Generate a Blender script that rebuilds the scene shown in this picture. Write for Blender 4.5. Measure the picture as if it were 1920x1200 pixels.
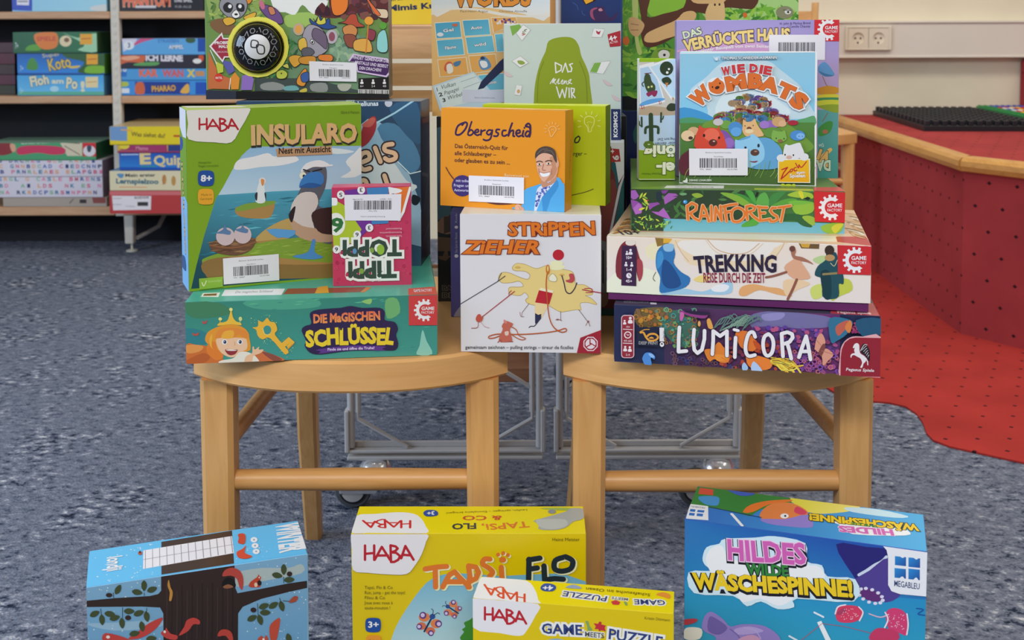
import bpy, math, random
from mathutils import Vector, Matrix
from mathutils.geometry import tessellate_polygon

C = bpy.context.scene.collection
SC = bpy.context.scene
for _o in list(bpy.data.objects):
    bpy.data.objects.remove(_o)

# ------------------------------------------------------------------ camera
cam = bpy.data.cameras.new('camera')
cam_ob = bpy.data.objects.new('camera', cam)
C.objects.link(cam_ob)
SC.camera = cam_ob
FPX = 2116.17                      # focal length in pixels of the 1920 px wide frame
cam.sensor_width = 36.0
cam.sensor_fit = 'HORIZONTAL'
cam.lens = FPX / 1920 * 36
cam.shift_y = -(600 - 168.66) / 1920    # the picture is the lower part of a taller photograph
cam.clip_start = 0.05
_p, _r = 0.062913, -0.0036
_c, _s = math.cos(_p), math.sin(_p)
_cr, _sr = math.cos(_r), math.sin(_r)
_right, _down, _fwd = Vector((1, 0, 0)), Vector((0, -_s, -_c)), Vector((0, _c, -_s))
_x = _right * _cr - _down * _sr
_y = _right * _sr + _down * _cr
cam_ob.matrix_world = Matrix(((_x.x, -_y.x, -_fwd.x, 0), (_x.y, -_y.y, -_fwd.y, 0), (_x.z, -_y.z, -_fwd.z, 0.81908), (0, 0, 0, 1)))
cam.dof.use_dof = True
cam.dof.focus_distance = 1.30
cam.dof.aperture_fstop = 11.0

# ------------------------------------------------------------------ world and lamps
world = bpy.data.worlds.new('room_light')
SC.world = world
world.use_nodes = True
_bg = world.node_tree.nodes['Background']
_bg.inputs[0].default_value = (1.0, 0.98, 0.96, 1)
_bg.inputs[1].default_value = 0.24

def area(name, loc, rot, sx, sy, power, col):
    l = bpy.data.lights.new(name, 'AREA')
    l.shape = 'RECTANGLE'; l.size = sx; l.size_y = sy; l.energy = power; l.color = col
    o = bpy.data.objects.new(name, l); C.objects.link(o)
    o.location = loc; o.rotation_euler = rot
    return o
area('ceiling_lamp_front', (-0.2, -1.5, 2.75), (0, 0, 0), 2.8, 0.8, 122, (1.0, 0.97, 0.92))
area('ceiling_lamp_middle', (0.6, 2.5, 2.75), (0, 0, 0), 2.6, 0.6, 40, (1.0, 0.96, 0.90))
area('ceiling_lamp_right', (2.3, 2.2, 2.75), (0, 0, 0), 0.6, 2.2, 14, (1.0, 0.92, 0.78))
area('window_daylight', (-3.4, 0.4, 1.7), (0, math.radians(-72), 0), 1.6, 2.4, 105, (0.58, 0.76, 1.0))
SC.view_settings.view_transform = 'Standard'
SC.view_settings.look = 'None'
SC.view_settings.gamma = 1.0
SC.view_settings.use_curve_mapping = False
SC.view_settings.exposure = 0.0
SC.cycles.max_bounces = 8
SC.cycles.use_denoising = True

# ------------------------------------------------------------------ helpers
def lin(h, k=1.22, top=0.9):
    v = []
    for i in (0, 2, 4):
        c = int(h[i:i + 2], 16) / 255
        c = c / 12.92 if c <= 0.04045 else ((c + 0.055) / 1.055) ** 2.4
        v.append(min(top, c * k))
    return tuple(v) + (1.0,)

def nodes(name, rough=0.5, spec=0.5, metal=0.0):
    m = bpy.data.materials.new(name); m.use_nodes = True
    b = m.node_tree.nodes['Principled BSDF']
    b.inputs['Roughness'].default_value = rough
    b.inputs['Specular IOR Level'].default_value = spec
    b.inputs['Metallic'].default_value = metal
    return m, m.node_tree, b

def plain(name, hexc, rough=0.5, metal=0.0, spec=0.5, noise=0.06, scale=30):
    m, t, b = nodes(name, rough, spec, metal)
    c = lin(hexc)
    n = t.nodes.new('ShaderNodeTexNoise'); n.inputs['Scale'].default_value = scale; n.inputs['Detail'].default_value = 3
    tc = t.nodes.new('ShaderNodeTexCoord'); t.links.new(tc.outputs['Object'], n.inputs['Vector'])
    r = t.nodes.new('ShaderNodeValToRGB')
    r.color_ramp.elements[0].color = tuple(x * (1 - noise) for x in c[:3]) + (1,)
    r.color_ramp.elements[1].color = tuple(min(1, x * (1 + noise)) for x in c[:3]) + (1,)
    r.color_ramp.elements[0].position = 0.35; r.color_ramp.elements[1].position = 0.65
    t.links.new(n.outputs['Fac'], r.inputs['Fac']); t.links.new(r.outputs['Color'], b.inputs['Base Color'])
    return m

def wood(name, h0, h1, rough=0.38, stretch=(3, 3, 40), scale=4.0):
    m, t, b = nodes(name, rough)
    tc = t.nodes.new('ShaderNodeTexCoord'); mp = t.nodes.new('ShaderNodeMapping')
    mp.inputs['Scale'].default_value = stretch
    t.links.new(tc.outputs['Object'], mp.inputs['Vector'])
    n = t.nodes.new('ShaderNodeTexNoise'); n.inputs['Scale'].default_value = scale; n.inputs['Detail'].default_value = 5; n.inputs['Distortion'].default_value = 0.6
    t.links.new(mp.outputs['Vector'], n.inputs['Vector'])
    r = t.nodes.new('ShaderNodeValToRGB')
    r.color_ramp.elements[0].position = 0.3; r.color_ramp.elements[0].color = lin(h0)
    r.color_ramp.elements[1].position = 0.72; r.color_ramp.elements[1].color = lin(h1)
    t.links.new(n.outputs['Fac'], r.inputs['Fac']); t.links.new(r.outputs['Color'], b.inputs['Base Color'])
    return m

def make_print(name, rough, spec):
    m, t, b = nodes(name, rough, spec)
    a = t.nodes.new('ShaderNodeVertexColor'); a.layer_name = 'Col'
    n = t.nodes.new('ShaderNodeTexNoise'); n.inputs['Scale'].default_value = 260; n.inputs['Detail'].default_value = 2
    bu = t.nodes.new('ShaderNodeBump'); bu.inputs['Strength'].default_value = 0.05; bu.inputs['Distance'].default_value = 0.001
    tc = t.nodes.new('ShaderNodeTexCoord'); t.links.new(tc.outputs['Object'], n.inputs['Vector'])
    t.links.new(n.outputs['Fac'], bu.inputs['Height']); t.links.new(bu.outputs['Normal'], b.inputs['Normal'])
    t.links.new(a.outputs['Color'], b.inputs['Base Color'])
    return m
PRINT = make_print('printed_cardboard', 0.34, 0.5)

def carpet_grey():
    m, t, b = nodes('grey_flecked_carpet', 0.95, 0.1)
    tc = t.nodes.new('ShaderNodeTexCoord')
    def noise(scale, det=3):
        n = t.nodes.new('ShaderNodeTexNoise'); n.inputs['Scale'].default_value = scale; n.inputs['Detail'].default_value = det
        t.links.new(tc.outputs['Object'], n.inputs['Vector']); return n
    mp = t.nodes.new('ShaderNodeMapping'); mp.inputs['Scale'].default_value = (0.9, 1.35, 1); mp.inputs['Rotation'].default_value = (0, 0, 0.5)
    t.links.new(tc.outputs['Object'], mp.inputs['Vector'])
    big = noise(5, 2); mid = t.nodes.new('ShaderNodeTexNoise'); mid.inputs['Scale'].default_value = 52; mid.inputs['Detail'].default_value = 2; mid.inputs['Roughness'].default_value = 0.5
    t.links.new(mp.outputs['Vector'], mid.inputs['Vector'])
    vo = t.nodes.new('ShaderNodeTexVoronoi'); vo.inputs['Scale'].default_value = 240
    t.links.new(tc.outputs['Object'], vo.inputs['Vector'])
    sep = t.nodes.new('ShaderNodeSeparateColor'); t.links.new(vo.outputs['Color'], sep.inputs['Color'])
    def math_(op, a, b_):
        n = t.nodes.new('ShaderNodeMath'); n.operation = op
        for i, v in enumerate((a, b_)):
            if isinstance(v, (int, float)): n.inputs[i].default_value = v
            else: t.links.new(v, n.inputs[i])
        return n.outputs[0]
    # value = mid contrast widened where the big noise is far from its middle + pile speckle
    dev = math_('SUBTRACT', mid.outputs['Fac'], 0.5)
    amp = math_('ADD', math_('MULTIPLY', math_('ABSOLUTE', math_('SUBTRACT', big.outputs['Fac'], 0.5), 0), 6.5), 0.44)
    v = math_('ADD', math_('MULTIPLY', dev, amp), 0.5)
    v = math_('ADD', v, math_('MULTIPLY', math_('SUBTRACT', sep.outputs[0], 0.5), 0.22))
    r = t.nodes.new('ShaderNodeValToRGB'); e = r.color_ramp.elements
    e[0].position = 0.16; e[0].color = lin('1a1f2c')
    e[1].position = 0.90; e[1].color = lin('bcbcbe')
    for p_, h_ in ((0.30, '30384a'), (0.39, '545a69'), (0.50, '656b7a'), (0.62, '717684'), (0.73, '979aa4')):
        x = e.new(p_); x.color = lin(h_)
    t.links.new(v, r.inputs['Fac']); t.links.new(r.outputs['Color'], b.inputs['Base Color'])
    bu = t.nodes.new('ShaderNodeBump'); bu.inputs['Strength'].default_value = 0.5; bu.inputs['Distance'].default_value = 0.004
    t.links.new(vo.outputs['Distance'], bu.inputs['Height']); t.links.new(bu.outputs['Normal'], b.inputs['Normal'])
    return m

def carpet_red(name, hexc, axes, pitch=0.062):
    """red carpet with a staggered grid of small dark dots, on the two axes given"""
    m, t, b = nodes(name, 0.95, 0.1)
    tc = t.nodes.new('ShaderNodeTexCoord'); sp = t.nodes.new('ShaderNodeSeparateXYZ'); t.links.new(tc.outputs['Object'], sp.inputs[0])
    def M(op, a, b_=0.0, c_=0.0):
        n = t.nodes.new('ShaderNodeMath'); n.operation = op
        for i, v in enumerate((a, b_, c_)):
            if isinstance(v, (int, float)): n.inputs[i].default_value = v
            else: t.links.new(v, n.inputs[i])
        return n.outputs[0]
    u = M('MULTIPLY', sp.outputs[axes[0]], 1 / pitch); v = M('MULTIPLY', sp.outputs[axes[1]], 1 / pitch)
    row = M('FLOOR', v); u2 = M('ADD', u, M('MULTIPLY', M('MODULO', M('ABSOLUTE', row), 2.0), 0.5))
    fu = M('ABSOLUTE', M('SUBTRACT', M('FRACT', u2), 0.5)); fv = M('ABSOLUTE', M('SUBTRACT', M('FRACT', v), 0.5))
    dot = M('LESS_THAN', M('ADD', fu, fv), 0.085)
    n = t.nodes.new('ShaderNodeTexNoise'); n.inputs['Scale'].default_value = 6; n.inputs['Detail'].default_value = 8; t.links.new(tc.outputs['Object'], n.inputs['Vector'])
    r = t.nodes.new('ShaderNodeValToRGB'); c = lin(hexc)
    r.color_ramp.elements[0].color = tuple(x * .86 for x in c[:3]) + (1,); r.color_ramp.elements[1].color = tuple(min(1, x * 1.1) for x in c[:3]) + (1,)
    r.color_ramp.elements[0].position = .3; r.color_ramp.elements[1].position = .7
    t.links.new(n.outputs['Fac'], r.inputs['Fac'])
    mx = t.nodes.new('ShaderNodeMix'); mx.data_type = 'RGBA'
    t.links.new(dot, mx.inputs['Factor']); t.links.new(r.outputs['Color'], mx.inputs['A']); mx.inputs['B'].default_value = lin('351a20')
    t.links.new(mx.outputs['Result'], b.inputs['Base Color'])
    n2 = t.nodes.new('ShaderNodeTexNoise'); n2.inputs['Scale'].default_value = 500; t.links.new(tc.outputs['Object'], n2.inputs['Vector'])
    bu = t.nodes.new('ShaderNodeBump'); bu.inputs['Strength'].default_value = 0.35; bu.inputs['Distance'].default_value = 0.002
    t.links.new(n2.outputs['Fac'], bu.inputs['Height']); t.links.new(bu.outputs['Normal'], b.inputs['Normal'])
    return m

M_BEECH = wood('beech_wood', 'c8955a', 'd2a268')
M_BEECH_V = wood('beech_wood_upright', 'bd8c52', 'ca9a60', stretch=(30, 30, 3))
M_BEECH_H = wood('beech_wood_rail', 'b6824a', 'c49258', stretch=(3, 30, 30))
M_SHELF = wood('shelf_board_wood', 'b58a66', 'c8a07c', 0.5, (2, 20, 20))
M_NOSE = wood('platform_edge_wood', 'b07c3c', 'c4924e', 0.35, (20, 3, 20))
M_TRAY = wood('trolley_wood', '8a5c40', '9c6c4a', 0.5, (3, 20, 20))
M_WALL = plain('wall_paint', 'd8cdb4', 0.9, noise=0.025, scale=8)
M_DUCT = plain('duct_plastic', 'd2c9bc', 0.5, noise=0.015, scale=6)
M_SOCK = plain('socket_plastic', 'd8ccb8', 0.35, noise=0.01)
M_HOLE = plain('socket_hole_dark', '2a2622', 0.8)
M_STEEL = plain('painted_steel', 'b4b1ae', 0.4, 0.05, noise=0.03)
M_CHROME = plain('chrome', 'd8d8da', 0.22, 0.75, noise=0.02)
M_RUBBER = plain('grey_rubber', '4a4c50', 0.75)
M_BLACKP = plain('black_plastic', '17181e', 0.45, noise=0.05)
M_DARK = plain('dark_back_panel', '16161c', 0.8)
M_WHITEMETAL = plain('cream_steel', 'c9c2b4', 0.5, noise=0.05)
M_BALL = plain('gloss_black', '08080a', 0.06, noise=0.0)
M_CREAM = plain('cream_card', 'b4aa90', 0.6)

class MB:
    def __init__(s): s.v = []; s.f = []; s.c = []
    def quad(s, a, b, c, d):
        n = len(s.v); s.v += [a, b, c, d]; s.f.append((n, n + 1, n + 2, n + 3))
    def box(s, x0, y0, z0, x1, y1, z1, bev=0.0):
        """box with bevelled edges (chamfer bev)"""
        if bev <= 0:
            n = len(s.v)
            s.v += [(x, y, z) for z in (z0, z1) for y in (y0, y1) for x in (x0, x1)]
            s.f += [tuple(n + i for i in q) for q in ((0, 2, 3, 1), (4, 5, 7, 6), (0, 1, 5, 4), (2, 6, 7, 3), (0, 4, 6, 2), (1, 3, 7, 5))]
            return
        cx = [(x0, 1), (x1, -1)]; cy = [(y0, 1), (y1, -1)]; cz = [(z0, 1), (z1, -1)]
        n = len(s.v); idx = {}
        for i, (x, sx) in enumerate(cx):
            for j, (y, sy) in enumerate(cy):
                for k, (z, sz) in enumerate(cz):
                    for a, p in enumerate(((x, y + sy * bev, z + sz * bev), (x + sx * bev, y, z + sz * bev), (x + sx * bev, y + sy * bev, z))):
                        idx[i, j, k, a] = len(s.v); s.v.append(p)
        g = lambda *k: idx[k]
        F = []
        for i in (0, 1): F.append([g(i, 0, 0, 0), g(i, 0, 1, 0), g(i, 1, 1, 0), g(i, 1, 0, 0)])
        for j in (0, 1): F.append([g(0, j, 0, 1), g(1, j, 0, 1), g(1, j, 1, 1), g(0, j, 1, 1)])
        for k in (0, 1): F.append([g(0, 0, k, 2), g(0, 1, k, 2), g(1, 1, k, 2), g(1, 0, k, 2)])
        for i in (0, 1):
            for j in (0, 1): F.append([g(i, j, 0, 0), g(i, j, 1, 0), g(i, j, 1, 1), g(i, j, 0, 1)])
        for i in (0, 1):
            for k in (0, 1): F.append([g(i, 0, k, 0), g(i, 1, k, 0), g(i, 1, k, 2), g(i, 0, k, 2)])
        for j in (0, 1):
            for k in (0, 1): F.append([g(0, j, k, 1), g(1, j, k, 1), g(1, j, k, 2), g(0, j, k, 2)])
        for i in (0, 1):
            for j in (0, 1):
                for k in (0, 1): F.append([g(i, j, k, 0), g(i, j, k, 1), g(i, j, k, 2)])
        cen = Vector(((x0 + x1) / 2, (y0 + y1) / 2, (z0 + z1) / 2))
        for q in F:
            P = [Vector(s.v[i]) for i in q]
            nrm = (P[1] - P[0]).cross(P[2] - P[0])
            if nrm.dot(sum(P, Vector()) / len(P) - cen) < 0: q = q[::-1]
            s.f.append(tuple(q))
    def tube(s, pts, r, seg=12, cap=True):
        """round bar through points; r a number or one radius per point"""
        P = [Vector(p) for p in pts]; n = len(P); rr = r if isinstance(r, (list, tuple)) else [r] * n
        rings = []; up = None
        for i in range(n):
            d = (P[min(i + 1, n - 1)] - P[max(i - 1, 0)]).normalized()
            if up is None: up = Vector((0, 0, 1)) if abs(d.z) < 0.9 else Vector((1, 0, 0))
            a = d.cross(up)
            if a.length < 1e-6: a = d.orthogonal()
            a.normalize(); b_ = a.cross(d).normalized(); up = b_
            st = len(s.v)
            for k in range(seg):
                t = 2 * math.pi * k / seg
                s.v.append(tuple(P[i] + a * math.cos(t) * rr[i] + b_ * math.sin(t) * rr[i]))
            rings.append(st)
        for i in range(n - 1):
            A, B = rings[i], rings[i + 1]
            for k in range(seg):
                k2 = (k + 1) % seg
                s.f.append((A + k, A + k2, B + k2, B + k))
        if cap:
            s.f.append(tuple(rings[0] + k for k in range(seg))[::-1]); s.f.append(tuple(rings[-1] + k for k in range(seg)))
    def sweep_rect(s, pts, ws, ds, bev=0.003):
        """vertical bar of bevelled rectangular section (width x, depth y) through points"""
        rings = []
        for (x, y, z), w, d in zip(pts, ws, ds):
            st = len(s.v); a, b_ = w / 2, d / 2
            for px, py in ((a - bev, -b_), (a, -b_ + bev), (a, b_ - bev), (a - bev, b_), (-a + bev, b_), (-a, b_ - bev), (-a, -b_ + bev), (-a + bev, -b_)):
                s.v.append((x + px, y + py, z))
            rings.append(st)
        for A, B in zip(rings, rings[1:]):
            for k in range(8):
                k2 = (k + 1) % 8; s.f.append((A + k, A + k2, B + k2, B + k))
        s.f.append(tuple(rings[0] + k for k in range(8))[::-1]); s.f.append(tuple(rings[-1] + k for k in range(8)))
    def prism(s, outline, z0, z1, bev=0.0):
        """outline counter-clockwise in xy, between heights, top and bottom edges chamfered"""
        n = len(outline); P = [Vector((x, y)) for x, y in outline]
        def inset(d):
            R = []
            for i in range(n):
                e1 = (P[i] - P[i - 1]).normalized(); e2 = (P[(i + 1) % n] - P[i]).normalized()
                nn = Vector((-e1.y - e2.y, e1.x + e2.x)); nn = nn.normalized() if nn.length > 1e-6 else Vector((0, 0))
                R.append(P[i] + nn * d)
            return R
        lv = [(inset(bev), z0), (P, z0 + bev), (P, z1 - bev), (inset(bev), z1)] if bev else [(P, z0), (P, z1)]
        rings = []
        for R, z in lv:
            rings.append(len(s.v)); s.v += [(p.x, p.y, z) for p in R]
        for A, B in zip(rings, rings[1:]):
            for k in range(n):
                k2 = (k + 1) % n; s.f.append((A + k, A + k2, B + k2, B + k))
        s.f.append(tuple(rings[0] + k for k in range(n))[::-1]); s.f.append(tuple(rings[-1] + k for k in range(n)))
    def lathe(s, prof, seg=24, cx=0, cy=0, cz=0, axis='z'):
        rings = []
        for r, h in prof:
            st = len(s.v)
            for k in range(seg):
                t = 2 * math.pi * k / seg; a, b_ = r * math.cos(t), r * math.sin(t)
                s.v.append({'z': (cx + a, cy + b_, cz + h), 'x': (cx + h, cy + a, cz + b_), 'y': (cx + a, cy - h, cz + b_)}[axis])
            rings.append(st)
        for A, B in zip(rings, rings[1:]):
            for k in range(seg):
                k2 = (k + 1) % seg; s.f.append((A + k, A + k2, B + k2, B + k))
        s.f.append(tuple(rings[0] + k for k in range(seg))[::-1]); s.f.append(tuple(rings[-1] + k for k in range(seg)))
    def build(s, name, mat, parent=None, smooth=False, cols=None):
        me = bpy.data.meshes.new(name)
        me.from_pydata(s.v, [], s.f)
        if cols:
            a = me.color_attributes.new('Col', 'FLOAT_COLOR', 'POINT'); a.data.foreach_set('color', [x for c in cols for x in c])
        if smooth:
            me.polygons.foreach_set('use_smooth', [True] * len(me.polygons))
        me.materials.append(mat)
        if smooth:
            try: me.set_sharp_from_angle(angle=math.radians(40))
            except Exception: pass
        me.update()
        o = bpy.data.objects.new(name, me); C.objects.link(o)
        if parent: o.parent = parent
        return o

def tag(o, label=None, cat=None, group=None, kind=None):
    for k, v in (('label', label), ('category', cat), ('group', group), ('kind', kind)):
        if v: o[k] = v
    return o
def thing(name, label, cat, loc, rot=(0, 0, 0), group=None):
    o = bpy.data.objects.new(name, None); C.objects.link(o)
    o.empty_display_size = 0.05; o.location = loc; o.rotation_euler = rot
    return tag(o, label, cat, group)

# ------------------------------------------------------------------ the setting
b = MB(); b.quad((-3.5, -0.8, 0), (3.5, -0.8, 0), (3.5, 4.17, 0), (-3.5, 4.17, 0))
tag(b.build('floor', carpet_grey()), kind='structure')
b = MB(); b.box(-3.5, 4.17, -0.02, 3.5, 4.25, 2.8)
tag(b.build('wall_back', M_WALL), kind='structure')

# red carpet laid in the floor, wavy edge
edge = [(0.62, 2.75), (0.70, 2.42), (0.74, 2.365), (0.80, 2.348), (0.825, 2.325), (0.832, 2.28), (0.826, 2.23), (0.812, 2.17), (0.812, 2.135), (0.832, 2.102), (0.885, 2.062), (0.94, 2.02), (1.05, 1.95), (1.3, 1.82), (1.9, 1.6), (3.4, 1.3), (3.4, 4.16), (0.62, 4.16)]
b = MB(); b.prism(edge, 0.0005, 0.004)
rc = b.build('red_carpet', carpet_red('red_dotted_carpet', '9c322e', (0, 1)))
tag(rc, 'red carpet with dark dots and a wavy edge laid on the floor at right', 'carpet')

# carpeted platform with wooden nosing
M_RED_TOP = carpet_red('red_platform_carpet_top', '9a3b3b', (0, 1))
M_RED_SIDE = carpet_red('red_platform_carpet_side', '96383b', (1, 2))
pf = thing('carpeted_platform', 'low platform covered in dotted red carpet with wooden edge by the wall', 'platform', (1.9, 3.4, 0))
PX = [(1.172, 4.165), (1.156, 2.87), (1.30, 2.66), (3.2, 2.45), (3.3, 4.165)]
loc = lambda p: (p[0] - 1.9, p[1] - 3.4)
b = MB(); b.prism([loc(p) for p in PX], 0.004, 0.452); b.build('carpeted_side', M_RED_SIDE, pf)
b = MB(); b.prism([loc(p) for p in PX], 0.4521, 0.4605); b.build('carpeted_top', M_RED_TOP, pf)
def nosing(a, c):
    A, B = Vector(a), Vector(c); d = (B - A).normalized(); n = Vector((-d.y, d.x)) if d.y > 0 else Vector((-d.y, d.x))
    n = Vector((d.y, -d.x))
    prof = [(0.004, 0.424), (0.012, 0.428), (0.016, 0.440), (0.014, 0.453), (0.006, 0.461), (-0.010, 0.4645), (-0.022, 0.4645), (-0.024, 0.455), (0.0, 0.45)]
    m = MB()
    for p in (A, B): m.v += [(p.x + n.x * o_ - 1.9, p.y + n.y * o_ - 3.4, z) for o_, z in prof]
    k = len(prof)
    for i in range(k): j = (i + 1) % k; m.f.append((i, j, k + j, k + i))
    m.f.append(tuple(range(k))); m.f.append(tuple(range(k, 2 * k))[::-1])
    return m
for a, c in ((PX[0], PX[1]), (PX[1], PX[2]), (PX[2], PX[3])):
    m = nosing(a, c); m.build('wooden_nosing', M_NOSE, pf)
b = MB(); b.box(-0.30, 0.02, 0, 0.30, 0.12, 0.205, 0.01)
tb = b.build('carpeted_block', M_RED_SIDE); tb.location = (2.172, 4.04, 0.461)
tag(tb, 'dark red carpeted block at the wall, right of the brick picture', 'block')

# cable duct with double socket
duct = thing('cable_duct', 'cream plastic cable duct running along the wall above the platform', 'cable duct', (1.9, 4.12, 0.74))
b = MB(); b.box(-1.5, 0.0, -0.068, 1.6, 0.05, 0.066, 0.003); b.build('duct_body', M_DUCT, duct)
b = MB(); b.box(-1.5, -0.006, 0.058, 1.6, 0.05, 0.0665, 0.002); b.build('duct_top_edge', M_DUCT, duct)
b = MB(); b.box(-1.5, -0.004, -0.068, 1.6, 0.02, -0.062, 0.001); b.build('duct_bottom_edge', M_DUCT, duct)
sk = thing('wall_socket', 'white double power socket mounted on the cable duct', 'socket', (1.298, 4.1195, 0.744))
b = MB(); b.box(-0.084, -0.004, -0.044, 0.084, 0, 0.044, 0.002)
for q in ((-0.084, -0.044, -0.074, 0.044), (0.074, -0.044, 0.084, 0.044), (-0.074, -0.044, 0.074, -0.0365), (-0.074, 0.0365, 0.074, 0.044)): b.box(q[0], -0.012, q[1], q[2], 0, q[3], 0.002)
b.build('socket_frame', M_SOCK, sk)
for sx in (-0.0372, 0.0372):
    f_ = MB(); N = 32; e = 0.0362
    rings = []
    for r_, yy in ((None, -0.0105), (0.0212, -0.0105), (0.0203, -0.0035), (0.0004, -0.0035)):
        rings.append(len(f_.v))
        for k in range(N):
            t = 2 * math.pi * k / N; cx_, cz_ = math.cos(t), math.sin(t)
            q = e / max(abs(cx_), abs(cz_)) if r_ is None else r_
            f_.v.append((sx + cx_ * q, yy, cz_ * q))
    for A_, B_ in zip(rings, rings[1:]):
        for k in range(N):
            k2 = (k + 1) % N; f_.f.append((A_ + k, A_ + k2, B_ + k2, B_ + k))
    f_.f.append(tuple(rings[-1] + k for k in range(N)))
    so = f_.build('socket', M_SOCK, sk)
    for hx, hz in ((-0.0095, 0), (0.0095, 0), (0, -0.0165)):
        h = MB(); h.lathe([(0.0036, 0), (0.0036, 0.0012), (0.0005, 0.0013)], 12, sx + hx, -0.0036, hz, 'y'); h.build('pin_hole', M_HOLE, so)

# ------------------------------------------------------------------ shelf unit at left
sh = thing('shelf_unit', 'open library shelf with pale wood boards and cream steel posts at left', 'shelf', (-1.4, 3.95, 0))
for z0, z1 in ((0.131, 0.163), (0.528, 0.554), (0.824, 0.850), (1.12, 1.146)):
    for x0, x1 in ((-0.99, -0.004), (0.028, 0.70)):
        m = MB(); m.box(x0, 0, z0, x1, 0.21, z1, 0.003); m.build('shelf_board', M_SHELF, sh)
for x in (-1.01, 0.012, 0.715):
    m = MB(); m.box(x - 0.0155, 0.004, 0.128, x + 0.0155, 0.03, 1.5, 0.002)
    for zz in [0.2 + 0.03 * i for i in range(40)]:
        m.box(x - 0.004, 0.002, zz, x + 0.004, 0.006, zz + 0.012)
    m.build('steel_upright', M_WHITEMETAL, sh)
    m = MB(); m.sweep_rect([(x + 0.03, 0.02, 0.03), (x + 0.03, 0.02, 0.131)], [0.03, 0.034], [0.03, 0.03]); ft = m.build('foot_post', M_WHITEMETAL, sh)
    m = MB(); m.lathe([(0.02, 0.0), (0.02, 0.004), (0.004, 0.008), (0.004, 0.034)], 20, x + 0.035, 0.02, 0.0); m.build('foot_disc', M_WHITEMETAL, ft)
    m = MB(); m.tube([(x + 0.05, 0.03, 0.045), (x + 0.10, 0.12, 0.07), (x + 0.11, 0.2, 0.125)], 0.008, 8); m.build('foot_brace', M_STEEL, ft)
m = MB(); m.box(-1.0, 0.207, 0.0, 0.70, 0.213, 1.5); m.build('back_panel', M_DARK, sh)

# ------------------------------------------------------------------ chairs
def chair(label, cx, cy, top_half=0.13, post_h=0.825, slat_top=0.804, slats=((0, 0.044), (0.051, 0.084), (0.091, 0.122)), rot=0.0):
    """origin on the floor under the middle of the seat's front edge; front faces -y"""
    r = thing('wooden_chair', label, 'chair', (cx, cy, 0), (0, 0, rot), 'beech chairs')
    H_ = 0.174
    out = []
    for i in range(17):                       # bowed front edge
        t = -1 + 2 * i / 16
        out.append((H_ * math.copysign(abs(t) ** 0.9, t), 0.062 * abs(t) ** 2.2))
    out += [(0.1738, 0.09), (0.171, 0.16), (0.160, 0.30), (0.148, 0.375), (0.128, 0.395), (-0.128, 0.395), (-0.148, 0.375), (-0.160, 0.30), (-0.171, 0.16), (-0.1738, 0.09)]
    m = MB(); m.prism(out, 0.4245, 0.4595, 0.003); m.build('seat', M_BEECH, r, True)
    for s in (-1, 1):
        m = MB(); m.sweep_rect([(s * 0.1465, 0.062, 0.0), (s * 0.1465, 0.062, 0.20), (s * 0.146, 0.062, 0.4248)], [0.029, 0.0345, 0.036], [0.029, 0.034, 0.036], 0.0055)
        m.build('front_leg', M_BEECH_V, r, True)
        q = [(0, .578, .137), (.2, .488, .127), (.42, .437, .120), (.47, .437, .121), (.65, .475, .5 * (.121 + top_half)), (post_h, .532, top_half)]
        m = MB(); m.sweep_rect([(s * x, y, z) for z, y, x in q], [.025, .028, .029, .028, .025, .021], [.028, .032, .034, .032, .027, .022], 0.004)
        m.build('rear_leg', M_BEECH_V, r, True)
        m = MB(); m.tube([(s * 0.143, 0.07, 0.345), (s * 0.125, 0.45, 0.345)], 0.0105, 12); m.build('side_stretcher', M_BEECH_H, r, True)
    m = MB(); m.tube([(-0.14, 0.062, 0.307), (0, 0.062, 0.307), (0.14, 0.062, 0.307)], [0.011, 0.0125, 0.011], 16); m.build('front_stretcher', M_BEECH_H, r, True)
    for a, c in slats:
        zt, zb = slat_top - a, slat_top - c
        yy = lambda z: 0.437 + (z - 0.47) / (post_h - 0.47) * 0.095
        hw = 0.121 + (top_half - 0.121) * ((zt + zb) / 2 - 0.47) / (post_h - 0.47)
        m = MB()
        N = 8
        for i in range(N + 1):
            t = -1 + 2 * i / N; bow = 0.012 * (1 - t * t)
            for z in (zb, zt):
                for dy in (-0.006, 0.006): m.v.append((hw * t, yy(z) + bow + dy, z))
        for i in range(N):
            A = 4 * i; B = A + 4
            for p, q_ in ((0, 2), (2, 3), (3, 1), (1, 0)): m.f.append((A + q_, A + p, B + p, B + q_)[::-1])
        m.f.append((0, 2, 3, 1)); m.f.append(tuple(4 * N + k for k in (0, 1, 3, 2)))
        m.build('back_slat', M_BEECH_H, r)
    return r
chair('light beech chair at left, under the turquoise box and the white box', -0.180, 1.168)
chair('light beech chair at right, under the tall stack of lying boxes', 0.2295, 1.160)
chair('light beech chair against the wall, mostly hidden behind the stack of boxes', 0.895, 3.42, 0.165, 0.868, 0.838).location.z = 0.004

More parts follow.
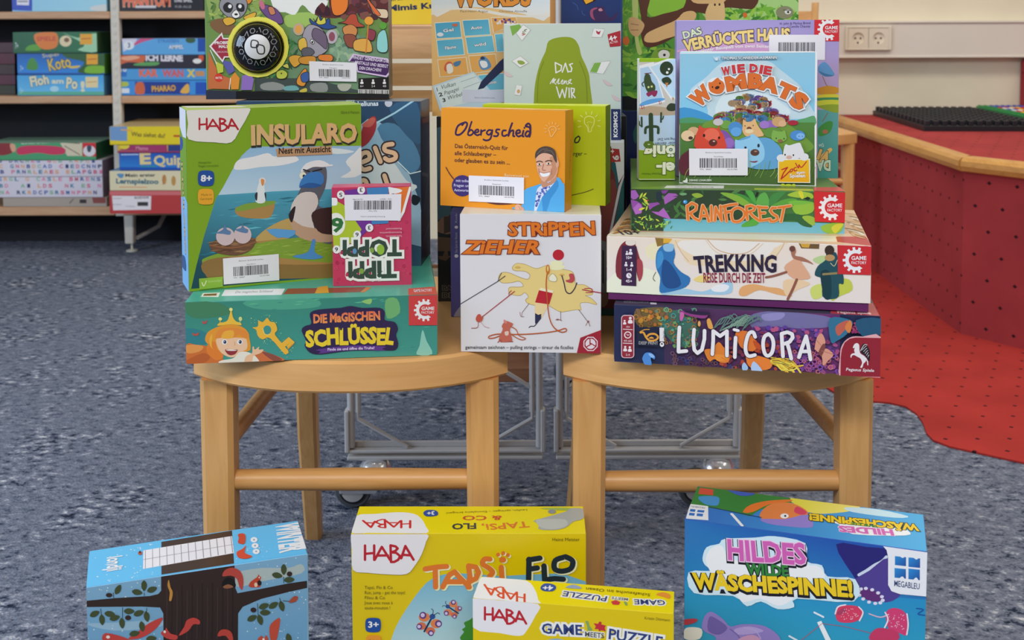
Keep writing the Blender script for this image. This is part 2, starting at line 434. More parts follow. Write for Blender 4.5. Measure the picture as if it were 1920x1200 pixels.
# ------------------------------------------------------------------ display trolleys behind the chairs
def trolley(label, x0, x1, rear_x, tray, brace):
    w = x1 - x0; r = thing('display_trolley', label, 'trolley', ((x0 + x1) / 2, 1.857, 0)); h = w / 2
    for s in (-1, 1):
        m = MB(); m.tube([(s * (h - .006), 0.004, 0.1), (s * (h - .006), 0.004, 1.15)], 0.0062, 10); m.tube([(s * (h - .018), 0.004, 0.16), (s * (h - .018), 0.004, 1.15)], 0.0048, 8)
        m.build('upright_tube', M_STEEL, r, True)
        m = MB(); m.tube([(s * (h - .018), 0.004, 0.172), (s * (h - .018), 0.004, 0.148), (s * (h - .10), 0.004, 0.100)], 0.0036, 8); m.build('wire_brace', M_STEEL, r, True)
        m = MB(); m.tube([(s * (h - .018), 0.004, 0.20), (s * (h - .10), 0.004, 0.252), (s * (h - .15), 0.004, 0.30)], 0.0036, 8); m.build('wire_brace', M_STEEL, r, True)
        m = MB(); m.box(s * h - 0.004, -0.006, 0.092, s * h + 0.004, 0.016, 0.165, 0.002); m.build('corner_bracket', M_STEEL, r)
        m = MB(); m.tube([(s * (h - .006), 0.63, 0.1), (s * (h - .006), 0.63, 1.15)], 0.0052, 10); m.build('upright_tube', M_STEEL, r, True)
    m = MB(); m.box(-h, -0.004, 0.091, h, 0.018, 0.0965, 0.0015); m.box(-h, 0.012, 0.0965, h, 0.018, 0.106, 0.001); m.box(-h, -0.006, 0.080, h, 0.012, 0.086, 0.0015); m.build('base_rail', M_STEEL, r)
    m = MB(); m.box(-h, 0.62, 0.085, h, 0.64, 0.105, 0.002); m.build('base_rail', M_STEEL, r)
    for s in (-1, 1):
        m = MB(); m.box(s * h - 0.005 - (0.01 if s > 0 else 0), 0.0, 0.398, s * h + 0.005 + (0.01 if s < 0 else 0), 0.63, 0.412, 0.002); m.build('side_rail', M_STEEL, r)
    cs = [(-.118 if brace < 0 else .117, 0.0), (rear_x, 0.63), (-rear_x, 0.63)]
    for cx, cy in cs:
        cst = MB(); cst.lathe([(0.012, 0.081), (0.020, 0.078), (0.026, 0.070), (0.0275, 0.062), (0.025, 0.053), (0.014, 0.048)], 24, cx, cy, 0); c0 = cst.build('caster', M_CHROME, r, True)
        wx = cx - .037
        m = MB(); m.box(wx - .022, cy - .017, 0.026, wx + .042, cy - .012, 0.050, 0.002); m.box(wx - .022, cy + .012, 0.026, wx + .042, cy + .017, 0.050, 0.002); m.box(wx - .014, cy - .019, 0.044, wx + .062, cy + .019, 0.052, 0.002); m.build('caster_fork', M_CHROME, c0)
        m = MB(); m.lathe([(0.018, -0.011), (0.0285, -0.011), (0.031, -0.006), (0.031, 0.006), (0.0285, 0.011), (0.018, 0.011)], 28, wx, cy, 0.031, 'y'); m.build('caster_wheel', M_RUBBER, c0, True)
        m = MB(); m.lathe([(0.0225, -0.0125), (0.0225, 0.0125)], 24, wx, cy, 0.031, 'y'); m.build('wheel_ring', M_BLACKP, c0)
        m = MB(); m.lathe([(0.019, -0.0135), (0.019, 0.0135), (0.006, 0.0145)], 24, wx, cy, 0.031, 'y'); m.build('wheel_hub', M_STEEL, c0)
    m = MB(); m.box(-h + .002, 0.012, 0.800, h - .002, 0.63, 0.8095, 0.002); m.build('wooden_shelf', M_SHELF, r)
    if tray:
        m = MB(); m.box(-h + .004, 0.045, 0.196, h - .012, 0.055, 0.222, 0.002); m.box(-h + .004, 0.055, 0.196, h - .012, 0.33, 0.206, 0.002); m.box(h - .020, 0.055, 0.206, h - .012, 0.33, 0.34, 0.001); m.box(-h + .004, 0.32, 0.206, h - .012, 0.33, 0.34, 0.001); m.build('wooden_tray', M_TRAY, r)
        m = MB(); m.box(-h + .10, 0.30, 0.222, h - .035, 0.318, 0.335, 0.002); m.build('tray_panel', M_CREAM, r)
    else:
        m = MB(); m.sweep_rect([(-h + .002, .07, .60), (-h + .002, .07, .845), (-h + .0, .07, .853), (-h - .002, .07, .857)], [.026, .026, .022, .014], [.09, .09, .09, .09], 0.003); m.build('end_panel', M_BEECH_V, r)
    return r
trolley('grey steel display trolley on casters behind the left chair', -0.279, 0.050, 0.012, True, -1)
trolley('grey steel display trolley on casters behind the right chair', 0.072, 0.382, -0.068, False, 1)

# ------------------------------------------------------------------ building plates on the platform
bp = thing('building_plate', 'black building plate with rows of studs on the red platform', 'building plate', (1.297, 3.54, 0.461), (0, 0, -0.05))
m = MB(); m.box(0, 0, 0, 0.355, 0.60, 0.017, 0.001); m.build('base_plate', M_BLACKP, bp)
sm = MB(); sm.box(-0.0080, -0.0095, 0, 0.0080, 0.0095, 0.016, 0.0015)
st = None
for i in range(13):
    for j in range(14):
        if st is None:
            st = sm.build('stud', M_BLACKP, bp); o = st
        else:
            o = st.copy(); C.objects.link(o)
        o.location = (0.0148 + i * 0.0271, 0.018 + j * 0.0433, 0.0168)
bm_ = thing('brick_mosaic', 'mosaic of coloured bricks in rows beside the black building plate', 'brick mosaic', (1.655, 3.522, 0.461), (0, 0, -0.05))
m = MB(); m.box(0, 0, 0, 0.21, 0.58, 0.022, 0.001); m.build('base_plate', plain('green_plastic', '1f6a3a', 0.4), bm_)
BR = [plain('brick_plastic_' + n, h, 0.35, noise=0.0) for n, h in (('green', '1f7a3c'), ('blue', '2a4a9a'), ('yellow', 'd8b02a'), ('red', 'b82a2a'), ('orange', 'd0702a'), ('white', 'c8c8c8'))]
random.seed(5)
bsrc = {}
for i in range(5):
    for j in range(14):
        k = 0 if i == 0 else (1 if j > 11 else ([3, 2, 3, 4, 1, 2][(i + j) % 6] if random.random() < .85 else 5))
        if k not in bsrc:
            m = MB(); m.box(-0.0195, -0.0195, 0, 0.0195, 0.0195, 0.014, 0.0015)
            for a in (-.01, .01):
                for c in (-.01, .01): m.lathe([(0.006, 0.014), (0.006, 0.017), (0.005, 0.0178)], 8, a, c, 0)
            bsrc[k] = m.build('brick', BR[k], bm_); o = bsrc[k]
        else:
            o = bsrc[k].copy(); C.objects.link(o)
        o.location = (0.024 + i * 0.0412, 0.022 + j * 0.0411, 0.0218)

# ------------------------------------------------------------------ flat print: small shapes on the faces of the boxes
GC = {}
def glyph(ch, off):
    k = (ch, round(off, 3))
    if k in GC: return GC[k]
    def run(body, o_):
        cu = bpy.data.curves.new('t', 'FONT'); cu.body = body; cu.size = 1; cu.resolution_u = 2; cu.offset = o_
        ob = bpy.data.objects.new('t', cu); C.objects.link(ob)
        dg = bpy.context.evaluated_depsgraph_get(); me = ob.evaluated_get(dg).to_mesh()
        v = [(p.co.x, p.co.y) for p in me.vertices]; me.calc_loop_triangles(); f = [tuple(t.vertices) for t in me.loop_triangles]
        ob.evaluated_get(dg).to_mesh_clear(); bpy.data.objects.remove(ob); bpy.data.curves.remove(cu)
        return v, f
    if ('|', 0) not in GC and ch != '|':
        a = max(x for x, y in run('||', 0)[0]); GC[('|', 0)] = a
    adv = max(x for x, y in run('|' + ch + '|', 0)[0]) - GC[('|', 0)]
    v, f = run(ch, off) if ch != ' ' else ([], [])
    GC[k] = (v, f, adv)
    return GC[k]
CAP = 0.729

def spline(p, closed, k=4):
    n = len(p); out = []
    g = (lambda i: p[i % n]) if closed else (lambda i: p[max(0, min(n - 1, i))])
    for i in range(n if closed else n - 1):
        a, b_, c, d = g(i - 1), g(i), g(i + 1), g(i + 2)
        for s in range(k):
            t = s / k; t2, t3 = t * t, t * t * t
            out.append(tuple(.5 * (2 * b_[j] + (c[j] - a[j]) * t + (2 * a[j] - 5 * b_[j] + 4 * c[j] - d[j]) * t2 + (3 * b_[j] - a[j] - 3 * c[j] + d[j]) * t3) for j in (0, 1)))
    if not closed: out.append(p[-1])
    return out

class Art:
    """collects flat triangles in the millimetres of one face, clipped to that face"""
    def __init__(s, W, H): s.W, s.H, s.z, s.dz = W, H, 0.10, 0.0; s.start()
    def start(s): s.v = []; s.f = []; s.c = []
    def tri(s, pts, cf):
        e = 0.3
        if any(p[0] < -e or p[1] < -e or p[0] > s.W + e or p[1] > s.H + e for p in pts):
            P = list(pts)
            for ax, lo, sg in ((0, 0, 1), (0, s.W, -1), (1, 0, 1), (1, s.H, -1)):
                Q = []
                for i in range(len(P)):
                    a, b_ = P[i - 1], P[i]; da, db = sg * (a[ax] - lo), sg * (b_[ax] - lo)
                    if (da >= 0) != (db >= 0):
                        t = da / (da - db); Q.append((a[0] + (b_[0] - a[0]) * t, a[1] + (b_[1] - a[1]) * t))
                    if db >= 0: Q.append(b_)
                P = Q
                if len(P) < 3: return
            pts = P
        n = len(s.v)
        s.v += [(p[0], p[1], s.z + s.dz) for p in pts]; s.c += [cf(p) for p in pts]; s.f.append(tuple(range(n, n + len(pts))))
    def color(s, c):
        if isinstance(c, str):
            k = lin(c); return lambda p: k
        a, b_ = lin(c[0]), lin(c[1]); x0, y0, x1, y1 = c[2:]
        dx, dy = x1 - x0, y1 - y0; dd = dx * dx + dy * dy or 1
        def g(p):
            t = max(0, min(1, ((p[0] - x0) * dx + (p[1] - y0) * dy) / dd)); return tuple(a[i] + (b_[i] - a[i]) * t for i in range(4))
        return g
    def poly(s, pts, c):
        cf = s.color(c)
        if len(pts) == 3: ts = [(0, 1, 2)]
        else: ts = tessellate_polygon([[Vector((x, y, 0)) for x, y in pts]])
        for t in ts:
            q = [pts[i] for i in t]
            if (q[1][0] - q[0][0]) * (q[2][1] - q[0][1]) - (q[1][1] - q[0][1]) * (q[2][0] - q[0][0]) < 0: q = q[::-1]
            s.tri(q, cf)
    def ellipse(s, c, x, y, ax, ay, bx, by, n=20):
        s.poly([(x + ax * math.cos(t) + bx * math.sin(t), y + ay * math.cos(t) + by * math.sin(t)) for t in (2 * math.pi * i / n for i in range(n))], c)
    def stroke(s, c, w, pts, closed, smooth):
        ends = (pts[0], pts[-1])
        P = spline(pts, closed, 4) if smooth and len(pts) > 2 else list(pts)
        if closed: P = P + [P[0]]
        h = w / 2; cf = s.color(c); N = len(P); nr = []
        for i in range(N - 1):
            dx, dy = P[i + 1][0] - P[i][0], P[i + 1][1] - P[i][1]; l = math.hypot(dx, dy) or 1
            nr.append((-dy / l * h, dx / l * h))
        if smooth and len(pts) > 2:
            vn = []
            for i in range(N):
                a, b_ = nr[max(0, i - 1)], nr[min(N - 2, i)]; x, y = a[0] + b_[0], a[1] + b_[1]; l = math.hypot(x, y) or 1
                vn.append((x / l * h, y / l * h))
        for i in range(N - 1):
            a, b_ = (vn[i], vn[i + 1]) if smooth and len(pts) > 2 else (nr[i], nr[i])
            p, q = P[i], P[i + 1]
            A, B, D, E_ = (p[0] - a[0], p[1] - a[1]), (q[0] - b_[0], q[1] - b_[1]), (q[0] + b_[0], q[1] + b_[1]), (p[0] + a[0], p[1] + a[1])
            s.dz += 0.0008; s.tri((A, B, D), cf); s.tri((A, D, E_), cf)
        if w > 0.5:
            for p in (ends if smooth and len(pts) > 2 else pts):
                s.dz += 0.0008
                if not closed or not smooth: s.ellipse(c, p[0], p[1], h, 0, 0, h, 10)
    def text(s, st, x0, y0, x1, y1, h, c, bold, outl, sh, jit, arc):
        L = math.hypot(x1 - x0, y1 - y0); ux, uy = (x1 - x0) / L, (y1 - y0) / L
        W = sum(glyph(ch, 0)[2] for ch in st) - 0.06; sx = L / W; sy = h / CAP
        for col_, off in list(outl) + [(c, bold)]:
            cf = s.color(col_); pen = 0.0; rnd = random.Random(len(st) * 7 + ord(st[0]))
            for ch in st:
                v, f, adv = glyph(ch, off)
                rot = (rnd.random() - .5) * .3 * jit; dy = (rnd.random() - .5) * .16 * jit * h
                cr, sr = math.cos(rot), math.sin(rot); gx = adv / 2
                tt = max(0, min(1, (pen + adv / 2) / W)); av = arc * (1 - (2 * tt - 1) ** 2)
                rot2 = math.atan2(arc * 4 * (1 - 2 * tt), L) if arc else 0
                c2, s2 = math.cos(rot2), math.sin(rot2)
                Q = []
                for x, y in v:
                    a, b_ = (x - gx) * sx, y * sy - h / 2
                    a += b_ * sh
                    a, b_ = a * cr - b_ * sr, a * sr + b_ * cr
                    a, b_ = a * c2 - b_ * s2, a * s2 + b_ * c2
                    a += (pen + gx) * sx; b_ += h / 2 + dy + av
                    Q.append((x0 + ux * a - uy * b_, y0 + uy * a + ux * b_))
                s.dz += 0.001
                for t in f: s.tri([Q[i] for i in t], cf)
                pen += adv
            s.z += 0.006 + s.dz; s.dz = 0.0
    def scatter(s, kind, cols, n, s0, s1, seed, reg, rot):
        rnd = random.Random(seed); P = reg; xs = [p[0] for p in P]; ys = [p[1] for p in P]
        def inside(x, y):
            r = False
            for i in range(len(P)):
                (ax, ay), (bx, by) = P[i - 1], P[i]
                if (ay > y) != (by > y) and x < (bx - ax) * (y - ay) / (by - ay) + ax: r = not r
            return r
        pl = []; g = 0
        while len(pl) < n and g < n * 60:
            g += 1; x, y = rnd.uniform(min(xs), max(xs)), rnd.uniform(min(ys), max(ys))
            if inside(x, y): pl.append((x, y))
        if kind == 'wombat': pl.sort(key=lambda p: -p[1])
        for x, y in pl:
            r = rnd.uniform(s0, s1) * .5; c = rnd.choice(cols); a = math.radians(rnd.uniform(*rot)); ca, sa = math.cos(a), math.sin(a)
            if kind == 'leaf':
                s.poly([(x + r * (u * ca - v * sa), y + r * (u * sa + v * ca)) for u, v in ((-1, 0), (-.4, .26), (.3, .28), (1, 0), (.3, -.24), (-.4, -.26))], c)
            elif kind == 'ring':
                s.stroke(c, r * .5, [(x + r * math.cos(t), y + r * math.sin(t)) for t in (k * math.pi / 4 for k in range(8))], 1, 0)
            elif kind == 'streak':
                s.poly([(x - r, y), (x - r * .3, y - r * .12), (x + r, y), (x + r * .2, y + r * .13)], c)
            elif kind == 'wombat':
                q = lambda col_, dx, dy, rx, ry: s.ellipse(col_, x + dx * r, y + dy * r, rx * r, 0, 0, ry * r, 12)
                f = rnd.choice((-1, 1)); dk = '%02x%02x%02x' % tuple(int(int(c[i:i + 2], 16) * .72) for i in (0, 2, 4))
                q(dk, f * .25, 0, 1.15, .85); q(c, -f * .3, -.1, .8, .7); q(c, -f * .85, .5, .2, .26); q(c, f * .15, .55, .2, .26)
                s.z += .01; q('4a3830', -f * .4, -.2, .2, .15); q('22222a', -f * .7, .1, .07, .09); q('22222a', -f * .1, .1, .07, .09)
            else:
                k = 6 if kind == 'dot' else 7
                s.poly([(x + r * (.75 + .5 * rnd.random() * (kind == 'blob')) * math.cos(t), y + r * (.75 + .5 * rnd.random() * (kind == 'blob')) * math.sin(t)) for t in (2 * math.pi * i / k for i in range(k))], c)
            s.z += 0.0015
    def bars(s, c, a, b_, d, seed):
        rnd = random.Random(seed); x = 0.0
        U = (b_[0] - a[0], b_[1] - a[1]); V = (d[0] - a[0], d[1] - a[1])
        pt = lambda u, v: (a[0] + U[0] * u + V[0] * v, a[1] + U[1] * u + V[1] * v)
        while x < 1:
            w = rnd.choice((.012, .012, .02, .03))
            if x + w > 1: break
            s.poly([pt(x, 0), pt(x + w, 0), pt(x + w, 1), pt(x, 1)], c); x += w + rnd.choice((.01, .014, .022))
    def rec(s, r):
        k = r[0]
        prs = lambda a: [(a[i] / 10, a[i + 1] / 10) for i in range(0, len(a), 2)]
        fc = lambda c: c if isinstance(c, str) else [c[0], c[1]] + [v / 10 for v in c[2:]]
        if k == 'P': s.poly(prs(r[2]), fc(r[1]))
        elif k == 'S': s.poly(spline(prs(r[2]), True, 3), fc(r[1]))
        elif k == 'E': s.ellipse(fc(r[1]), *[v / 10 for v in r[2]])
        elif k == 'L': s.stroke(r[1], r[2] / 10, prs(r[3]), r[4], r[5])
        elif k == 'T': s.text(r[1], *[v / 10 for v in r[2:7]], fc(r[7]), r[8], r[9], r[10], r[11], r[12] / 10)
        elif k == 'R': s.scatter(r[1], r[2], r[3], r[4] / 10, r[5] / 10, r[6], prs(r[7]), r[8])
        elif k == 'B': q = prs(r[2]); s.bars(r[1], q[0], q[1], q[2], r[3])
        s.z += 0.012 + s.dz; s.dz = 0.0

def game_box(key, name, label, cat, group, sides, tray_col, lying=False, under=0.0):
    """lid over tray, print on the faces; sides = colours of front, left, right, top, back"""
    x, y, z, yaw, lean, w, h, d = BOX[key]
    U = Vector((math.cos(yaw), math.sin(yaw), 0)); D0 = Vector((-U.y, U.x, 0))
    V = Vector((0, 0, math.cos(lean))) + D0 * math.sin(lean); Dd = D0 * math.cos(lean) - Vector((0, 0, math.sin(lean)))
    base = Vector((x, y, z)) + U * (w / 2) + Dd * (d / 2) - V * under
    r = thing(name, label, cat, base, (-lean, 0, yaw), group)
    z0 = under
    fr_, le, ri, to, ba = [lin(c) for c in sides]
    m = MB(); bv = 0.0007
    if lying: m.box(-w / 2, -d / 2, z0 + 0.0018, w / 2, d / 2, z0 + h, bv)
    else: m.box(-w / 2, -d / 2, z0, w / 2, d / 2 - d * 0.12, z0 + h, bv)
    # give every face its own colour
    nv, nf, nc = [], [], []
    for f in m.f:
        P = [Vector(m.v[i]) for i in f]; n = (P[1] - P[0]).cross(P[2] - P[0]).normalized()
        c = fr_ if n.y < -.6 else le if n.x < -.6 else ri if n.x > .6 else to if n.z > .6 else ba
        if abs(n.x) < .9 and abs(n.y) < .9 and abs(n.z) < .9: c = tuple(min(.85, q * 1.15 + .03) for q in c[:3]) + (1,)  # edge highlight put into the colour: chamfers lighter than their faces
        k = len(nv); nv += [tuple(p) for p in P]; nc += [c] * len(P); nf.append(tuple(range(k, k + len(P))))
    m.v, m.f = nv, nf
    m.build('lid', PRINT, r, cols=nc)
    e = 0.0016; m = MB()
    if lying: m.box(-w / 2 + e, -d / 2 + e, 0, w / 2 - e, d / 2 - e, z0 + h * .7, 0.0004)
    else: m.box(-w / 2 + e, -d / 2 + d * .3, z0, w / 2 - e, d / 2, z0 + h - e, 0.0004)
    m.build('tray', PRINT, r, cols=[lin(tray_col)] * len(m.v))
    arts = {}
    for part, fc, recs in ART.get(key, []):
        W, H = {'front': (w, h), 'top': (w, d), 'right': (d, h), 'left': (d, h)}[fc]
        a = arts.get(fc) or arts.setdefault(fc, Art(W * 1000, H * 1000))
        a.start()
        for q in recs: a.rec(q)
        if not a.f: continue
        O_, A, B, N = {'front': ((-w / 2, -d / 2, z0), (1, 0, 0), (0, 0, 1), (0, -1, 0)), 'top': ((-w / 2, -d / 2, z0 + h), (1, 0, 0), (0, 1, 0), (0, 0, 1)),
                       'right': ((w / 2, -d / 2, z0), (0, 1, 0), (0, 0, 1), (1, 0, 0)), 'left': ((-w / 2, d / 2, z0), (0, -1, 0), (0, 0, 1), (-1, 0, 0))}[fc]
        m = MB(); k = 0.001
        m.v = [tuple(O_[i] + (A[i] * p[0] + B[i] * p[1] + N[i] * p[2]) * k for i in range(3)) for p in a.v]; m.f = a.f
        m.build(part, PRINT, r, cols=a.c)
    return r

# ------------------------------------------------------------------ boxes: x, y, z of the lower left front corner, yaw, lean, width, height, depth (m)
BOX = {
    'schl': (-0.342, 1.1615, 0.4598, 0.1082, -0, 0.2627, 0.0653, 0.267),
    'trek': (0.0997, 1.1809, 0.5295, -0.2164, 0, 0.2676, 0.0601, 0.2184),
    'lumi': (0.106, 1.1649, 0.4594, -0.1912, 0, 0.2672, 0.0609, 0.27),
    'rain': (0.1282, 1.2108, 0.5892, -0.1014, 0, 0.2258, 0.0458, 0.27),
    'strip': (-0.0564, 1.2018, 0.4599, -0.0544, -0, 0.1513, 0.1501, 0.118),
    'ins': (-0.3504, 1.2055, 0.5251, 0.4237, -0.0223, 0.1938, 0.1979, 0.0461),
    'womb': (0.1863, 1.2512, 0.635, -0.1617, 0.0097, 0.1482, 0.1468, 0.045),
    'tipp': (-0.1982, 1.2297, 0.5251, 0.0811, -0.0193, 0.0865, 0.1105, 0.025),
    'tapsi': (-0.1664, 1.1284, 0.0005, -0.0078, -0.0139, 0.2406, 0.2935, 0.062),
    'wint': (-0.409, 1.0486, 0.0005, 0.3219, -0.0205, 0.2099, 0.2792, 0.0762),
    'wasch': (0.1722, 1.1056, 0.0005, -0.3175, -0.0015, 0.2287, 0.316, 0.0833),
    'gmp': (-0.0393, 1.0519, 0.0005, -0.1571, -0.004, 0.1909, 0.2635, 0.0419),
    'haus': (0.1906, 1.3042, 0.635, -0.0867, 0.023, 0.1842, 0.1818, 0.045),
    'kakt': (0.1434, 1.2703, 0.6357, -0.0003, 0, 0.0408, 0.138, 0.024),
    'eis': (-0.3311, 1.3469, 0.5239, -0.0725, 0.0177, 0.2227, 0.1979, 0.0741),
    'magic': (-0.3706, 1.3664, 0.7231, 0.014, -0.0116, 0.2213, 0.2148, 0.052),
    'ober': (-0.081, 1.2585, 0.6101, -0.3377, 0.0315, 0.1457, 0.1099, 0.0296),
    'green': (-0.0337, 1.2871, 0.6101, -0.2561, 0.0032, 0.1424, 0.1115, 0.0308),
    'plus': (-0.0548, 1.365, 0.46, -0.1, 0.0001, 0.19, 0.2102, 0.045),
    'wir': (-0.0094, 1.3731, 0.6703, 0.0344, 0.0076, 0.143, 0.143, 0.03),
    'dark': (-0.0953, 1.4202, 0.4596, -0.0002, -0.0055, 0.24, 0.2366, 0.06),
    'words': (-0.1016, 1.4319, 0.696, -0.0196, -0.0059, 0.15, 0.2412, 0.045),
    'card': (0.063, 1.44, 0.6961, 0, 0, 0.078, 0.2, 0.036),
    'navy': (0.1457, 1.5, 0.46, -0.0025, -0, 0.2238, 0.2364, 0.06),
    'gor': (0.1452, 1.5029, 0.6967, 0.0113, 0.0185, 0.2371, 0.2524, 0.05),
    'purp': (-0.0747, 1.3448, 0.46, -0, 0, 0.018, 0.1261, 0.05),
    'mimi': (-0.2848, 1.95, 0.8101, -0, -0.0001, 0.1491, 0.1338, 0.05),
    'sk_c': (-1.7384, 3.96, 0.5545, 0, 0, 0.3038, 0.073, 0.19),
    'sk_b': (-1.7361, 3.96, 0.6281, 0, 0, 0.3053, 0.0749, 0.19),
    'sk_a': (-1.7486, 3.96, 0.7035, 0, 0, 0.2937, 0.0749, 0.19),
    'sd_e': (-1.9768, 4.03, 0.5545, 0, 0, 0.2, 0.0343, 0.12),
    'sd_d': (-1.9757, 4.03, 0.5894, 0, 0, 0.2, 0.0362, 0.12),
    'sd_c': (-1.9764, 4.03, 0.6262, 0, 0, 0.2, 0.0362, 0.12),
    'sd_b': (-1.9752, 4.03, 0.6629, 0, 0, 0.2, 0.04, 0.12),
    'sd_a': (-1.9758, 4.03, 0.7035, 0, 0, 0.2, 0.0381, 0.12),
    'sr_d': (-1.3859, 3.96, 0.5545, 0, 0, 0.3169, 0.0524, 0.19),
    'sr_c': (-1.3845, 3.96, 0.6075, 0, 0, 0.3129, 0.0412, 0.19),
    'sr_b': (-1.3833, 3.96, 0.6493, 0, 0, 0.307, 0.0468, 0.19),
    'sr_a': (-1.3671, 3.96, 0.6966, 0, 0, 0.2918, 0.058, 0.19),
    'st_a': (-1.748, 3.96, 0.8505, 0, 0, 0.3304, 0.1497, 0.19),
    'st_b': (-1.3858, 3.96, 0.8505, 0, 0, 0.308, 0.1272, 0.19),
    'sb_d': (-1.7972, 3.95, 0.1635, 0, 0, 0.3651, 0.0317, 0.2),
    'sb_c': (-1.8637, 3.95, 0.1958, 0, 0, 0.4195, 0.0728, 0.2),
    'sb_b': (-1.8612, 3.95, 0.2692, 0, 0, 0.4171, 0.0579, 0.2),
    'sb_a': (-1.8592, 3.95, 0.3277, 0, 0, 0.3942, 0.0616, 0.2),
    'sq_e': (-1.3676, 3.8, 0.1635, 0, 0, 0.3877, 0.0772, 0.3),
    'sq_d': (-1.3654, 3.8, 0.2413, 0, 0, 0.3872, 0.0682, 0.3),
    'sq_c': (-1.331, 3.8, 0.3102, 0, 0, 0.3542, 0.0593, 0.3),
    'sq_b': (-1.3367, 3.8, 0.37, 0, 0, 0.361, 0.0269, 0.3),
    'sq_a': (-1.3612, 3.8, 0.3975, 0, 0, 0.3861, 0.0628, 0.3),
}
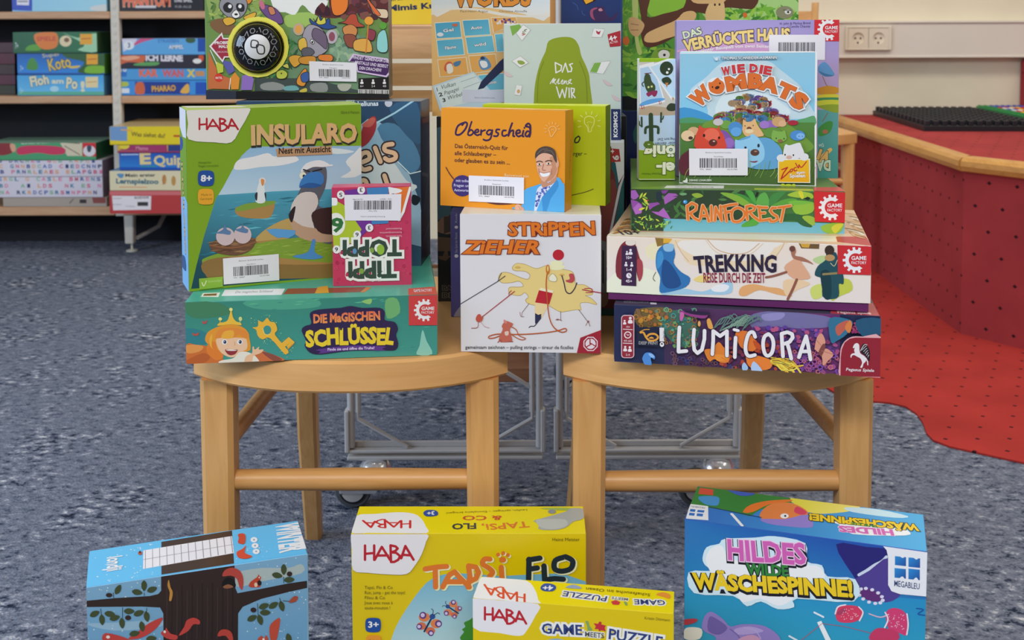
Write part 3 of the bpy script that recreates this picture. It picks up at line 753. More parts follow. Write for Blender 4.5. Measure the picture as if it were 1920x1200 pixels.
# printed shapes per box: part, face, shapes; coordinates in tenths of a millimetre on the face
ART = {
'strip':[
["cover_print","front",[["P","d3d0d2",[-3,1503,1518,1499,1508,-1,3,-4]],["S","dcc37c",[561,921,604,968,696,961,818,916,925,948,1001,925,1093,911,1199,888,1230,827,1245,750,1336,743,1420,682,1413,635,1344,627,1397,604,1443,566,1466,528,1375,550,1291,541,1298,472,1245,471,1154,455,1077,446,1001,484,924,522,817,513,726,536,703,574,733,606,695,652,642,620,542,635,519,681,542,712,634,713,680,729,634,775,542,759,450,758,412,804,443,866,527,867,635,822,726,799,749,846,696,884,589,891]],["L","a58c50",5,[561,921,604,968,696,961,818,916,925,948,1001,925,1093,911,1199,888,1230,827,1245,750,1336,743,1420,682,1413,635,1344,627,1397,604,1443,566,1466,528,1375,550,1291,541,1298,472,1245,471,1154,455,1077,446,1001,484,924,522,817,513,726,536,703,574,733,606,695,652,642,620,542,635,519,681,542,712,634,713,680,729,634,775,542,759,450,758,412,804,443,866,527,867,635,822,726,799,749,846,696,884,589,891],1,1],["E","e6dcb0",[1032,933,94,1,0,-34]],["E","e6dcb0",[1038,976,70,1,0,-28]],["E","b01f2d",[1056,1065,61,0,0,-59]],["E","c9a556",[620,927,31,0,0,-12]],["E","c9a556",[1093,849,27,0,0,-12]],["S","e6dcc4",[956,824,998,863,1039,810,1024,776,963,786]],["L","8a7a50",4,[956,824,998,863,1039,810,1024,776,963,786],1,1],["P","e4d9b8",[864,708,1004,676,995,648,848,675]],["P","b0202c",[848,681,995,651,958,527,805,547]],["P","dec693",[805,547,958,527,924,468,871,374,817,373,799,467]],["P","2a2a48",[805,432,839,411,872,424,871,374,820,308,805,320]],["L","333344",9,[740,272,759,287,794,288,817,311],0,1],["S","b2454a",[1169,857,1215,861,1230,799,1199,765,1146,774,1135,792,1178,805]],["L","2b2340",11,[1093,841,1116,764,1138,671,1184,649,1230,703,1253,765],0,1],["L","a33040",11,[1314,692,1397,677,1519,657],0,1],["L","a33040",8,[1336,704,1405,705,1420,666,1352,661],0,1],["L","3b3b44",8,[3,524,404,773,484,833],0,0],["L","3b3b44",6,[404,773,423,820,445,863],0,1],["L","a23a3e",9,[233,383,527,619,585,666],0,0],["L","a23a3e",8,[527,619,524,647,550,674],0,1],["L","6a4a48",5,[741,536,667,437],0,0],["L","6a4a48",5,[1080,454,1082,358],0,0],["L","6a4a48",5,[1273,475,1370,345],0,0],["L","8a5a58",5,[641,442,652,395,687,391],0,1],["L","8a5a58",5,[664,437,661,395],0,1],["L","8a5a58",6,[1028,360,1062,364,1092,352],0,1],["L","8a5a58",6,[1349,302,1375,341,1395,295],0,1],["E","8a5a58",[1047,364,14,0,0,-9]],["E","8a5a58",[1375,345,12,0,0,-12]],["L","b0552a",12,[940,894,925,762,934,607,955,406,998,290,1077,229,1141,240,1126,268,1046,242,909,219,725,201,556,196,402,198,309,173,312,150,371,158,448,190],0,1],["E","c06a20",[943,909,21,0,0,-53]],["E","dcc37c",[943,917,9,0,0,-31]],["S","b8604e",[456,253,445,284,467,323,498,342,541,327,568,309,541,269,534,230,559,137,528,113,417,117,430,190]],["S","c98070",[472,323,467,357,492,345,502,316]],["S","d8b8a8",[476,222,517,230,517,191,486,183]],["L","9c4a3a",9,[402,107,435,135,440,112],0,1],["L","9c4a3a",9,[517,118,563,118],0,1],["L","b0552a",9,[541,285,602,247,632,185,701,154,663,138,602,161,525,215],0,1],["S","b8503e",[164,366,187,410,215,411,233,375,249,386,226,333,179,332]],["L","9c4a3a",6,[192,335,184,270,117,260],0,1],["L","c9a0a0",6,[215,336,261,282,310,267],0,1]]],
["title_lettering","front",[["T","STRiPPEN",521,1272,1442,1287,142,"d4701f",0.035,[["7a2a16",0.075]],0,0.5,0],["T","ZiEHER",56,1077,843,1080,142,"d4701f",0.035,[["7a2a16",0.075]],0.28,0.4,0]]],
["caption_text","front",[["T","gemeinsam zeichnen – pulling strings – tireur de ficelles",49,34,1215,45,38,"4a4748",0.008,[],0,0,0]]],
["publisher_logo","front",[["P","99202f",[1291,169,1514,257,1508,-1,1253,-4]],["P","dccfd3",[1477,72,1432,26,1369,26,1325,71,1325,135,1369,181,1432,181,1477,137]],["P","99202f",[1467,76,1428,36,1373,36,1335,75,1335,131,1373,171,1428,171,1467,132]],["E","dccfd3",[1401,104,55,1,0,-56]],["E","99202f",[1401,104,12,0,0,-12]],["L","99202f",11,[1416,104,1430,93,1451,82],0,1],["L","99202f",11,[1393,90,1377,83,1357,69],0,1],["L","99202f",11,[1393,117,1396,134,1394,159],0,1]]],
],
'womb':[
["cover_print","front",[["P","e4e4e4",[-3,1457,1480,1481,1486,-6,3,3]],["P",["8cbdd2","7fc0e0",736,1449,743,716],[1,1448,1458,1465,1459,716,3,700]],["S","b9cfd8",[112,1039,175,1104,292,1192,409,1313,519,1369,737,1377,954,1370,1087,1275,1188,1196,1312,1086,1359,960,1438,835,1431,755,976,719,587,714,335,744,295,872,144,999]],["S","cddbe2",[475,1001,662,1035,896,1020,1052,942,1207,801,976,735,586,730,390,793]],["S","3f8fc4",[3,845,192,823,366,744,351,704,3,700]],["S","4d8f62",[4,720,114,742,240,723,335,704,335,664,4,660]],["S","5a9a66",[1458,771,1362,747,1255,714,1248,658,1460,661]],["P",["4f7f3a","44602f",743,716,749,-5],[3,676,1459,700,1469,6,5,13]],["S","6b9138",[233,630,429,745,742,796,1054,751,1209,658,1411,494,1443,407,1213,324,824,398,431,472]]]],
["animal_print","front",[["R","wombat",["3f77b8","7a5aa8","b98a5a","a02a3a","6b9a44","8aa6c8","c9a070","8a6ab8","9c9ab0"],14,68,82,3,[662,1003,912,973,959,894,569,906],[0,360]],["R","wombat",["7a5aa8","4a86c4","c9a070","6b9a44","a83a40","d0b088","9a98b8","8a6ab8"],26,76,95,5,[538,906,974,910,1076,775,461,769],[0,360]],["R","wombat",["8a62b0","c9a070","6b9a44","5a9ad0","b98a5a","a83a40","7fae54"],26,83,108,8,[445,769,1115,776,1178,713,375,704],[0,360]],["E","6a9a44",[509,666,63,1,0,-48]],["E","c0b8b8",[422,693,55,1,0,-40]],["E","4a86c0",[611,627,78,1,1,-72]],["E","5e9ed4",[619,587,59,1,0,-52]],["E","8a62b0",[1000,671,77,1,0,-48]],["E","9a72bc",[922,670,54,1,0,-44]],["E","c49a6a",[1077,704,73,1,1,-56]],["E","d0a880",[1116,684,42,0,0,-36]],["E","a02838",[1228,694,58,1,0,-29]],["S","d8ac78",[689,652,695,724,728,700,782,705,821,737,837,693,861,646,900,590,908,543,745,532,689,588]],["E","6a4230",[759,624,27,0,0,-21]],["E","ecc9a0",[760,597,47,1,0,-24]],["E","3a2a20",[714,654,8,0,0,-5]],["E","3a2a20",[802,659,8,0,0,-5]],["E","5f8a3c",[1009,584,97,1,1,-60]],["S","7aa84c",[1001,544,1016,608,1055,600,1109,597,1140,609,1156,562,1157,506,1080,473,1010,504]],["E","8a6244",[1095,493,28,0,0,-19]],["E","22301a",[1052,521,7,0,0,-8]],["E","22301a",[1135,517,7,0,0,-8]],["E","4a86c4",[1279,555,81,1,1,-57]],["E","7aaede",[1310,549,46,1,0,-33]],["E","22405a",[1295,546,5,0,0,-5]],["E","22405a",[1330,546,5,0,0,-5]],["E","c9a27a",[154,589,63,1,0,-48]],["E","dcbd96",[91,536,73,1,0,-61]],["E","4a3028",[123,512,25,0,0,-19]],["S","7a52a0",[446,585,509,593,573,522,600,482,597,410,495,409]],["E","9068b4",[542,465,56,1,0,-56]],["S","cc4632",[167,500,202,598,217,654,265,623,344,632,415,624,430,657,446,601,478,561,502,481,495,393,195,388]],["E","e0674e",[352,551,87,1,1,-72]],["E","5a2a24",[368,463,46,1,0,-39]],["E","2a1614",[270,542,13,0,0,-18]],["E","2a1614",[434,519,12,0,0,-15]],["E","c9a89a",[378,479,14,0,0,-8]],["S","5f9cc8",[605,426,636,491,776,549,869,526,978,520,1088,433,1120,338,1090,202,904,175,748,196,622,266]],["S","8cc0e0",[608,498,659,491,768,525,776,561,822,557,885,486,925,399,918,287,833,222,748,196,638,234,613,378]],["E","5a3a32",[824,361,48,1,0,-38]],["E","9c8078",[832,374,17,0,0,-8]],["E","1c2a3a",[862,438,13,0,0,-21]],["E","1c2a3a",[721,414,13,0,0,-13]],["S","7a3040",[763,264,810,264,856,270,833,250,794,251]],["S","5a2430",[5,288,84,362,116,363,117,112,6,126]],["L","86a648",5,[54,54,78,128,109,177],0,1],["L","5f7f34",5,[110,85,143,172,165,201],0,1],["L","9ab45a",5,[165,68,209,143,220,225],0,1],["L","86a648",5,[221,99,275,187,275,250],0,1],["L","5f7f34",5,[276,81,309,158,330,274],0,1],["L","9ab45a",5,[332,64,374,201,386,202],0,1],["L","86a648",5,[387,94,440,173,441,226],0,1],["L","5f7f34",5,[442,77,474,144,496,250],0,1],["L","9ab45a",5,[497,108,539,187,551,275],0,1],["L","86a648",5,[552,90,605,159,607,202],0,1],["L","5f7f34",5,[608,73,638,202,661,227],0,1],["L","9ab45a",5,[662,104,703,174,716,251],0,1],["L","86a648",5,[717,86,768,145,770,275],0,1],["L","5f7f34",5,[772,69,802,188,826,203],0,1],["L","9ab45a",5,[827,100,867,160,880,227],0,1],["L","86a648",5,[881,82,931,203,934,251],0,1],["L","5f7f34",5,[936,113,965,174,989,275],0,1],["L","9ab45a",5,[990,95,1029,146,1044,204],0,1],["L","86a648",5,[1045,78,1093,189,1098,228],0,1],["L","5f7f34",5,[1099,109,1127,160,1152,252],0,1],["L","9ab45a",5,[1153,91,1191,204,1205,276],0,1],["L","86a648",5,[1207,122,1255,175,1260,204],0,1],["L","5f7f34",5,[1261,105,1288,218,1314,228],0,1],["L","9ab45a",5,[1316,87,1352,190,1368,252],0,1],["L","86a648",5,[1369,118,1416,162,1421,276],0,1],["L","5f7f34",5,[1423,101,1449,204,1476,205],0,1]]],
["title_lettering","front",[["T","W",214,865,343,984,156,"dfe3ea",0.15,[],0,0,0],["T","M",515,1042,719,1083,148,"dfe3ea",0.15,[],0,0,0],["T","B",740,1079,872,1080,151,"dfe3ea",0.15,[],0,0,0],["T","A",878,1068,1021,1028,147,"dfe3ea",0.15,[],0,0,0],["T","T",1051,1006,1177,949,151,"dfe3ea",0.15,[],0,0,0],["T","S",1187,918,1284,847,162,"dfe3ea",0.15,[],0,0,0],["E","dfe3ea",[403,1089,110,1,1,-98]],["T","W",467,1212,545,1224,89,"dfe3ea",0.12,[],0,0,0],["T","I",573,1233,604,1238,89,"dfe3ea",0.12,[],0,0,0],["T","E",626,1242,696,1248,89,"dfe3ea",0.12,[],0,0,0],["T","D",752,1250,836,1247,89,"dfe3ea",0.12,[],0,0,0],["T","I",856,1241,886,1236,89,"dfe3ea",0.12,[],0,0,0],["T","E",900,1233,973,1221,89,"dfe3ea",0.12,[],0,0,0],["T","W",214,865,343,984,156,"d26a2c",0.07,[["6a2a1a",0.082]],0,0,0],["T","M",515,1042,719,1083,148,"d26a2c",0.07,[["6a2a1a",0.082]],0,0,0],["T","B",740,1079,872,1080,151,"d26a2c",0.07,[["6a2a1a",0.082]],0,0,0],["T","A",878,1068,1021,1028,147,"d26a2c",0.07,[["6a2a1a",0.082]],0,0,0],["T","T",1051,1006,1177,949,151,"d26a2c",0.07,[["6a2a1a",0.082]],0,0,0],["T","S",1187,918,1284,847,162,"d26a2c",0.07,[["6a2a1a",0.082]],0,0,0],["S","d26a2c",[313,1116,320,1136,352,1137,410,1185,438,1161,473,1137,491,1081,463,1021,404,1005,337,1032,317,1080]],["E","3a1a14",[410,1075,24,9,6,-16]],["E","3a1a14",[358,1081,8,0,0,-11]],["E","3a1a14",[438,1123,8,0,0,-11]],["T","W",467,1212,545,1224,89,"c4343c",0.05,[["7a1c2a",0.06]],0,0,0],["T","I",573,1233,604,1238,89,"c4343c",0.05,[["7a1c2a",0.06]],0,0,0],["T","E",626,1242,696,1248,89,"c4343c",0.05,[["7a1c2a",0.06]],0,0,0],["T","D",752,1250,836,1247,89,"c4343c",0.05,[["7a1c2a",0.06]],0,0,0],["T","I",856,1241,886,1236,89,"c4343c",0.05,[["7a1c2a",0.06]],0,0,0],["T","E",900,1233,973,1221,89,"c4343c",0.05,[["7a1c2a",0.06]],0,0,0]]],
["author_text","front",[["T","THOMAS SCHNEIDER-AXMANN",454,1386,1047,1394,33,"e0e4e8",0.02,[["46606e",0.08]],0,0,0],["E","d0d6da",[399,1392,19,0,0,-19]],["L","d0d6da",6,[369,1416,385,1392,424,1416,432,1380],0,1],["T","DENNIS LOHAUSEN",110,29,354,36,24,"d6dad2",0.02,[],0,0,0],["S","d6dad2",[38,30,70,46,82,71,94,39,86,14,54,18]]]],
["publisher_logo","front",[["P","e6e2d4",[1072,294,1413,305,1419,37,1072,34]],["P",["f2b21c","e8a016",1244,292,1247,45],[1082,282,1402,293,1410,45,1081,42]],["S","d6d6da",[1127,370,1149,458,1188,447,1257,468,1303,476,1323,437,1351,358,1305,309,1213,292,1136,307]],["E","d6d6da",[1105,306,48,1,0,-41]],["E","d6d6da",[1351,322,48,1,0,-41]],["E","c9a49a",[1190,315,31,1,0,-21]],["E","2a2a33",[1147,343,8,0,0,-11]],["E","2a2a33",[1236,340,8,0,0,-11]],["L","b2222a",13,[1114,178,1175,204,1130,139,1107,75,1161,123,1191,156],0,0],["L","b2222a",10,[1206,180,1199,156,1222,161,1230,189,1206,180],0,1],["L","b2222a",10,[1268,205,1245,197,1249,165,1276,177],0,1],["L","b2222a",10,[1260,253,1291,198,1295,237,1322,206,1375,271],0,1],["T","zum",1269,135,1361,140,32,"f4f0e4",0.03,[["b06a10",0.06]],0,0,0],["T","Spielen",1198,94,1363,99,40,"f4f0e4",0.03,[["b06a10",0.06]],0,0,0],["E","b8c234",[1127,7,23,0,0,-18]],["E","b8c234",[1185,6,36,1,0,-16]],["E","b8c234",[1243,9,20,0,0,-16]]]],
["barcode_sticker","front",[["P","dcd9e2",[106,395,746,404,748,108,111,97]],["T","Bücherei Spielothek Lochau",287,347,568,351,16,"4a4850",0,[],0,0,0],["T","Wie die Wombats",377,304,480,305,15,"4a4850",0,[],0,0,0],["B","3b3a42",[224,290,633,296,225,183],11],["T","974 - 38467",226,159,354,161,15,"4a4850",0,[],0,0,0],["T","10141790",520,163,634,165,15,"4a4850",0,[],0,0,0]]],
],
'rain':[
["cover_print","front",[["P","2c3f2c",[-5,456,1218,457,1222,-6,10,1]],["P",["5fa4b6","6fb2c2",638,151,639,5],[351,141,2270,116,2259,-2,351,-6]],["R","leaf",["2f5a30","3f6e38","28482c","4a7a40"],40,79,158,4,[310,446,1411,459,1414,189,351,147],[0,360]],["S","3f8a3a",[1119,423,1222,397,1332,307,1249,305,1158,357]],["S","7aa63a",[951,427,1080,422,1197,371,1274,306,1197,292,1119,337]],["S","4a9a40",[1215,457,1286,451,1325,372,1332,307,1280,359]],["S","5aa048",[1332,320,1363,406,1427,439,1467,361,1461,282,1378,281]],["S","3f8040",[1467,308,1479,394,1543,441,1645,449,1569,362,1506,296]],["S","56983a",[1480,282,1569,343,1671,377,1761,365,1672,285,1570,270]],["S","9ab83a",[1658,416,1760,457,1824,451,1913,432,1926,380,1824,385,1729,391]],["S","6fae3e",[1665,337,1761,358,1927,341,1921,301,1826,287,1736,299]],["S","88b23c",[1711,298,1813,313,1927,327,1935,249,1859,208,1750,213]],["S","c9c636",[1773,453,1811,457,1831,392,1812,372,1786,404]],["S","2a5c34",[1571,191,1699,213,1814,195,1924,78,1828,83,1732,141,1610,139]],["S","8fae3c",[1814,175,1878,196,1948,170,1949,111,1917,91]],["S","4f9c3c",[1186,63,1199,100,1263,134,1314,161,1366,135,1335,82]],["S","8ab03a",[2013,79,2095,113,2209,128,2248,96,2211,23,2122,2,2039,27]],["S","c4c23a",[2121,68,2172,108,2248,116,2210,56,2160,9]],["P","1c2a20",[1319,379,1331,438,1363,439,1344,399]],["P","1c2a20",[1831,379,1869,399,1901,386,1876,360]],["P","9a5aa8",[-5,442,48,449,88,383,55,350,22,343,-4,369]],["P","8a4a9a",[-4,342,61,330,121,291,101,210,49,176,16,249]],["P","a866b4",[22,249,81,310,127,264,114,197,55,183]],["P","9a5aa8",[350,373,402,420,480,415,506,395,441,381,500,382,428,335,363,294]],["P","7a3c8c",[323,446,401,454,375,414,336,413]],["P","a25eb0",[219,219,298,213,350,260,390,201,429,135,351,154,272,186]],["P","8a4a9a",[180,305,291,319,311,300,239,266,200,232]],["P","22303a",[271,426,323,433,337,347,291,326,271,372]],["R","leaf",["3f7a44","86b840","c4cc40","2f6a40","a0c850"],46,33,63,6,[3,169,200,172,442,122,443,15,10,9],[0,360]],["R","leaf",["a8c040","c8c840","7ea83c"],8,59,86,9,[94,403,199,411,180,225,108,224],[0,360]],["E","c43a4a",[180,338,10,0,0,-7]],["E","3a8ad0",[581,327,23,0,0,-21]],["E","9ad0f0",[575,330,9,0,0,-9]],["S","6a9a6c",[519,412,551,426,594,419,591,403,545,396]],["S","8aa63a",[649,410,720,424,773,392,701,371]]]],
["title_lettering","front",[["L","f0b890",38,[612,138,601,284],0,0],["L","f0b890",38,[604,277,650,317,702,292,696,245,637,205],0,0],["L","f0b890",38,[631,204,677,152,729,126],0,0],["L","f0b890",38,[742,146,767,292,800,233,833,121],0,0],["L","f0b890",38,[745,179,807,180],0,0],["L","f0b890",38,[858,287,862,128],0,0],["L","f0b890",38,[898,129,903,274,969,130,955,288],0,0],["L","f0b890",38,[1021,124,1000,276],0,0],["L","f0b890",38,[981,282,1052,300,1129,310],0,0],["L","f0b890",38,[1001,216,1059,230],0,0],["L","f0b890",38,[1072,184,1085,244,1142,271,1201,239,1208,179,1157,126,1092,125,1072,184],0,1],["L","f0b890",38,[1241,147,1226,285],0,0],["L","f0b890",38,[1226,285,1275,299,1320,280,1307,247,1249,226],0,0],["L","f0b890",38,[1262,226,1301,181,1366,135],0,0],["L","f0b890",38,[1379,136,1362,267],0,0],["L","f0b890",38,[1345,287,1390,278,1448,278],0,0],["L","f0b890",38,[1369,215,1423,219],0,0],["L","f0b890",38,[1379,136,1430,143,1482,154],0,0],["L","f0b890",38,[1538,276,1500,276,1481,243,1507,210,1552,184,1559,151,1520,131,1482,131],0,0],["L","f0b890",38,[1594,129,1621,271],0,0],["L","f0b890",38,[1564,280,1621,287,1691,301],0,0],["L","d2702c",24,[612,138,601,284],0,0],["L","d2702c",24,[604,277,650,317,702,292,696,245,637,205],0,0],["L","d2702c",24,[631,204,677,152,729,126],0,0],["L","d2702c",24,[742,146,767,292,800,233,833,121],0,0],["L","d2702c",24,[745,179,807,180],0,0],["L","d2702c",24,[858,287,862,128],0,0],["L","d2702c",24,[898,129,903,274,969,130,955,288],0,0],["L","d2702c",24,[1021,124,1000,276],0,0],["L","d2702c",24,[981,282,1052,300,1129,310],0,0],["L","d2702c",24,[1001,216,1059,230],0,0],["L","d2702c",24,[1072,184,1085,244,1142,271,1201,239,1208,179,1157,126,1092,125,1072,184],0,1],["L","d2702c",23,[1241,147,1226,285],0,0],["L","d2702c",23,[1226,285,1275,299,1320,280,1307,247,1249,226],0,0],["L","d2702c",23,[1262,226,1301,181,1366,135],0,0],["L","d2702c",23,[1379,136,1362,267],0,0],["L","d2702c",23,[1345,287,1390,278,1448,278],0,0],["L","d2702c",23,[1369,215,1423,219],0,0],["L","d2702c",23,[1379,136,1430,143,1482,154],0,0],["L","d2702c",23,[1538,276,1500,276,1481,243,1507,210,1552,184,1559,151,1520,131,1482,131],0,0],["L","d2702c",23,[1594,129,1621,271],0,0],["L","d2702c",23,[1564,280,1621,287,1691,301],0,0]]],
["publisher_logo","front",[["P","c4282c",[1932,459,2262,450,2257,126,1946,134]],["P","e4dcde",[2188,375,2173,381,2163,388,2171,414,2147,422,2138,397,2126,396,2114,399,2109,425,2084,421,2088,394,2077,388,2065,384,2049,406,2029,390,2044,368,2037,357,2028,349,2004,360,1993,337,2016,324,2015,312,2011,300,1985,299,1985,273,2011,272,2016,260,2017,248,1995,235,2006,212,2030,224,2039,215,2046,205,2032,182,2052,167,2068,189,2080,186,2091,180,2088,153,2113,149,2117,176,2129,179,2141,178,2150,153,2174,162,2166,188,2176,196,2190,201,2157,226,2134,216,2109,215,2085,223,2065,239,2052,261,2047,286,2051,312,2064,335,2083,351,2107,360,2132,360,2155,350]],["T","GAME",2073,289,2226,291,42,"e4dcde",0.02,[],0,0,0],["T","FACTORY",2074,244,2227,247,31,"e4dcde",0.01,[],0,0,0]]],
["lid_print","top",[["P","a8b83a",[1331,174,1947,134,1934,12,1316,41]],["P","c43a38",[1972,269,2275,314,2248,-57,1936,3]],["P","6a8a30",[9,72,383,236,376,34,2,-8]],["P","e4e0d8",[392,282,1020,331,999,113,359,90]],["T","Gemeinsam im Regenwald unterwegs",486,154,895,167,100,"5a5650",0,[],0,0,0]]],
],
'trek':[
["cover_print","front",[["P",["e6cfbf","dcd3cd",1301,651,1307,24],[-3,599,2680,597,2678,16,5,-17]],["S","e8e0c8",[5,120,217,291,533,241,845,80,690,-7,5,-17]],["S","e6d6b0",[406,490,562,560,641,436,469,365]],["S","e8c9a8",[703,597,781,474,844,350,1029,326,1637,353,1726,419,1814,578,1829,610]],["S","e3d8cf",[780,584,874,446,1090,392,1576,413,1725,543,1754,607]],["L","c9a27c",9,[1050,603,1150,504,1303,464,1455,486,1574,584],0,1],["L","d8bda0",8,[1027,602,1135,480,1303,440,1485,471,1612,585],0,1],["L","cba57e",6,[718,582,781,458,859,366],0,1],["L","cba57e",6,[1726,435,1800,546,1821,602],0,1],["P","8a6a30",[508,602,687,600,641,539,531,511]],["P","d6a63a",[594,602,687,600,656,556,594,548]],["P","6a5030",[1963,607,2170,604,2167,552,1993,551]],["P","c99a3a",[1977,608,2081,604,2067,560,2000,562]],["S","9cc0d4",[580,60,783,85,1000,56,1153,127,1290,181,1306,71,1230,36,1092,29,923,21,721,11,581,4]],["S","dfe4e6",[1092,100,1199,145,1275,125,1230,68,1123,62]],["S","d8a068",[1375,43,1397,123,1518,160,1669,136,1789,126,1910,54,1760,62,1579,100,1444,31]],["S","e6c09a",[1818,205,1967,228,2086,187,1954,118,1850,51]],["S","c4cc6a",[2087,140,2190,192,2206,69,2118,33]],["S","b8c04a",[2351,230,2467,251,2498,145,2382,78,2295,27]],["S","e0c878",[907,178,999,230,1091,203,999,151]],["S","b0c488",[2113,451,2230,487,2261,396,2143,406]]]],
["figure_print","front",[["S","7a2a34",[138,495,217,562,296,533,344,392,375,297,376,202,329,168,297,294,218,146,107,173,98,349]],["S","a0404a",[320,359,375,345,380,202,337,136]],["E","d8ccc0",[251,540,54,2,0,-32]],["S","2f6fa8",[516,367,532,463,594,529,687,541,719,439,704,344,782,252,875,193,830,96,643,31,557,35,564,178,525,272]],["S","1f4a80",[595,371,689,311,783,125,659,71,580,147]],["S","8ab4d0",[594,529,656,548,703,534,688,470,610,467]],["S","3f8ac0",[532,432,579,465,595,371,533,273]],["L","3a2a30",6,[517,240,489,175,510,144],0,1],["S","d4a080",[1824,346,1905,427,1964,460,2010,385,2085,264,2027,231,1907,241]],["S","a06a54",[1889,534,1918,574,1941,521,1932,474,2001,462,2083,419,2113,389,2054,410,1950,429,1905,458]],["E","6a4034",[1904,543,30,1,0,-31]],["L","8a5444",24,[1847,300,1728,256,1646,236],0,1],["L","8a5444",27,[1952,227,1909,116,1865,21],0,1],["S","1f4a54",[2129,282,2158,376,2231,441,2244,518,2332,522,2363,416,2408,294,2410,202,2366,200,2368,77,2295,42,2206,69,2204,239]],["S","163840",[2188,315,2276,319,2294,73,2236,39,2205,131]],["E","3a2a24",[2270,542,47,2,1,-52]],["E","b08a5a",[2274,466,50,2,0,-34]],["L","d0c090",6,[2282,412,2319,383,2348,446],0,1],["P","8a7a50",[2203,304,2350,323,2350,300,2203,282]]]],
["title_lettering","front",[["T","TREKKING",921,250,1750,296,177,"2a2038",0.035,[],0,0,16],["T","REISE DURCH DIE ZEIT",1009,155,1636,181,104,"84203e",0.02,[],0,0,0]]],
["info_text","front",[["P","3a2040",[161,509,315,505,313,82,155,82]],["E","ddd3da",[214,443,9,0,0,-9]],["S","ddd3da",[200,410,203,428,214,433,225,429,228,411]],["E","ddd3da",[252,462,13,1,0,-13]],["S","ddd3da",[232,415,236,441,252,447,267,442,272,417]],["T","10+",201,365,265,368,32,"ddd3da",0.02,[],0,0,0],["E","ddd3da",[205,326,10,0,0,-10]],["S","ddd3da",[189,290,192,310,205,315,217,311,220,291]],["E","ddd3da",[265,326,10,0,0,-10]],["S","ddd3da",[249,289,253,309,265,314,277,310,280,290]],["T","1-4",202,239,265,241,32,"ddd3da",0.02,[],0,0,0],["E","ddd3da",[235,190,28,1,0,-29]],["L","3a2040",6,[235,208,235,189,253,183],0,0],["T","45+",202,117,269,117,32,"ddd3da",0.02,[],0,0,0]]],
["publisher_logo","front",[["P","c0282e",[2345,630,2680,597,2673,307,2356,304]],["P","e4dcde",[2591,540,2577,544,2568,552,2575,577,2552,584,2544,559,2533,558,2521,560,2517,586,2493,581,2497,555,2487,549,2475,545,2460,565,2441,550,2455,529,2449,519,2441,510,2418,520,2408,497,2429,486,2428,474,2424,462,2400,460,2400,435,2425,436,2429,424,2430,412,2409,399,2420,377,2442,389,2451,381,2458,371,2444,349,2464,336,2478,357,2489,354,2500,349,2497,323,2521,320,2524,346,2536,349,2547,349,2556,325,2578,334,2571,358,2580,366,2594,372,2562,395,2540,384,2517,383,2494,390,2475,405,2463,426,2458,450,2462,475,2474,497,2492,514,2515,523,2538,523,2560,515]],["T","GAME",2483,454,2627,460,41,"e4dcde",0.02,[],0,0,0],["T","FACTORY",2484,411,2628,417,30,"e4dcde",0.01,[],0,0,0]]],
["lid_print","top",[["P","d2b08e",[-5,21,2681,13,2684,2179,93,1076]],["P","e6d5bc",[-5,21,24,268,2376,481,2355,150]],["P","b02a34",[2355,150,2683,-2,2665,497,2358,436]],["L","a8804a",43,[2571,1924,2635,1884,2732,1832],0,1],["L","c9a070",43,[2587,1823,2638,1772,2727,1709],0,1],["L","8a6a48",42,[2603,1725,2642,1662,2721,1588],0,1],["L","e8dcc8",41,[2619,1627,2645,1553,2716,1470],0,1],["L","a8804a",41,[2635,1531,2647,1446,2711,1353],0,1],["L","c9a070",40,[2534,1414,2650,1341,2706,1239],0,1],["L","8a6a48",40,[2550,1321,2588,1225,2701,1126],0,1],["L","e8dcc8",39,[2566,1230,2592,1123,2665,1010],0,1],["L","a8804a",39,[2582,1139,2595,1023,2660,901],0,1],["L","c9a070",38,[2597,1051,2598,924,2656,794],0,1],["L","8a6a48",38,[2500,941,2601,827,2652,689],0,1],["L","e8dcc8",37,[2516,854,2604,732,2647,586],0,1],["L","a8804a",37,[2532,769,2545,625,2643,485],0,1],["L","c9a070",36,[2547,686,2549,533,2639,385],0,1],["L","b8782e",40,[56,144,124,244,208,287],0,1],["L","d8b070",41,[60,240,122,341,198,374],0,1],["L","8a6a40",41,[64,338,120,439,188,461],0,1],["L","b8782e",42,[68,437,118,538,178,550],0,1],["L","d8b070",43,[72,538,116,639,168,640],0,1],["L","8a6a40",43,[76,640,114,741,158,731],0,1],["L","b8782e",44,[81,744,113,846,147,824],0,1],["L","d8b070",44,[85,850,111,952,137,918],0,1],["L","8a6a40",45,[89,957,109,1059,126,1013],0,1],["T","10+",128,73,358,162,256,"3a2a30",0.02,[],0,0,0]]],
],
'lumi':[
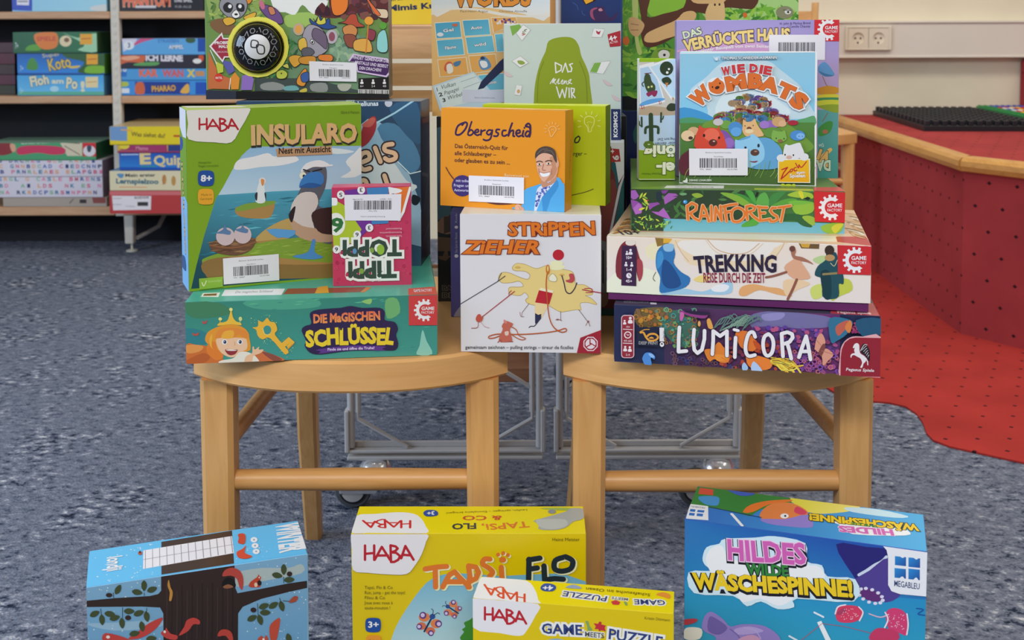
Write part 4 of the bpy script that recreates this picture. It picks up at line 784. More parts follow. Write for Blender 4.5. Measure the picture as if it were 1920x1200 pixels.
["cover_print","front",[["P","22284a",[-4,606,2671,613,2678,-3,5,3]],["P",["3c2c4c","6a2f66",522,315,2283,403],[521,613,2280,610,2289,-4,524,2]],["S","6a5a34",[215,546,360,594,569,596,665,518,634,419,442,393,248,400]],["S","3f6a5c",[505,511,665,584,793,492,889,398,795,197,635,222,522,347]],["S","6f6a98",[1391,552,1576,609,1885,608,2190,574,2176,478,1886,447,1578,416,1423,425]],["S","8c86b8",[1515,574,1731,601,1701,535,1546,511]],["S","5a3a78",[1423,441,1886,447,2192,431,2270,243,2042,263,1735,247,1502,315]],["R","ring",["b07a3a","8a5a3a","6aa07a","a8783a","4a8a84"],60,23,49,2,[215,579,856,609,859,168,571,218,232,399],[0,360]],["R","blob",["a8742c","c08a34","7a5a3c","b0662c"],26,26,49,12,[231,564,585,596,618,434,248,400],[0,360]],["R","blob",["4a8a6a","5aa088","6a9a5a","3a7a7a"],40,16,36,3,[522,479,856,527,890,202,603,187],[0,360]],["R","ring",["3a3a6a","4a2a4a","5a3a3a","6a4a5a"],70,23,45,4,[603,154,1049,145,1270,27,1271,-5,604,23],[0,360]],["R","blob",["8a3a68","a04a80","6a3a88","7a4a9a","b05078","5a3a90"],120,25,57,5,[1423,457,2252,465,2274,19,1814,57,1502,332],[0,360]],["R","ring",["a0508a","7a4aa0","c06a70"],70,25,47,7,[1828,219,2270,243,2274,3,1830,26],[0,360]],["R","blob",["a8442c","c05a2c","8a2f34","7a2a44","6a2a3a"],60,22,54,8,[1204,381,1671,405,1737,21,1050,15],[0,360]],["L","5a7a70",10,[1015,388,1062,472,1109,523,1172,542],0,1],["L","5a7a70",10,[1040,422,1087,473,1139,536,1197,525],0,1],["L","5a7a70",10,[1065,456,1113,474,1169,548,1222,509],0,1],["L","5a7a70",10,[1091,392,1138,476,1198,561,1247,492],0,1],["L","5a7a70",10,[1116,426,1163,477,1228,574,1272,540],0,1],["L","5a7a70",10,[1141,459,1188,478,1258,538,1297,524],0,1],["L","5a7a70",10,[1167,396,1213,479,1288,551,1322,507],0,1],["L","5a7a70",10,[1191,429,1238,480,1317,563,1347,490],0,1],["L","5a7a70",10,[1216,463,1263,482,1347,576,1372,539],0,1],["L","5a7a70",10,[1242,399,1288,483,1377,540,1397,522],0,1],["L","5a7a70",10,[1267,433,1313,484,1406,553,1422,505],0,1],["L","5a7a70",10,[1291,467,1338,485,1436,566,1447,553],0,1],["L","5a7a70",10,[1317,403,1363,486,1465,578,1472,537],0,1],["L","5a7a70",10,[1342,437,1388,488,1495,543,1497,520],0,1],["L","7c9a88",8,[1094,392,1188,446,1329,460],0,1],["L","7c9a88",8,[1123,403,1210,461,1338,475],0,1],["L","7c9a88",8,[1151,414,1232,477,1347,490],0,1],["L","7c9a88",8,[1179,426,1254,492,1357,506],0,1],["L","7c9a88",8,[1207,437,1275,508,1366,520],0,1],["L","7c9a88",8,[1235,448,1297,524,1375,535],0,1],["L","7c9a88",8,[1263,459,1319,539,1384,550],0,1],["L","7c9a88",8,[1291,470,1341,555,1394,565],0,1],["S","8a3a7a",[681,584,951,580,936,515,793,532,729,554]],["S","c060a0",[689,568,729,554,705,479,685,495]],["S","2a1c3a",[729,587,982,582,951,548,793,557]],["S","d67a2c",[938,189,1017,209,1079,277,1127,231,1191,153,1176,71,1097,66,1049,96,986,77,954,124]],["S","e08a34",[1041,145,1175,136,1160,94,1065,81]],["L","d67a2c",19,[985,175,1018,111,994,77],0,1],["L","d67a2c",16,[1112,116,1176,79],0,1],["S","d6702c",[1251,384,1361,405,1439,328,1471,265,1425,198,1316,225,1268,303]],["S","dd7a30",[1363,162,1488,153,1613,111,1598,29,1474,6,1380,49]],["S","b84a20",[1424,311,1487,282,1518,219,1456,232]],["L","e0b83a",14,[1605,143,1659,130,1737,69],0,1],["L","caa030",14,[1620,131,1670,108,1750,47],0,1],["L","f0d050",14,[1636,119,1681,86,1762,25],0,1],["L","e0b83a",14,[1651,107,1692,64,1775,4],0,1],["L","caa030",14,[1605,91,1703,42,1787,-18],0,1],["L","f0d050",14,[1620,144,1714,20,1799,73],0,1],["L","e0b83a",14,[1636,132,1724,133,1811,51],0,1],["L","caa030",14,[1651,120,1735,111,1824,29],0,1],["L","f0d050",14,[1605,104,1746,89,1836,7],0,1],["L","e0b83a",14,[1621,92,1757,67,1849,-15],0,1],["L","caa030",14,[1636,145,1768,45,1860,76],0,1],["L","f0d050",14,[1651,132,1779,23,1873,54],0,1],["L","e0b83a",14,[1605,117,1789,137,1885,32],0,1],["L","caa030",14,[1620,105,1800,115,1898,11],0,1],["L","f0d050",14,[1636,93,1811,93,1910,-11],0,1],["L","e0b83a",14,[1651,145,1822,71,1922,80],0,1],["L","3a2a2a",5,[1612,135,1705,148,1829,107],0,1],["L","3a2a2a",5,[1628,96,1721,85,1814,41],0,1],["L","3a2a2a",5,[1620,119,1690,115,1783,72],0,1],["S","d0907a",[2034,262,2056,376,2101,418,2140,332,2103,234,2149,268,2218,208,2166,141,2120,91,2104,186,2042,247]],["S","7a4440",[2073,232,2117,315,2141,284,2104,186,2081,201]],["L","a86a5a",6,[2103,242,2210,211],0,1],["L","a86a5a",6,[2056,344,2095,298],0,1],["S","2f6a88",[2175,573,2341,581,2402,536,2344,422,2254,354,2193,335]],["S","b85a4a",[2237,497,2342,565,2372,535,2328,469,2261,402]],["S","d07a40",[2327,501,2372,567,2395,520,2374,440,2343,454]],["R","blob",["8a2a5a","a03a60","6a2050"],26,15,34,9,[2402,552,2508,526,2494,446,2404,441],[0,360]],["S","24506e",[2432,570,2671,597,2674,439,2494,414]],["S","4a84c8",[301,72,330,123,386,130,430,96,424,62,387,77,395,1,330,1,306,40]],["S","8ab0e0",[362,117,398,119,427,87,395,81]],["S","9ab8d8",[1317,46,1340,80,1377,33,1365,0,1325,-2]],["S","a8c0e8",[1411,2,1434,98,1521,1]],["E","3a2a20",[880,455,25,1,0,-42]],["E","d8a060",[882,460,14,1,0,-29]],["S","d69a4a",[959,500,991,517,1023,421,976,419]]]],
["title_lettering","front",[["L","241c34",47,[681,413,674,291,673,157,753,169],0,0],["L","241c34",46,[831,397,822,283,834,185,867,152,911,189,936,304,937,391],0,0],["L","241c34",46,[1017,149,1025,293,1025,392,1094,342,1163,398,1164,270,1165,142],0,0],["L","241c34",46,[1251,335,1246,244,1244,131],0,0],["L","241c34",37,[1235,417,1276,408],0,0],["L","241c34",46,[1446,352,1424,400,1381,379,1353,280,1354,197,1383,150,1445,164],0,1],["L","241c34",46,[1578,389,1614,353,1629,287,1616,204,1580,164,1544,185,1525,274,1538,357,1578,389],0,1],["L","241c34",45,[1724,164,1715,284,1708,399],0,0],["L","241c34",45,[1708,399,1764,417,1810,401,1818,364,1786,317,1737,296],0,0],["L","241c34",45,[1765,301,1787,228,1806,146],0,0],["L","241c34",45,[1881,165,1915,279,1950,385,1972,282,1995,149],0,0],["L","241c34",45,[1916,227,1984,231],0,0],["L","e0dadc",38,[681,413,674,291,673,157,753,169],0,0],["L","e0dadc",37,[831,397,822,283,834,185,867,152,911,189,936,304,937,391],0,0],["L","e0dadc",37,[1017,149,1025,293,1025,392,1094,342,1163,398,1164,270,1165,142],0,0],["L","e0dadc",37,[1251,335,1246,244,1244,131],0,0],["L","e0dadc",30,[1235,417,1276,408],0,0],["L","e0dadc",37,[1446,352,1424,400,1381,379,1353,280,1354,197,1383,150,1445,164],0,1],["L","e0dadc",37,[1578,389,1614,353,1629,287,1616,204,1580,164,1544,185,1525,274,1538,357,1578,389],0,1],["L","e0dadc",37,[1724,164,1715,284,1708,399],0,0],["L","e0dadc",37,[1708,399,1764,417,1810,401,1818,364,1786,317,1737,296],0,0],["L","e0dadc",37,[1765,301,1787,228,1806,146],0,0],["L","e0dadc",37,[1881,165,1915,279,1950,385,1972,282,1995,149],0,0],["L","e0dadc",36,[1916,227,1984,231],0,0]]],
["publisher_logo","front",[["S","d8a0a4",[2281,-14,2281,180,2290,284,2332,360,2401,404,2499,409,2673,413,2679,5,2435,-2]],["P","8c1f2e",[2289,-7,2289,180,2298,269,2325,338,2373,381,2429,396,2673,403,2677,7]],["S","241a22",[2473,271,2500,332,2528,333,2564,283,2571,225,2565,158,2530,208,2494,235]],["L","d8d0d2",6,[2480,264,2514,325,2542,327],0,1],["L","d8d0d2",4,[2494,272,2528,311,2535,311],0,1],["L","d8d0d2",4,[2508,255,2536,289,2542,290],0,1],["L","d8d0d2",4,[2522,237,2543,268,2550,268],0,1],["L","d8d0d2",4,[2537,219,2550,246,2557,246],0,1],["L","d8d0d2",4,[2551,201,2557,224,2564,224],0,1],["S","ded6d8",[2406,297,2420,328,2444,340,2465,323,2469,271,2480,235,2523,207,2534,164,2510,133,2500,95,2479,94,2496,139,2481,183,2446,203,2418,217,2397,208,2390,185,2383,207,2397,230,2424,239,2417,268,2424,291,2410,286]],["L","ded6d8",10,[2530,193,2548,157,2551,124],0,1],["T","Pegasus Spiele",2342,53,2612,56,31,"dcd4d6",0.02,[],0.15,0,0]]],
["info_text","front",[["P","d8b8bc",[110,517,185,520,207,512,216,491,217,97,208,75,187,65,111,61,90,69,81,90,80,485,89,506]],["P","8c2836",[112,509,184,512,201,506,208,489,209,98,202,81,185,72,113,68,96,75,89,92,88,483,95,501]],["E","e0d4d6",[116,456,10,0,0,-10]],["S","e0d4d6",[101,418,104,439,116,444,129,440,132,420]],["E","e0d4d6",[175,487,15,1,0,-15]],["S","e0d4d6",[152,432,157,463,175,470,193,464,198,434]],["T","10+",128,382,173,382,23,"e0d4d6",0,[],0,0,0],["L","e0d4d6",7,[101,367,196,367],0,0],["E","e0d4d6",[149,308,38,2,0,-38]],["E","8c2836",[149,308,27,1,0,-28]],["L","e0d4d6",6,[138,317,149,304,166,312],0,0],["T","40-60",106,235,189,237,22,"e0d4d6",0,[],0,0,0],["L","e0d4d6",7,[102,219,196,220],0,0],["E","e0d4d6",[123,180,12,1,0,-12]],["S","e0d4d6",[104,135,108,160,123,166,138,161,142,137]],["E","e0d4d6",[171,179,12,1,0,-12]],["S","e0d4d6",[153,133,157,158,171,165,186,160,191,135]],["T","2-4",129,88,170,88,23,"e0d4d6",0,[],0,0,0]]],
["publisher_logo","front",[["P","1a2038",[246,398,460,400,461,203,247,208]],["L","d6963a",20,[282,340,312,341,342,289,380,260,440,271,462,303,432,332,380,329,350,305],0,1],["L","d6963a",9,[275,347,320,372,372,378],0,1],["S","d6963a",[365,283,395,303,421,285]],["T","DEEP PRINT",264,215,462,223,34,"b8b4b0",0,[],0,0,0],["P","dcd6d6",[477,403,524,403,527,259,479,258]],["E","dcd6d6",[503,227,22,1,0,-26]],["E","1a2038",[503,232,9,0,0,-9]]]],
["author_text","front",[["T","NEUHEIT",513,374,513,271,20,"2a2a40",0,[],0,0,0]]],
["lid_print","top",[["P","3a3648",[-14,11,2177,29,2199,303,-43,220]],["P","a83a44",[2191,13,2665,13,2659,529,2227,451]],["T","Pegasus Spiele",2262,50,2588,60,114,"e8c8c8",0.02,[],0,0,0],["T","AUTOR & ILLUSTRATION",94,83,353,103,92,"8a8690",0,[],0,0,0],["P","c8c4cc",[366,145,431,144,439,73,374,74]]]],
],
'schl':[
["cover_print","front",[["P",["35806f","3f9085",183,646,175,263],[-1,648,2625,656,2620,1,4,4]],["S","3f7a58",[6,652,330,641,477,537,327,488,106,480,4,552]],["S","4a9a80",[627,648,1300,650,1374,563,998,544,700,568]],["S","2f7a82",[0,376,213,323,203,200,4,215]],["R","streak",["3a8f86","4aa58c","357d80","5ab08a"],60,45,121,5,[627,648,2556,635,2551,23,1216,25],[0,360]],["S","6aa86a",[2080,613,2200,625,2229,471,2093,414]],["S","8aba6a",[1826,606,1931,633,1915,573]],["S","86c0ae",[2436,111,2468,279,2512,154,2572,13,2405,12]],["S","c46a2e",[8,207,100,200,203,185,261,137,335,103,362,-2,4,4]],["S","d8904a",[8,200,173,186,135,126,10,115]],["S","b05a28",[4,38,172,109,245,60,170,1,4,4]],["S","c46a3a",[752,119,841,85,938,50,1005,-2,690,-2]],["S","8a4a3a",[781,95,878,76,990,10,900,-2]]]],
["girl_print","front",[["S","d8902e",[197,247,221,323,288,367,370,395,474,406,585,372,643,308,653,246,663,153,617,108,305,104,299,166,233,199]],["S","d6792c",[225,200,300,228,321,142,365,118,378,55,304,27,231,92,209,139]],["S","e4a83c",[242,261,272,306,262,183,284,144,247,183]],["S","e4b894",[308,243,367,264,590,256,627,216,625,139,573,110,482,52,394,78,335,142]],["S","d68434",[301,266,339,349,429,370,547,358,621,324,650,262,590,256,546,296,486,260,367,264]],["S","e8a43a",[367,264,398,332,488,337,479,260]],["E","e8e4e0",[396,220,28,-1,-1,-28]],["E","2c3450",[399,220,16,-1,0,-20]],["E","f4f4f4",[393,226,4,0,0,-5]],["E","e8e4e0",[554,215,28,-1,-1,-28]],["E","2c3450",[557,215,16,-1,0,-20]],["E","f4f4f4",[551,220,4,0,0,-5]],["S","8a2f34",[402,141,469,135,528,133,505,89,453,76,416,100]],["S","e8d8d0",[413,139,517,131,498,122,428,126]],["L","c09070",4,[497,221,503,190,492,182],0,1],["S","dcd8c8",[333,-1,363,25,482,44,543,103,617,108,691,75,735,27,727,-4,466,-3]],["S","e2b48e",[600,1,617,62,677,91,682,153,697,160,707,128,753,158,748,127,797,125,766,88,691,59,675,2]],["S","e8b43c",[326,396,348,426,400,432,438,461,470,560,487,483,519,436,563,419,570,392,474,406,400,401]],["E","f0d880",[468,564,18,-1,0,-18]],["E","f0d880",[357,466,18,-1,0,-17]],["E","c8cc80",[564,461,18,-1,0,-23]],["L","e8b43c",8,[356,456,355,410],0,1],["L","c8cc80",6,[560,450,560,411],0,1],["S","b8484c",[172,455,193,439,223,461,208,423,178,424]],["S","b05040",[66,328,102,315,136,333,124,299,80,301]]]],
["key_print","front",[["R","dot",["b8d890","8ac8a0","d8e0a0","70b8a0"],90,5,14,3,[668,462,797,550,892,470,1068,232,1135,183,1050,15,939,120,768,211,681,322],[0,360]],["S","e8ac38",[685,365,741,374,750,436,794,419,840,464,869,424,921,407,942,329,919,276,1051,108,1036,70,1006,79,866,247,791,234,740,274,726,336]],["E","3f8a84",[838,334,42,-1,-1,-48]],["L","f0c860",8,[793,350,815,287,867,285],0,1],["P","e8ac38",[985,188,1061,251,1120,195,1052,132,1037,155,1068,185,1022,148]],["P","d6962e",[1044,132,1120,195,1113,176,1052,120]]]],
["title_lettering","front",[["S","2c2046",[1195,318,1234,364,1297,387,1283,492,1346,530,1480,542,1606,546,1708,563,1834,538,2016,533,2071,482,2070,401,2173,374,2208,299,2187,235,2210,137,2178,73,2066,69,1710,81,1395,52,1277,77,1224,155,1240,203]],["S","5a3684",[1344,103,1553,128,1790,135,2067,113,2035,90,2066,69,1789,87,1552,79,1371,61,1395,85]],["T","Finde sie und öffne die Truhe!",1462,90,1955,91,29,"d8cce0",0.02,[],0,0,0],["T","DiE MaGISCHEN",1317,392,2018,407,95,["e08a4a","d8604a",1635,416,1637,521],0.045,[],0,0.35,0],["T","SCHLÜSSEL",1235,139,2151,135,173,"e0c42c",0.05,[],0,0.4,23],["E","2c2046",[1607,321,13,0,0,-16]]]],
["publisher_logo","front",[["P","c43c3c",[2324,669,2634,684,2624,326,2324,335]],["P","e6dedd",[2560,567,2547,573,2539,580,2546,602,2525,610,2517,588,2506,588,2495,591,2491,614,2469,611,2472,588,2462,583,2451,580,2438,599,2419,586,2432,567,2426,558,2418,550,2397,561,2387,541,2407,529,2406,518,2402,508,2379,508,2378,485,2402,484,2405,474,2407,463,2386,452,2396,431,2417,441,2425,433,2431,424,2418,405,2436,391,2450,409,2461,406,2470,400,2467,377,2489,373,2493,396,2504,398,2515,397,2523,374,2544,381,2537,404,2546,410,2559,415,2530,437,2509,430,2487,430,2466,438,2448,453,2437,473,2434,495,2438,517,2449,537,2467,550,2488,557,2510,556,2531,547]],["T","GAME",2457,496,2593,492,37,"e6dedd",0.02,[],0,0,0],["T","FACTORY",2456,457,2592,453,27,"e6dedd",0.01,[],0,0,0]]],
["lid_print","top",[["P","4aa58e",[-4,7,2630,5,2616,408,31,570]],["P","e6e0dc",[338,226,335,506,985,478,972,198]],["T","Die magischen Schlüssel",464,336,862,332,105,"6a6068",0,[],0,0,0],["P","e6e2d4",[126,215,122,379,304,382,315,180]],["P","7a4a30",[142,251,143,338,276,347,283,246]],["P","8a4a34",[985,221,1016,474,1863,435,1806,215]],["P","d69a34",[1323,211,1336,500,1441,554,1473,224]],["P","d07a34",[1807,196,1870,434,1925,414,1852,203]],["P","c8523e",[2321,19,2630,5,2622,367,2326,312]],["T","GAME FACTORY",2384,143,2582,151,128,"e6d0d0",0.02,[],0,0,0]]],
],
'ins':[
["cover_print","front",[["P","7ba01e",[16,2006,1948,1942,1931,-25,5,30]],["P",["8fb4d2","b8cfdd",1141,1516,1136,989],[304,1004,376,1117,433,1218,510,1357,586,1458,644,1512,701,1553,1940,1499,1936,854,940,886]],["P",["4f9fb8","17434f",1039,1015,738,44],[23,34,82,282,174,617,304,1008,323,1041,942,1041,1939,1015,1931,6,930,25]],["S","dfe6ea",[548,1412,718,1441,871,1472,947,1429,1102,1459,1218,1375,1023,1328,792,1322,603,1304,500,1319]],["S","d8e2e8",[1693,1150,1816,1223,1755,1326,1858,1420,1940,1475,1938,1175]],["S","cfdde6",[1297,1488,1575,1494,1858,1440,1655,1420]],["R","streak",["3a8aa0","5fb0c0","2a6a7e","4a9ab0"],60,75,207,3,[374,984,1531,962,1528,645,707,631,178,292,121,183],[0,360]],["S","a8824a",[503,860,560,904,864,911,941,925,920,809,862,746,652,762,539,799]],["S","7a9a3c",[503,869,598,920,787,936,941,934,921,897,710,864,559,846]],["S","d8dee0",[730,940,751,1093,781,1168,819,1166,836,1010,826,923]],["E","d8d8d8",[806,1166,38,-2,0,-39]],["S","d68a4a",[791,1187,829,1175,818,1117,799,1119]],["S","2f3038",[722,1017,751,1044,746,958,731,959]],["S","2f3038",[827,1030,846,1019,841,951]],["S","b89a5a",[725,533,860,639,1035,713,1133,715,1171,594,1013,450,858,463,744,492]],["P","a8804a",[142,324,365,409,705,496,1130,499,1934,472,1931,-15,398,127,158,198]],["S","7c9a34",[151,352,365,409,743,473,1130,499,1608,499,1934,451,1932,209,1524,186,933,300,627,347,290,349,178,311]],["S","8a6a3a",[151,314,420,347,971,218,1524,166,1932,168,1931,-11,398,107,176,177]],["R","streak",["8fae40","6a8a2c","a0b850"],40,58,134,9,[648,481,1729,468,1727,227,665,344],[0,360]]]],
["bird_print","front",[["S","5a5c66",[1234,1061,1256,1236,1335,1310,1494,1301,1533,1220,1512,1043,1430,851,1569,761,1607,419,1446,432,1171,594,1114,795]],["S","cfc6c0",[1234,1002,1392,992,1430,870,1369,736,1388,576,1467,470,1327,482,1151,596,1114,756,1135,891]],["S","b8987c",[1113,716,1250,627,1448,572,1607,479,1587,420,1367,439,1170,535]],["S","3c2a28",[1350,738,1450,810,1731,809,1894,737,1893,475,1587,500,1427,553]],["S","2a1e20",[1094,757,1134,833,1173,849,1132,676]],["S","e2e4e6",[1236,1237,1296,1332,1454,1362,1574,1296,1494,1281,1374,1288]],["L","dde0e4",20,[1296,1312,1434,1344,1534,1299,1594,1295],0,1],["E","e8e0c8",[1259,1197,39,-2,0,-43]],["E","e8e0c8",[1429,1177,48,-3,0,-47]],["E","1a1a20",[1271,1192,16,-1,0,-18]],["E","1a1a20",[1437,1172,18,-1,0,-20]],["S","3a78b8",[1215,1082,1275,1196,1394,1238,1483,1203,1492,1104,1392,1051,1293,1067]],["S","2a5a98",[1215,1072,1333,1114,1472,1075,1372,1052,1274,1062]],["L","22242c",16,[1266,1265,1334,1241],0,1],["L","22242c",16,[1374,1239,1473,1259],0,1],["P","5a9ad0",[841,621,937,623,1170,584,1160,536,1091,502,1014,518,975,512,936,535,888,568]],["S","4a8ac4",[1128,292,1306,325,1357,460,1397,447,1385,318,1485,249,1325,240]]]],
["nest_print","front",[["S","6a4a34",[228,517,367,563,593,563,725,514,666,402,514,357,328,394,245,449]],["R","streak",["8a6244","5a3c2c","a07a54"],40,75,132,5,[237,536,725,533,647,384,291,407],[0,360]],["E","c9b4b8",[396,580,101,-8,-2,-100]],["E","c9b4b8",[583,584,95,-8,-1,-100]],["S","5a7aa0",[298,626,369,659,388,715,416,655,453,633,443,595,368,611]],["S","5a7aa0",[500,648,566,662,580,709,603,659,641,637,631,599,556,615]],["L","8a5a3c",17,[227,498,403,454,553,451,724,494],0,1]]],
["title_lettering","front",[["T","INSULARO",682,1554,1879,1538,214,"2c2c24",0.06,[],0,0.35,6],["T","INSULARO",678,1574,1871,1554,214,"d2ab74",0.045,[],0,0.35,6],["P","b8906a",[959,1515,1585,1517,1595,1422,970,1428]],["T","Nest mit Aussicht",986,1458,1571,1451,70,"2a2018",0.025,[],0,0,0]]],
["publisher_logo","front",[["S","dedad4",[18,2004,170,2002,390,1996,669,1988,649,1884,572,1754,476,1612,292,1621,25,1666,21,1834]],["L","b01f2b",20,[139,1769,141,1885],0,0],["L","b01f2b",20,[216,1766,217,1882],0,0],["L","b01f2b",20,[140,1818,216,1822],0,0],["L","b01f2b",20,[220,1766,281,1868,349,1760],0,0],["L","b01f2b",20,[246,1799,332,1796],0,0],["L","b01f2b",21,[357,1742,355,1877],0,0],["L","b01f2b",21,[355,1877,398,1867,415,1849,393,1828,358,1820,401,1814,435,1786,418,1757,383,1741,357,1742],0,0],["L","b01f2b",21,[444,1768,480,1866,548,1751],0,0],["L","b01f2b",21,[453,1797,527,1788],0,0]]],
["age_badge_print","front",[["S","1f4a94",[118,1289,151,1319,250,1313,283,1279,281,1181,247,1150,148,1157,116,1191]],["T","8+",142,1204,255,1197,72,"e0e4ee",0.035,[],0,0,0],["S","e6a02a",[114,1090,147,1121,244,1114,276,1079,274,979,241,947,144,954,113,990]],["T","Made in",143,1045,253,1042,26,"7a5a20",0,[],0,0,0],["T","Germany",131,1001,260,996,28,"7a5a20",0,[],0,0,0],["T","Strategisches",120,1402,255,1398,21,"4a6a18",0,[],0,0,0],["T","Fliegen und sichten",119,1364,334,1359,21,"4a6a18",0,[],0,0,0],["T","Gérard Pierson",1695,1883,1913,1876,30,"4f6a1c",0,[],0,0,0],["P","88b03a",[106,142,361,140,359,24,109,19]],["L","dfe8b8",9,[138,95,156,55,184,109],0,1],["T","Bücherei-Spiel",202,88,341,88,27,"b8d080",0,[],0,0,0]]],
["barcode_sticker","front",[["P","dcd9e2",[364,340,976,335,979,36,369,50]],["T","Bücherei Spielothek Lochau",534,289,803,286,16,"4a4850",0,[],0,0,0],["T","Insularo",619,244,717,243,15,"4a4850",0,[],0,0,0],["B","3b3a42",[474,235,865,229,476,130],5],["T","974 - 38467",476,106,597,104,15,"4a4850",0,[],0,0,0],["T","10141790",756,100,867,98,15,"4a4850",0,[],0,0,0]]],
["side_print","left",[["P","6f9a22",[-73,1972,575,2017,495,41,-205,-63]],["S","7fb4e0",[-232,873,508,961,495,41,-205,-63,-275,447]],["P","d8d8e4",[-73,1968,575,2015,571,1680,217,1667,-58,1780]],["T","INSULARO",75,1371,234,375,87,"d2ab74",0.03,[["3a3426",0.07]],0,0,0],["E","1f4a94",[48,1570,185,23,-10,-78]],["S","2f5a8c",[-92,285,229,335,289,194,-25,181]]]],
["lid_print","top",[["P","a8bc5a",[58,291,1848,-336,1827,-116,1,500]],["P","dcd8d2",[17,452,625,261,669,97,57,270]]]],
],
'tipp':[
["cover_print","front",[["P","b83458",[-4,1097,866,1110,866,-2,5,3]],["R","ring",["a02848","c84a68"],60,15,31,2,[19,715,853,739,856,18,18,28],[0,360]],["P","6a2f8a",[137,1069,364,1095,473,707,300,536]],["P","a6b82c",[0,985,135,906,320,633,243,499,14,406,3,639]],["P","3f7ab0",[379,1094,619,1100,615,695,435,688]],["P","d8702c",[686,1090,861,1102,797,817,720,722]],["P","e4dcdc",[619,1091,761,1059,628,1013]],["L","e8e2e4",27,[857,1087,778,818,729,731],0,0],["L","e8e2e4",19,[625,1091,761,1059,685,1032],0,1],["T","6",51,984,4,981,54,"2a2a34",0,[],0,0,0],["S","e4e0de",[-22,973,-6,989,44,988,60,971,60,920,43,904,-7,905,-23,922]],["E","e0e0d4",[41,696,102,-2,-2,-127]],["T","6",123,762,4,758,154,"2f6a34",0.04,[],0,0,0],["E","e4dedc",[272,575,42,-1,-1,-46]],["T","6",289,598,255,597,46,"3a3440",0.02,[],0,0,0],["E","e4dedc",[45,415,42,-1,-1,-46]],["T","6",62,438,28,437,46,"3a3440",0.02,[],0,0,0],["E","e4dedc",[406,650,42,-1,-1,-46]],["T","3",423,673,389,672,46,"3a3440",0.02,[],0,0,0],["E","e4dedc",[322,1072,42,-1,-1,-46]],["T","3",339,1095,305,1094,46,"3a3440",0.02,[],0,0,0],["E","e4dedc",[99,1022,41,-1,-1,-46]],["T","5",116,1045,82,1043,46,"3a3440",0.02,[],0,0,0]]],
["title_lettering","front",[["T","TOPPi",752,504,122,509,179,"e4e0d8",0.16,[],0,0,0],["T","TiPPi",692,268,179,267,187,"e4e0d8",0.16,[],0,0,0],["T","TOPPi",752,504,122,509,179,"33453a",0.05,[],0,0,0],["T","TiPPi",692,268,179,267,187,"33453a",0.05,[],0,0,0],["E","8ab03a",[526,404,42,-1,-1,-58]],["E","7a9a40",[431,398,23,0,0,-31]],["E","7a9a40",[314,167,27,-1,0,-31]],["E","5a8ab0",[241,392,23,0,0,-31]]]],
["caption_text","front",[["T","Rasante, tumultuarische,",760,562,585,560,23,"d8b0bc",0,[],0,0,0],["T","konsequente",761,601,519,600,23,"d8b0bc",0,[],0,0,0],["T","Reaktionen!",761,644,586,643,23,"d8b0bc",0,[],0,0,0],["T","Uwe Drotz",522,69,360,69,27,"d8b0bc",0,[],0,0,0]]],
["barcode_sticker","front",[["P","dcd9e2",[136,1021,761,1021,748,725,142,736]],["T","Bücherei Spielothek Lochau",579,778,311,782,16,"4a4850",0,[],0,0,0],["T","Tippi Toppi",495,841,397,842,14,"4a4850",0,[],0,0,0],["B","3b3a42",[649,851,231,855,652,951],8],["T","974 - 38467",653,974,528,974,14,"4a4850",0,[],0,0,0],["T","10141790",342,975,230,976,14,"4a4850",0,[],0,0,0]]],
],
'eis':[
["cover_print","front",[["P",["26405c","3a5a72",1648,1983,1634,240],[-77,1967,2238,1980,2225,-45,-106,-75]],["S","8fb0c4",[1499,1693,1853,1653,2017,1282,2181,869,2230,662,2227,246,1490,655]],["S","c8d2d4",[1495,1237,1727,1425,1913,1240,2057,1034,2182,952,1847,783,1492,863]],["S","4a7a9c",[1708,1652,1916,1715,2143,1489,2225,1241,2099,1117,1934,1281]],["S","2f5878",[1855,1901,2188,1963,2235,1489,2061,1571]],["L","9ac4d4",21,[1645,1694,1917,1839,2147,1988],0,0],["L","c8dce4",12,[1934,1281,2099,1117,2224,1148],0,0],["S","9a3038",[1498,1507,1541,1693,1646,1797,1698,1776,1687,1632,1602,1487,1497,1424]],["S","b85a50",[1520,1693,1646,1787,1688,1756,1624,1673]],["S","16222c",[2129,868,2222,828,2180,744,2118,764]]]],
["title_lettering","front",[["L","3a2c30",92,[1512,1248,1611,1296,1593,1366,1517,1345,1487,1237,1537,1165,1616,1180],0,1],["L","3a2c30",91,[1681,1425,1746,1259],0,0],["L","3a2c30",91,[1890,1471,1806,1454,1802,1394,1914,1360,1922,1302,1847,1277,1801,1301],0,1],["L","3a2c30",92,[1482,946,1510,1026,1561,1030,1581,972],0,1],["L","3a2c30",92,[1791,1094,1838,949],0,0],["L","dcb896",54,[1512,1248,1611,1296,1593,1366,1517,1345,1487,1237,1537,1165,1616,1180],0,1],["L","dcb896",54,[1681,1425,1746,1259],0,0],["L","dcb896",54,[1890,1471,1806,1454,1802,1394,1914,1360,1922,1302,1847,1277,1801,1301],0,1],["L","dcb896",54,[1482,946,1510,1026,1561,1030,1581,972],0,1],["L","dcb896",54,[1791,1094,1838,949],0,0]]],
["author_text","front",[["T","Desnas & Urtis Jakeliunas",915,1909,1722,1929,58,"c8d2dc",0.03,[],0,0,0],["E","b8bcc6",[1847,1958,46,0,0,-45]]]],
["side_print","right",[["P","2e1c3c",[66,1976,809,1972,792,-33,-9,40]],["P","7a4038",[140,1758,710,1749,708,1685,165,1704]],["L","6a5a70",40,[114,1104,608,1023,234,626],0,0],["L","6a5a70",41,[221,290,659,430],0,0]]],
["lid_print","top",[["P","7a8894",[-34,-131,2224,87,2217,715,-200,646]],["P","b8ccd0",[1254,365,1343,447,1442,-12,1338,-15]]]],
],
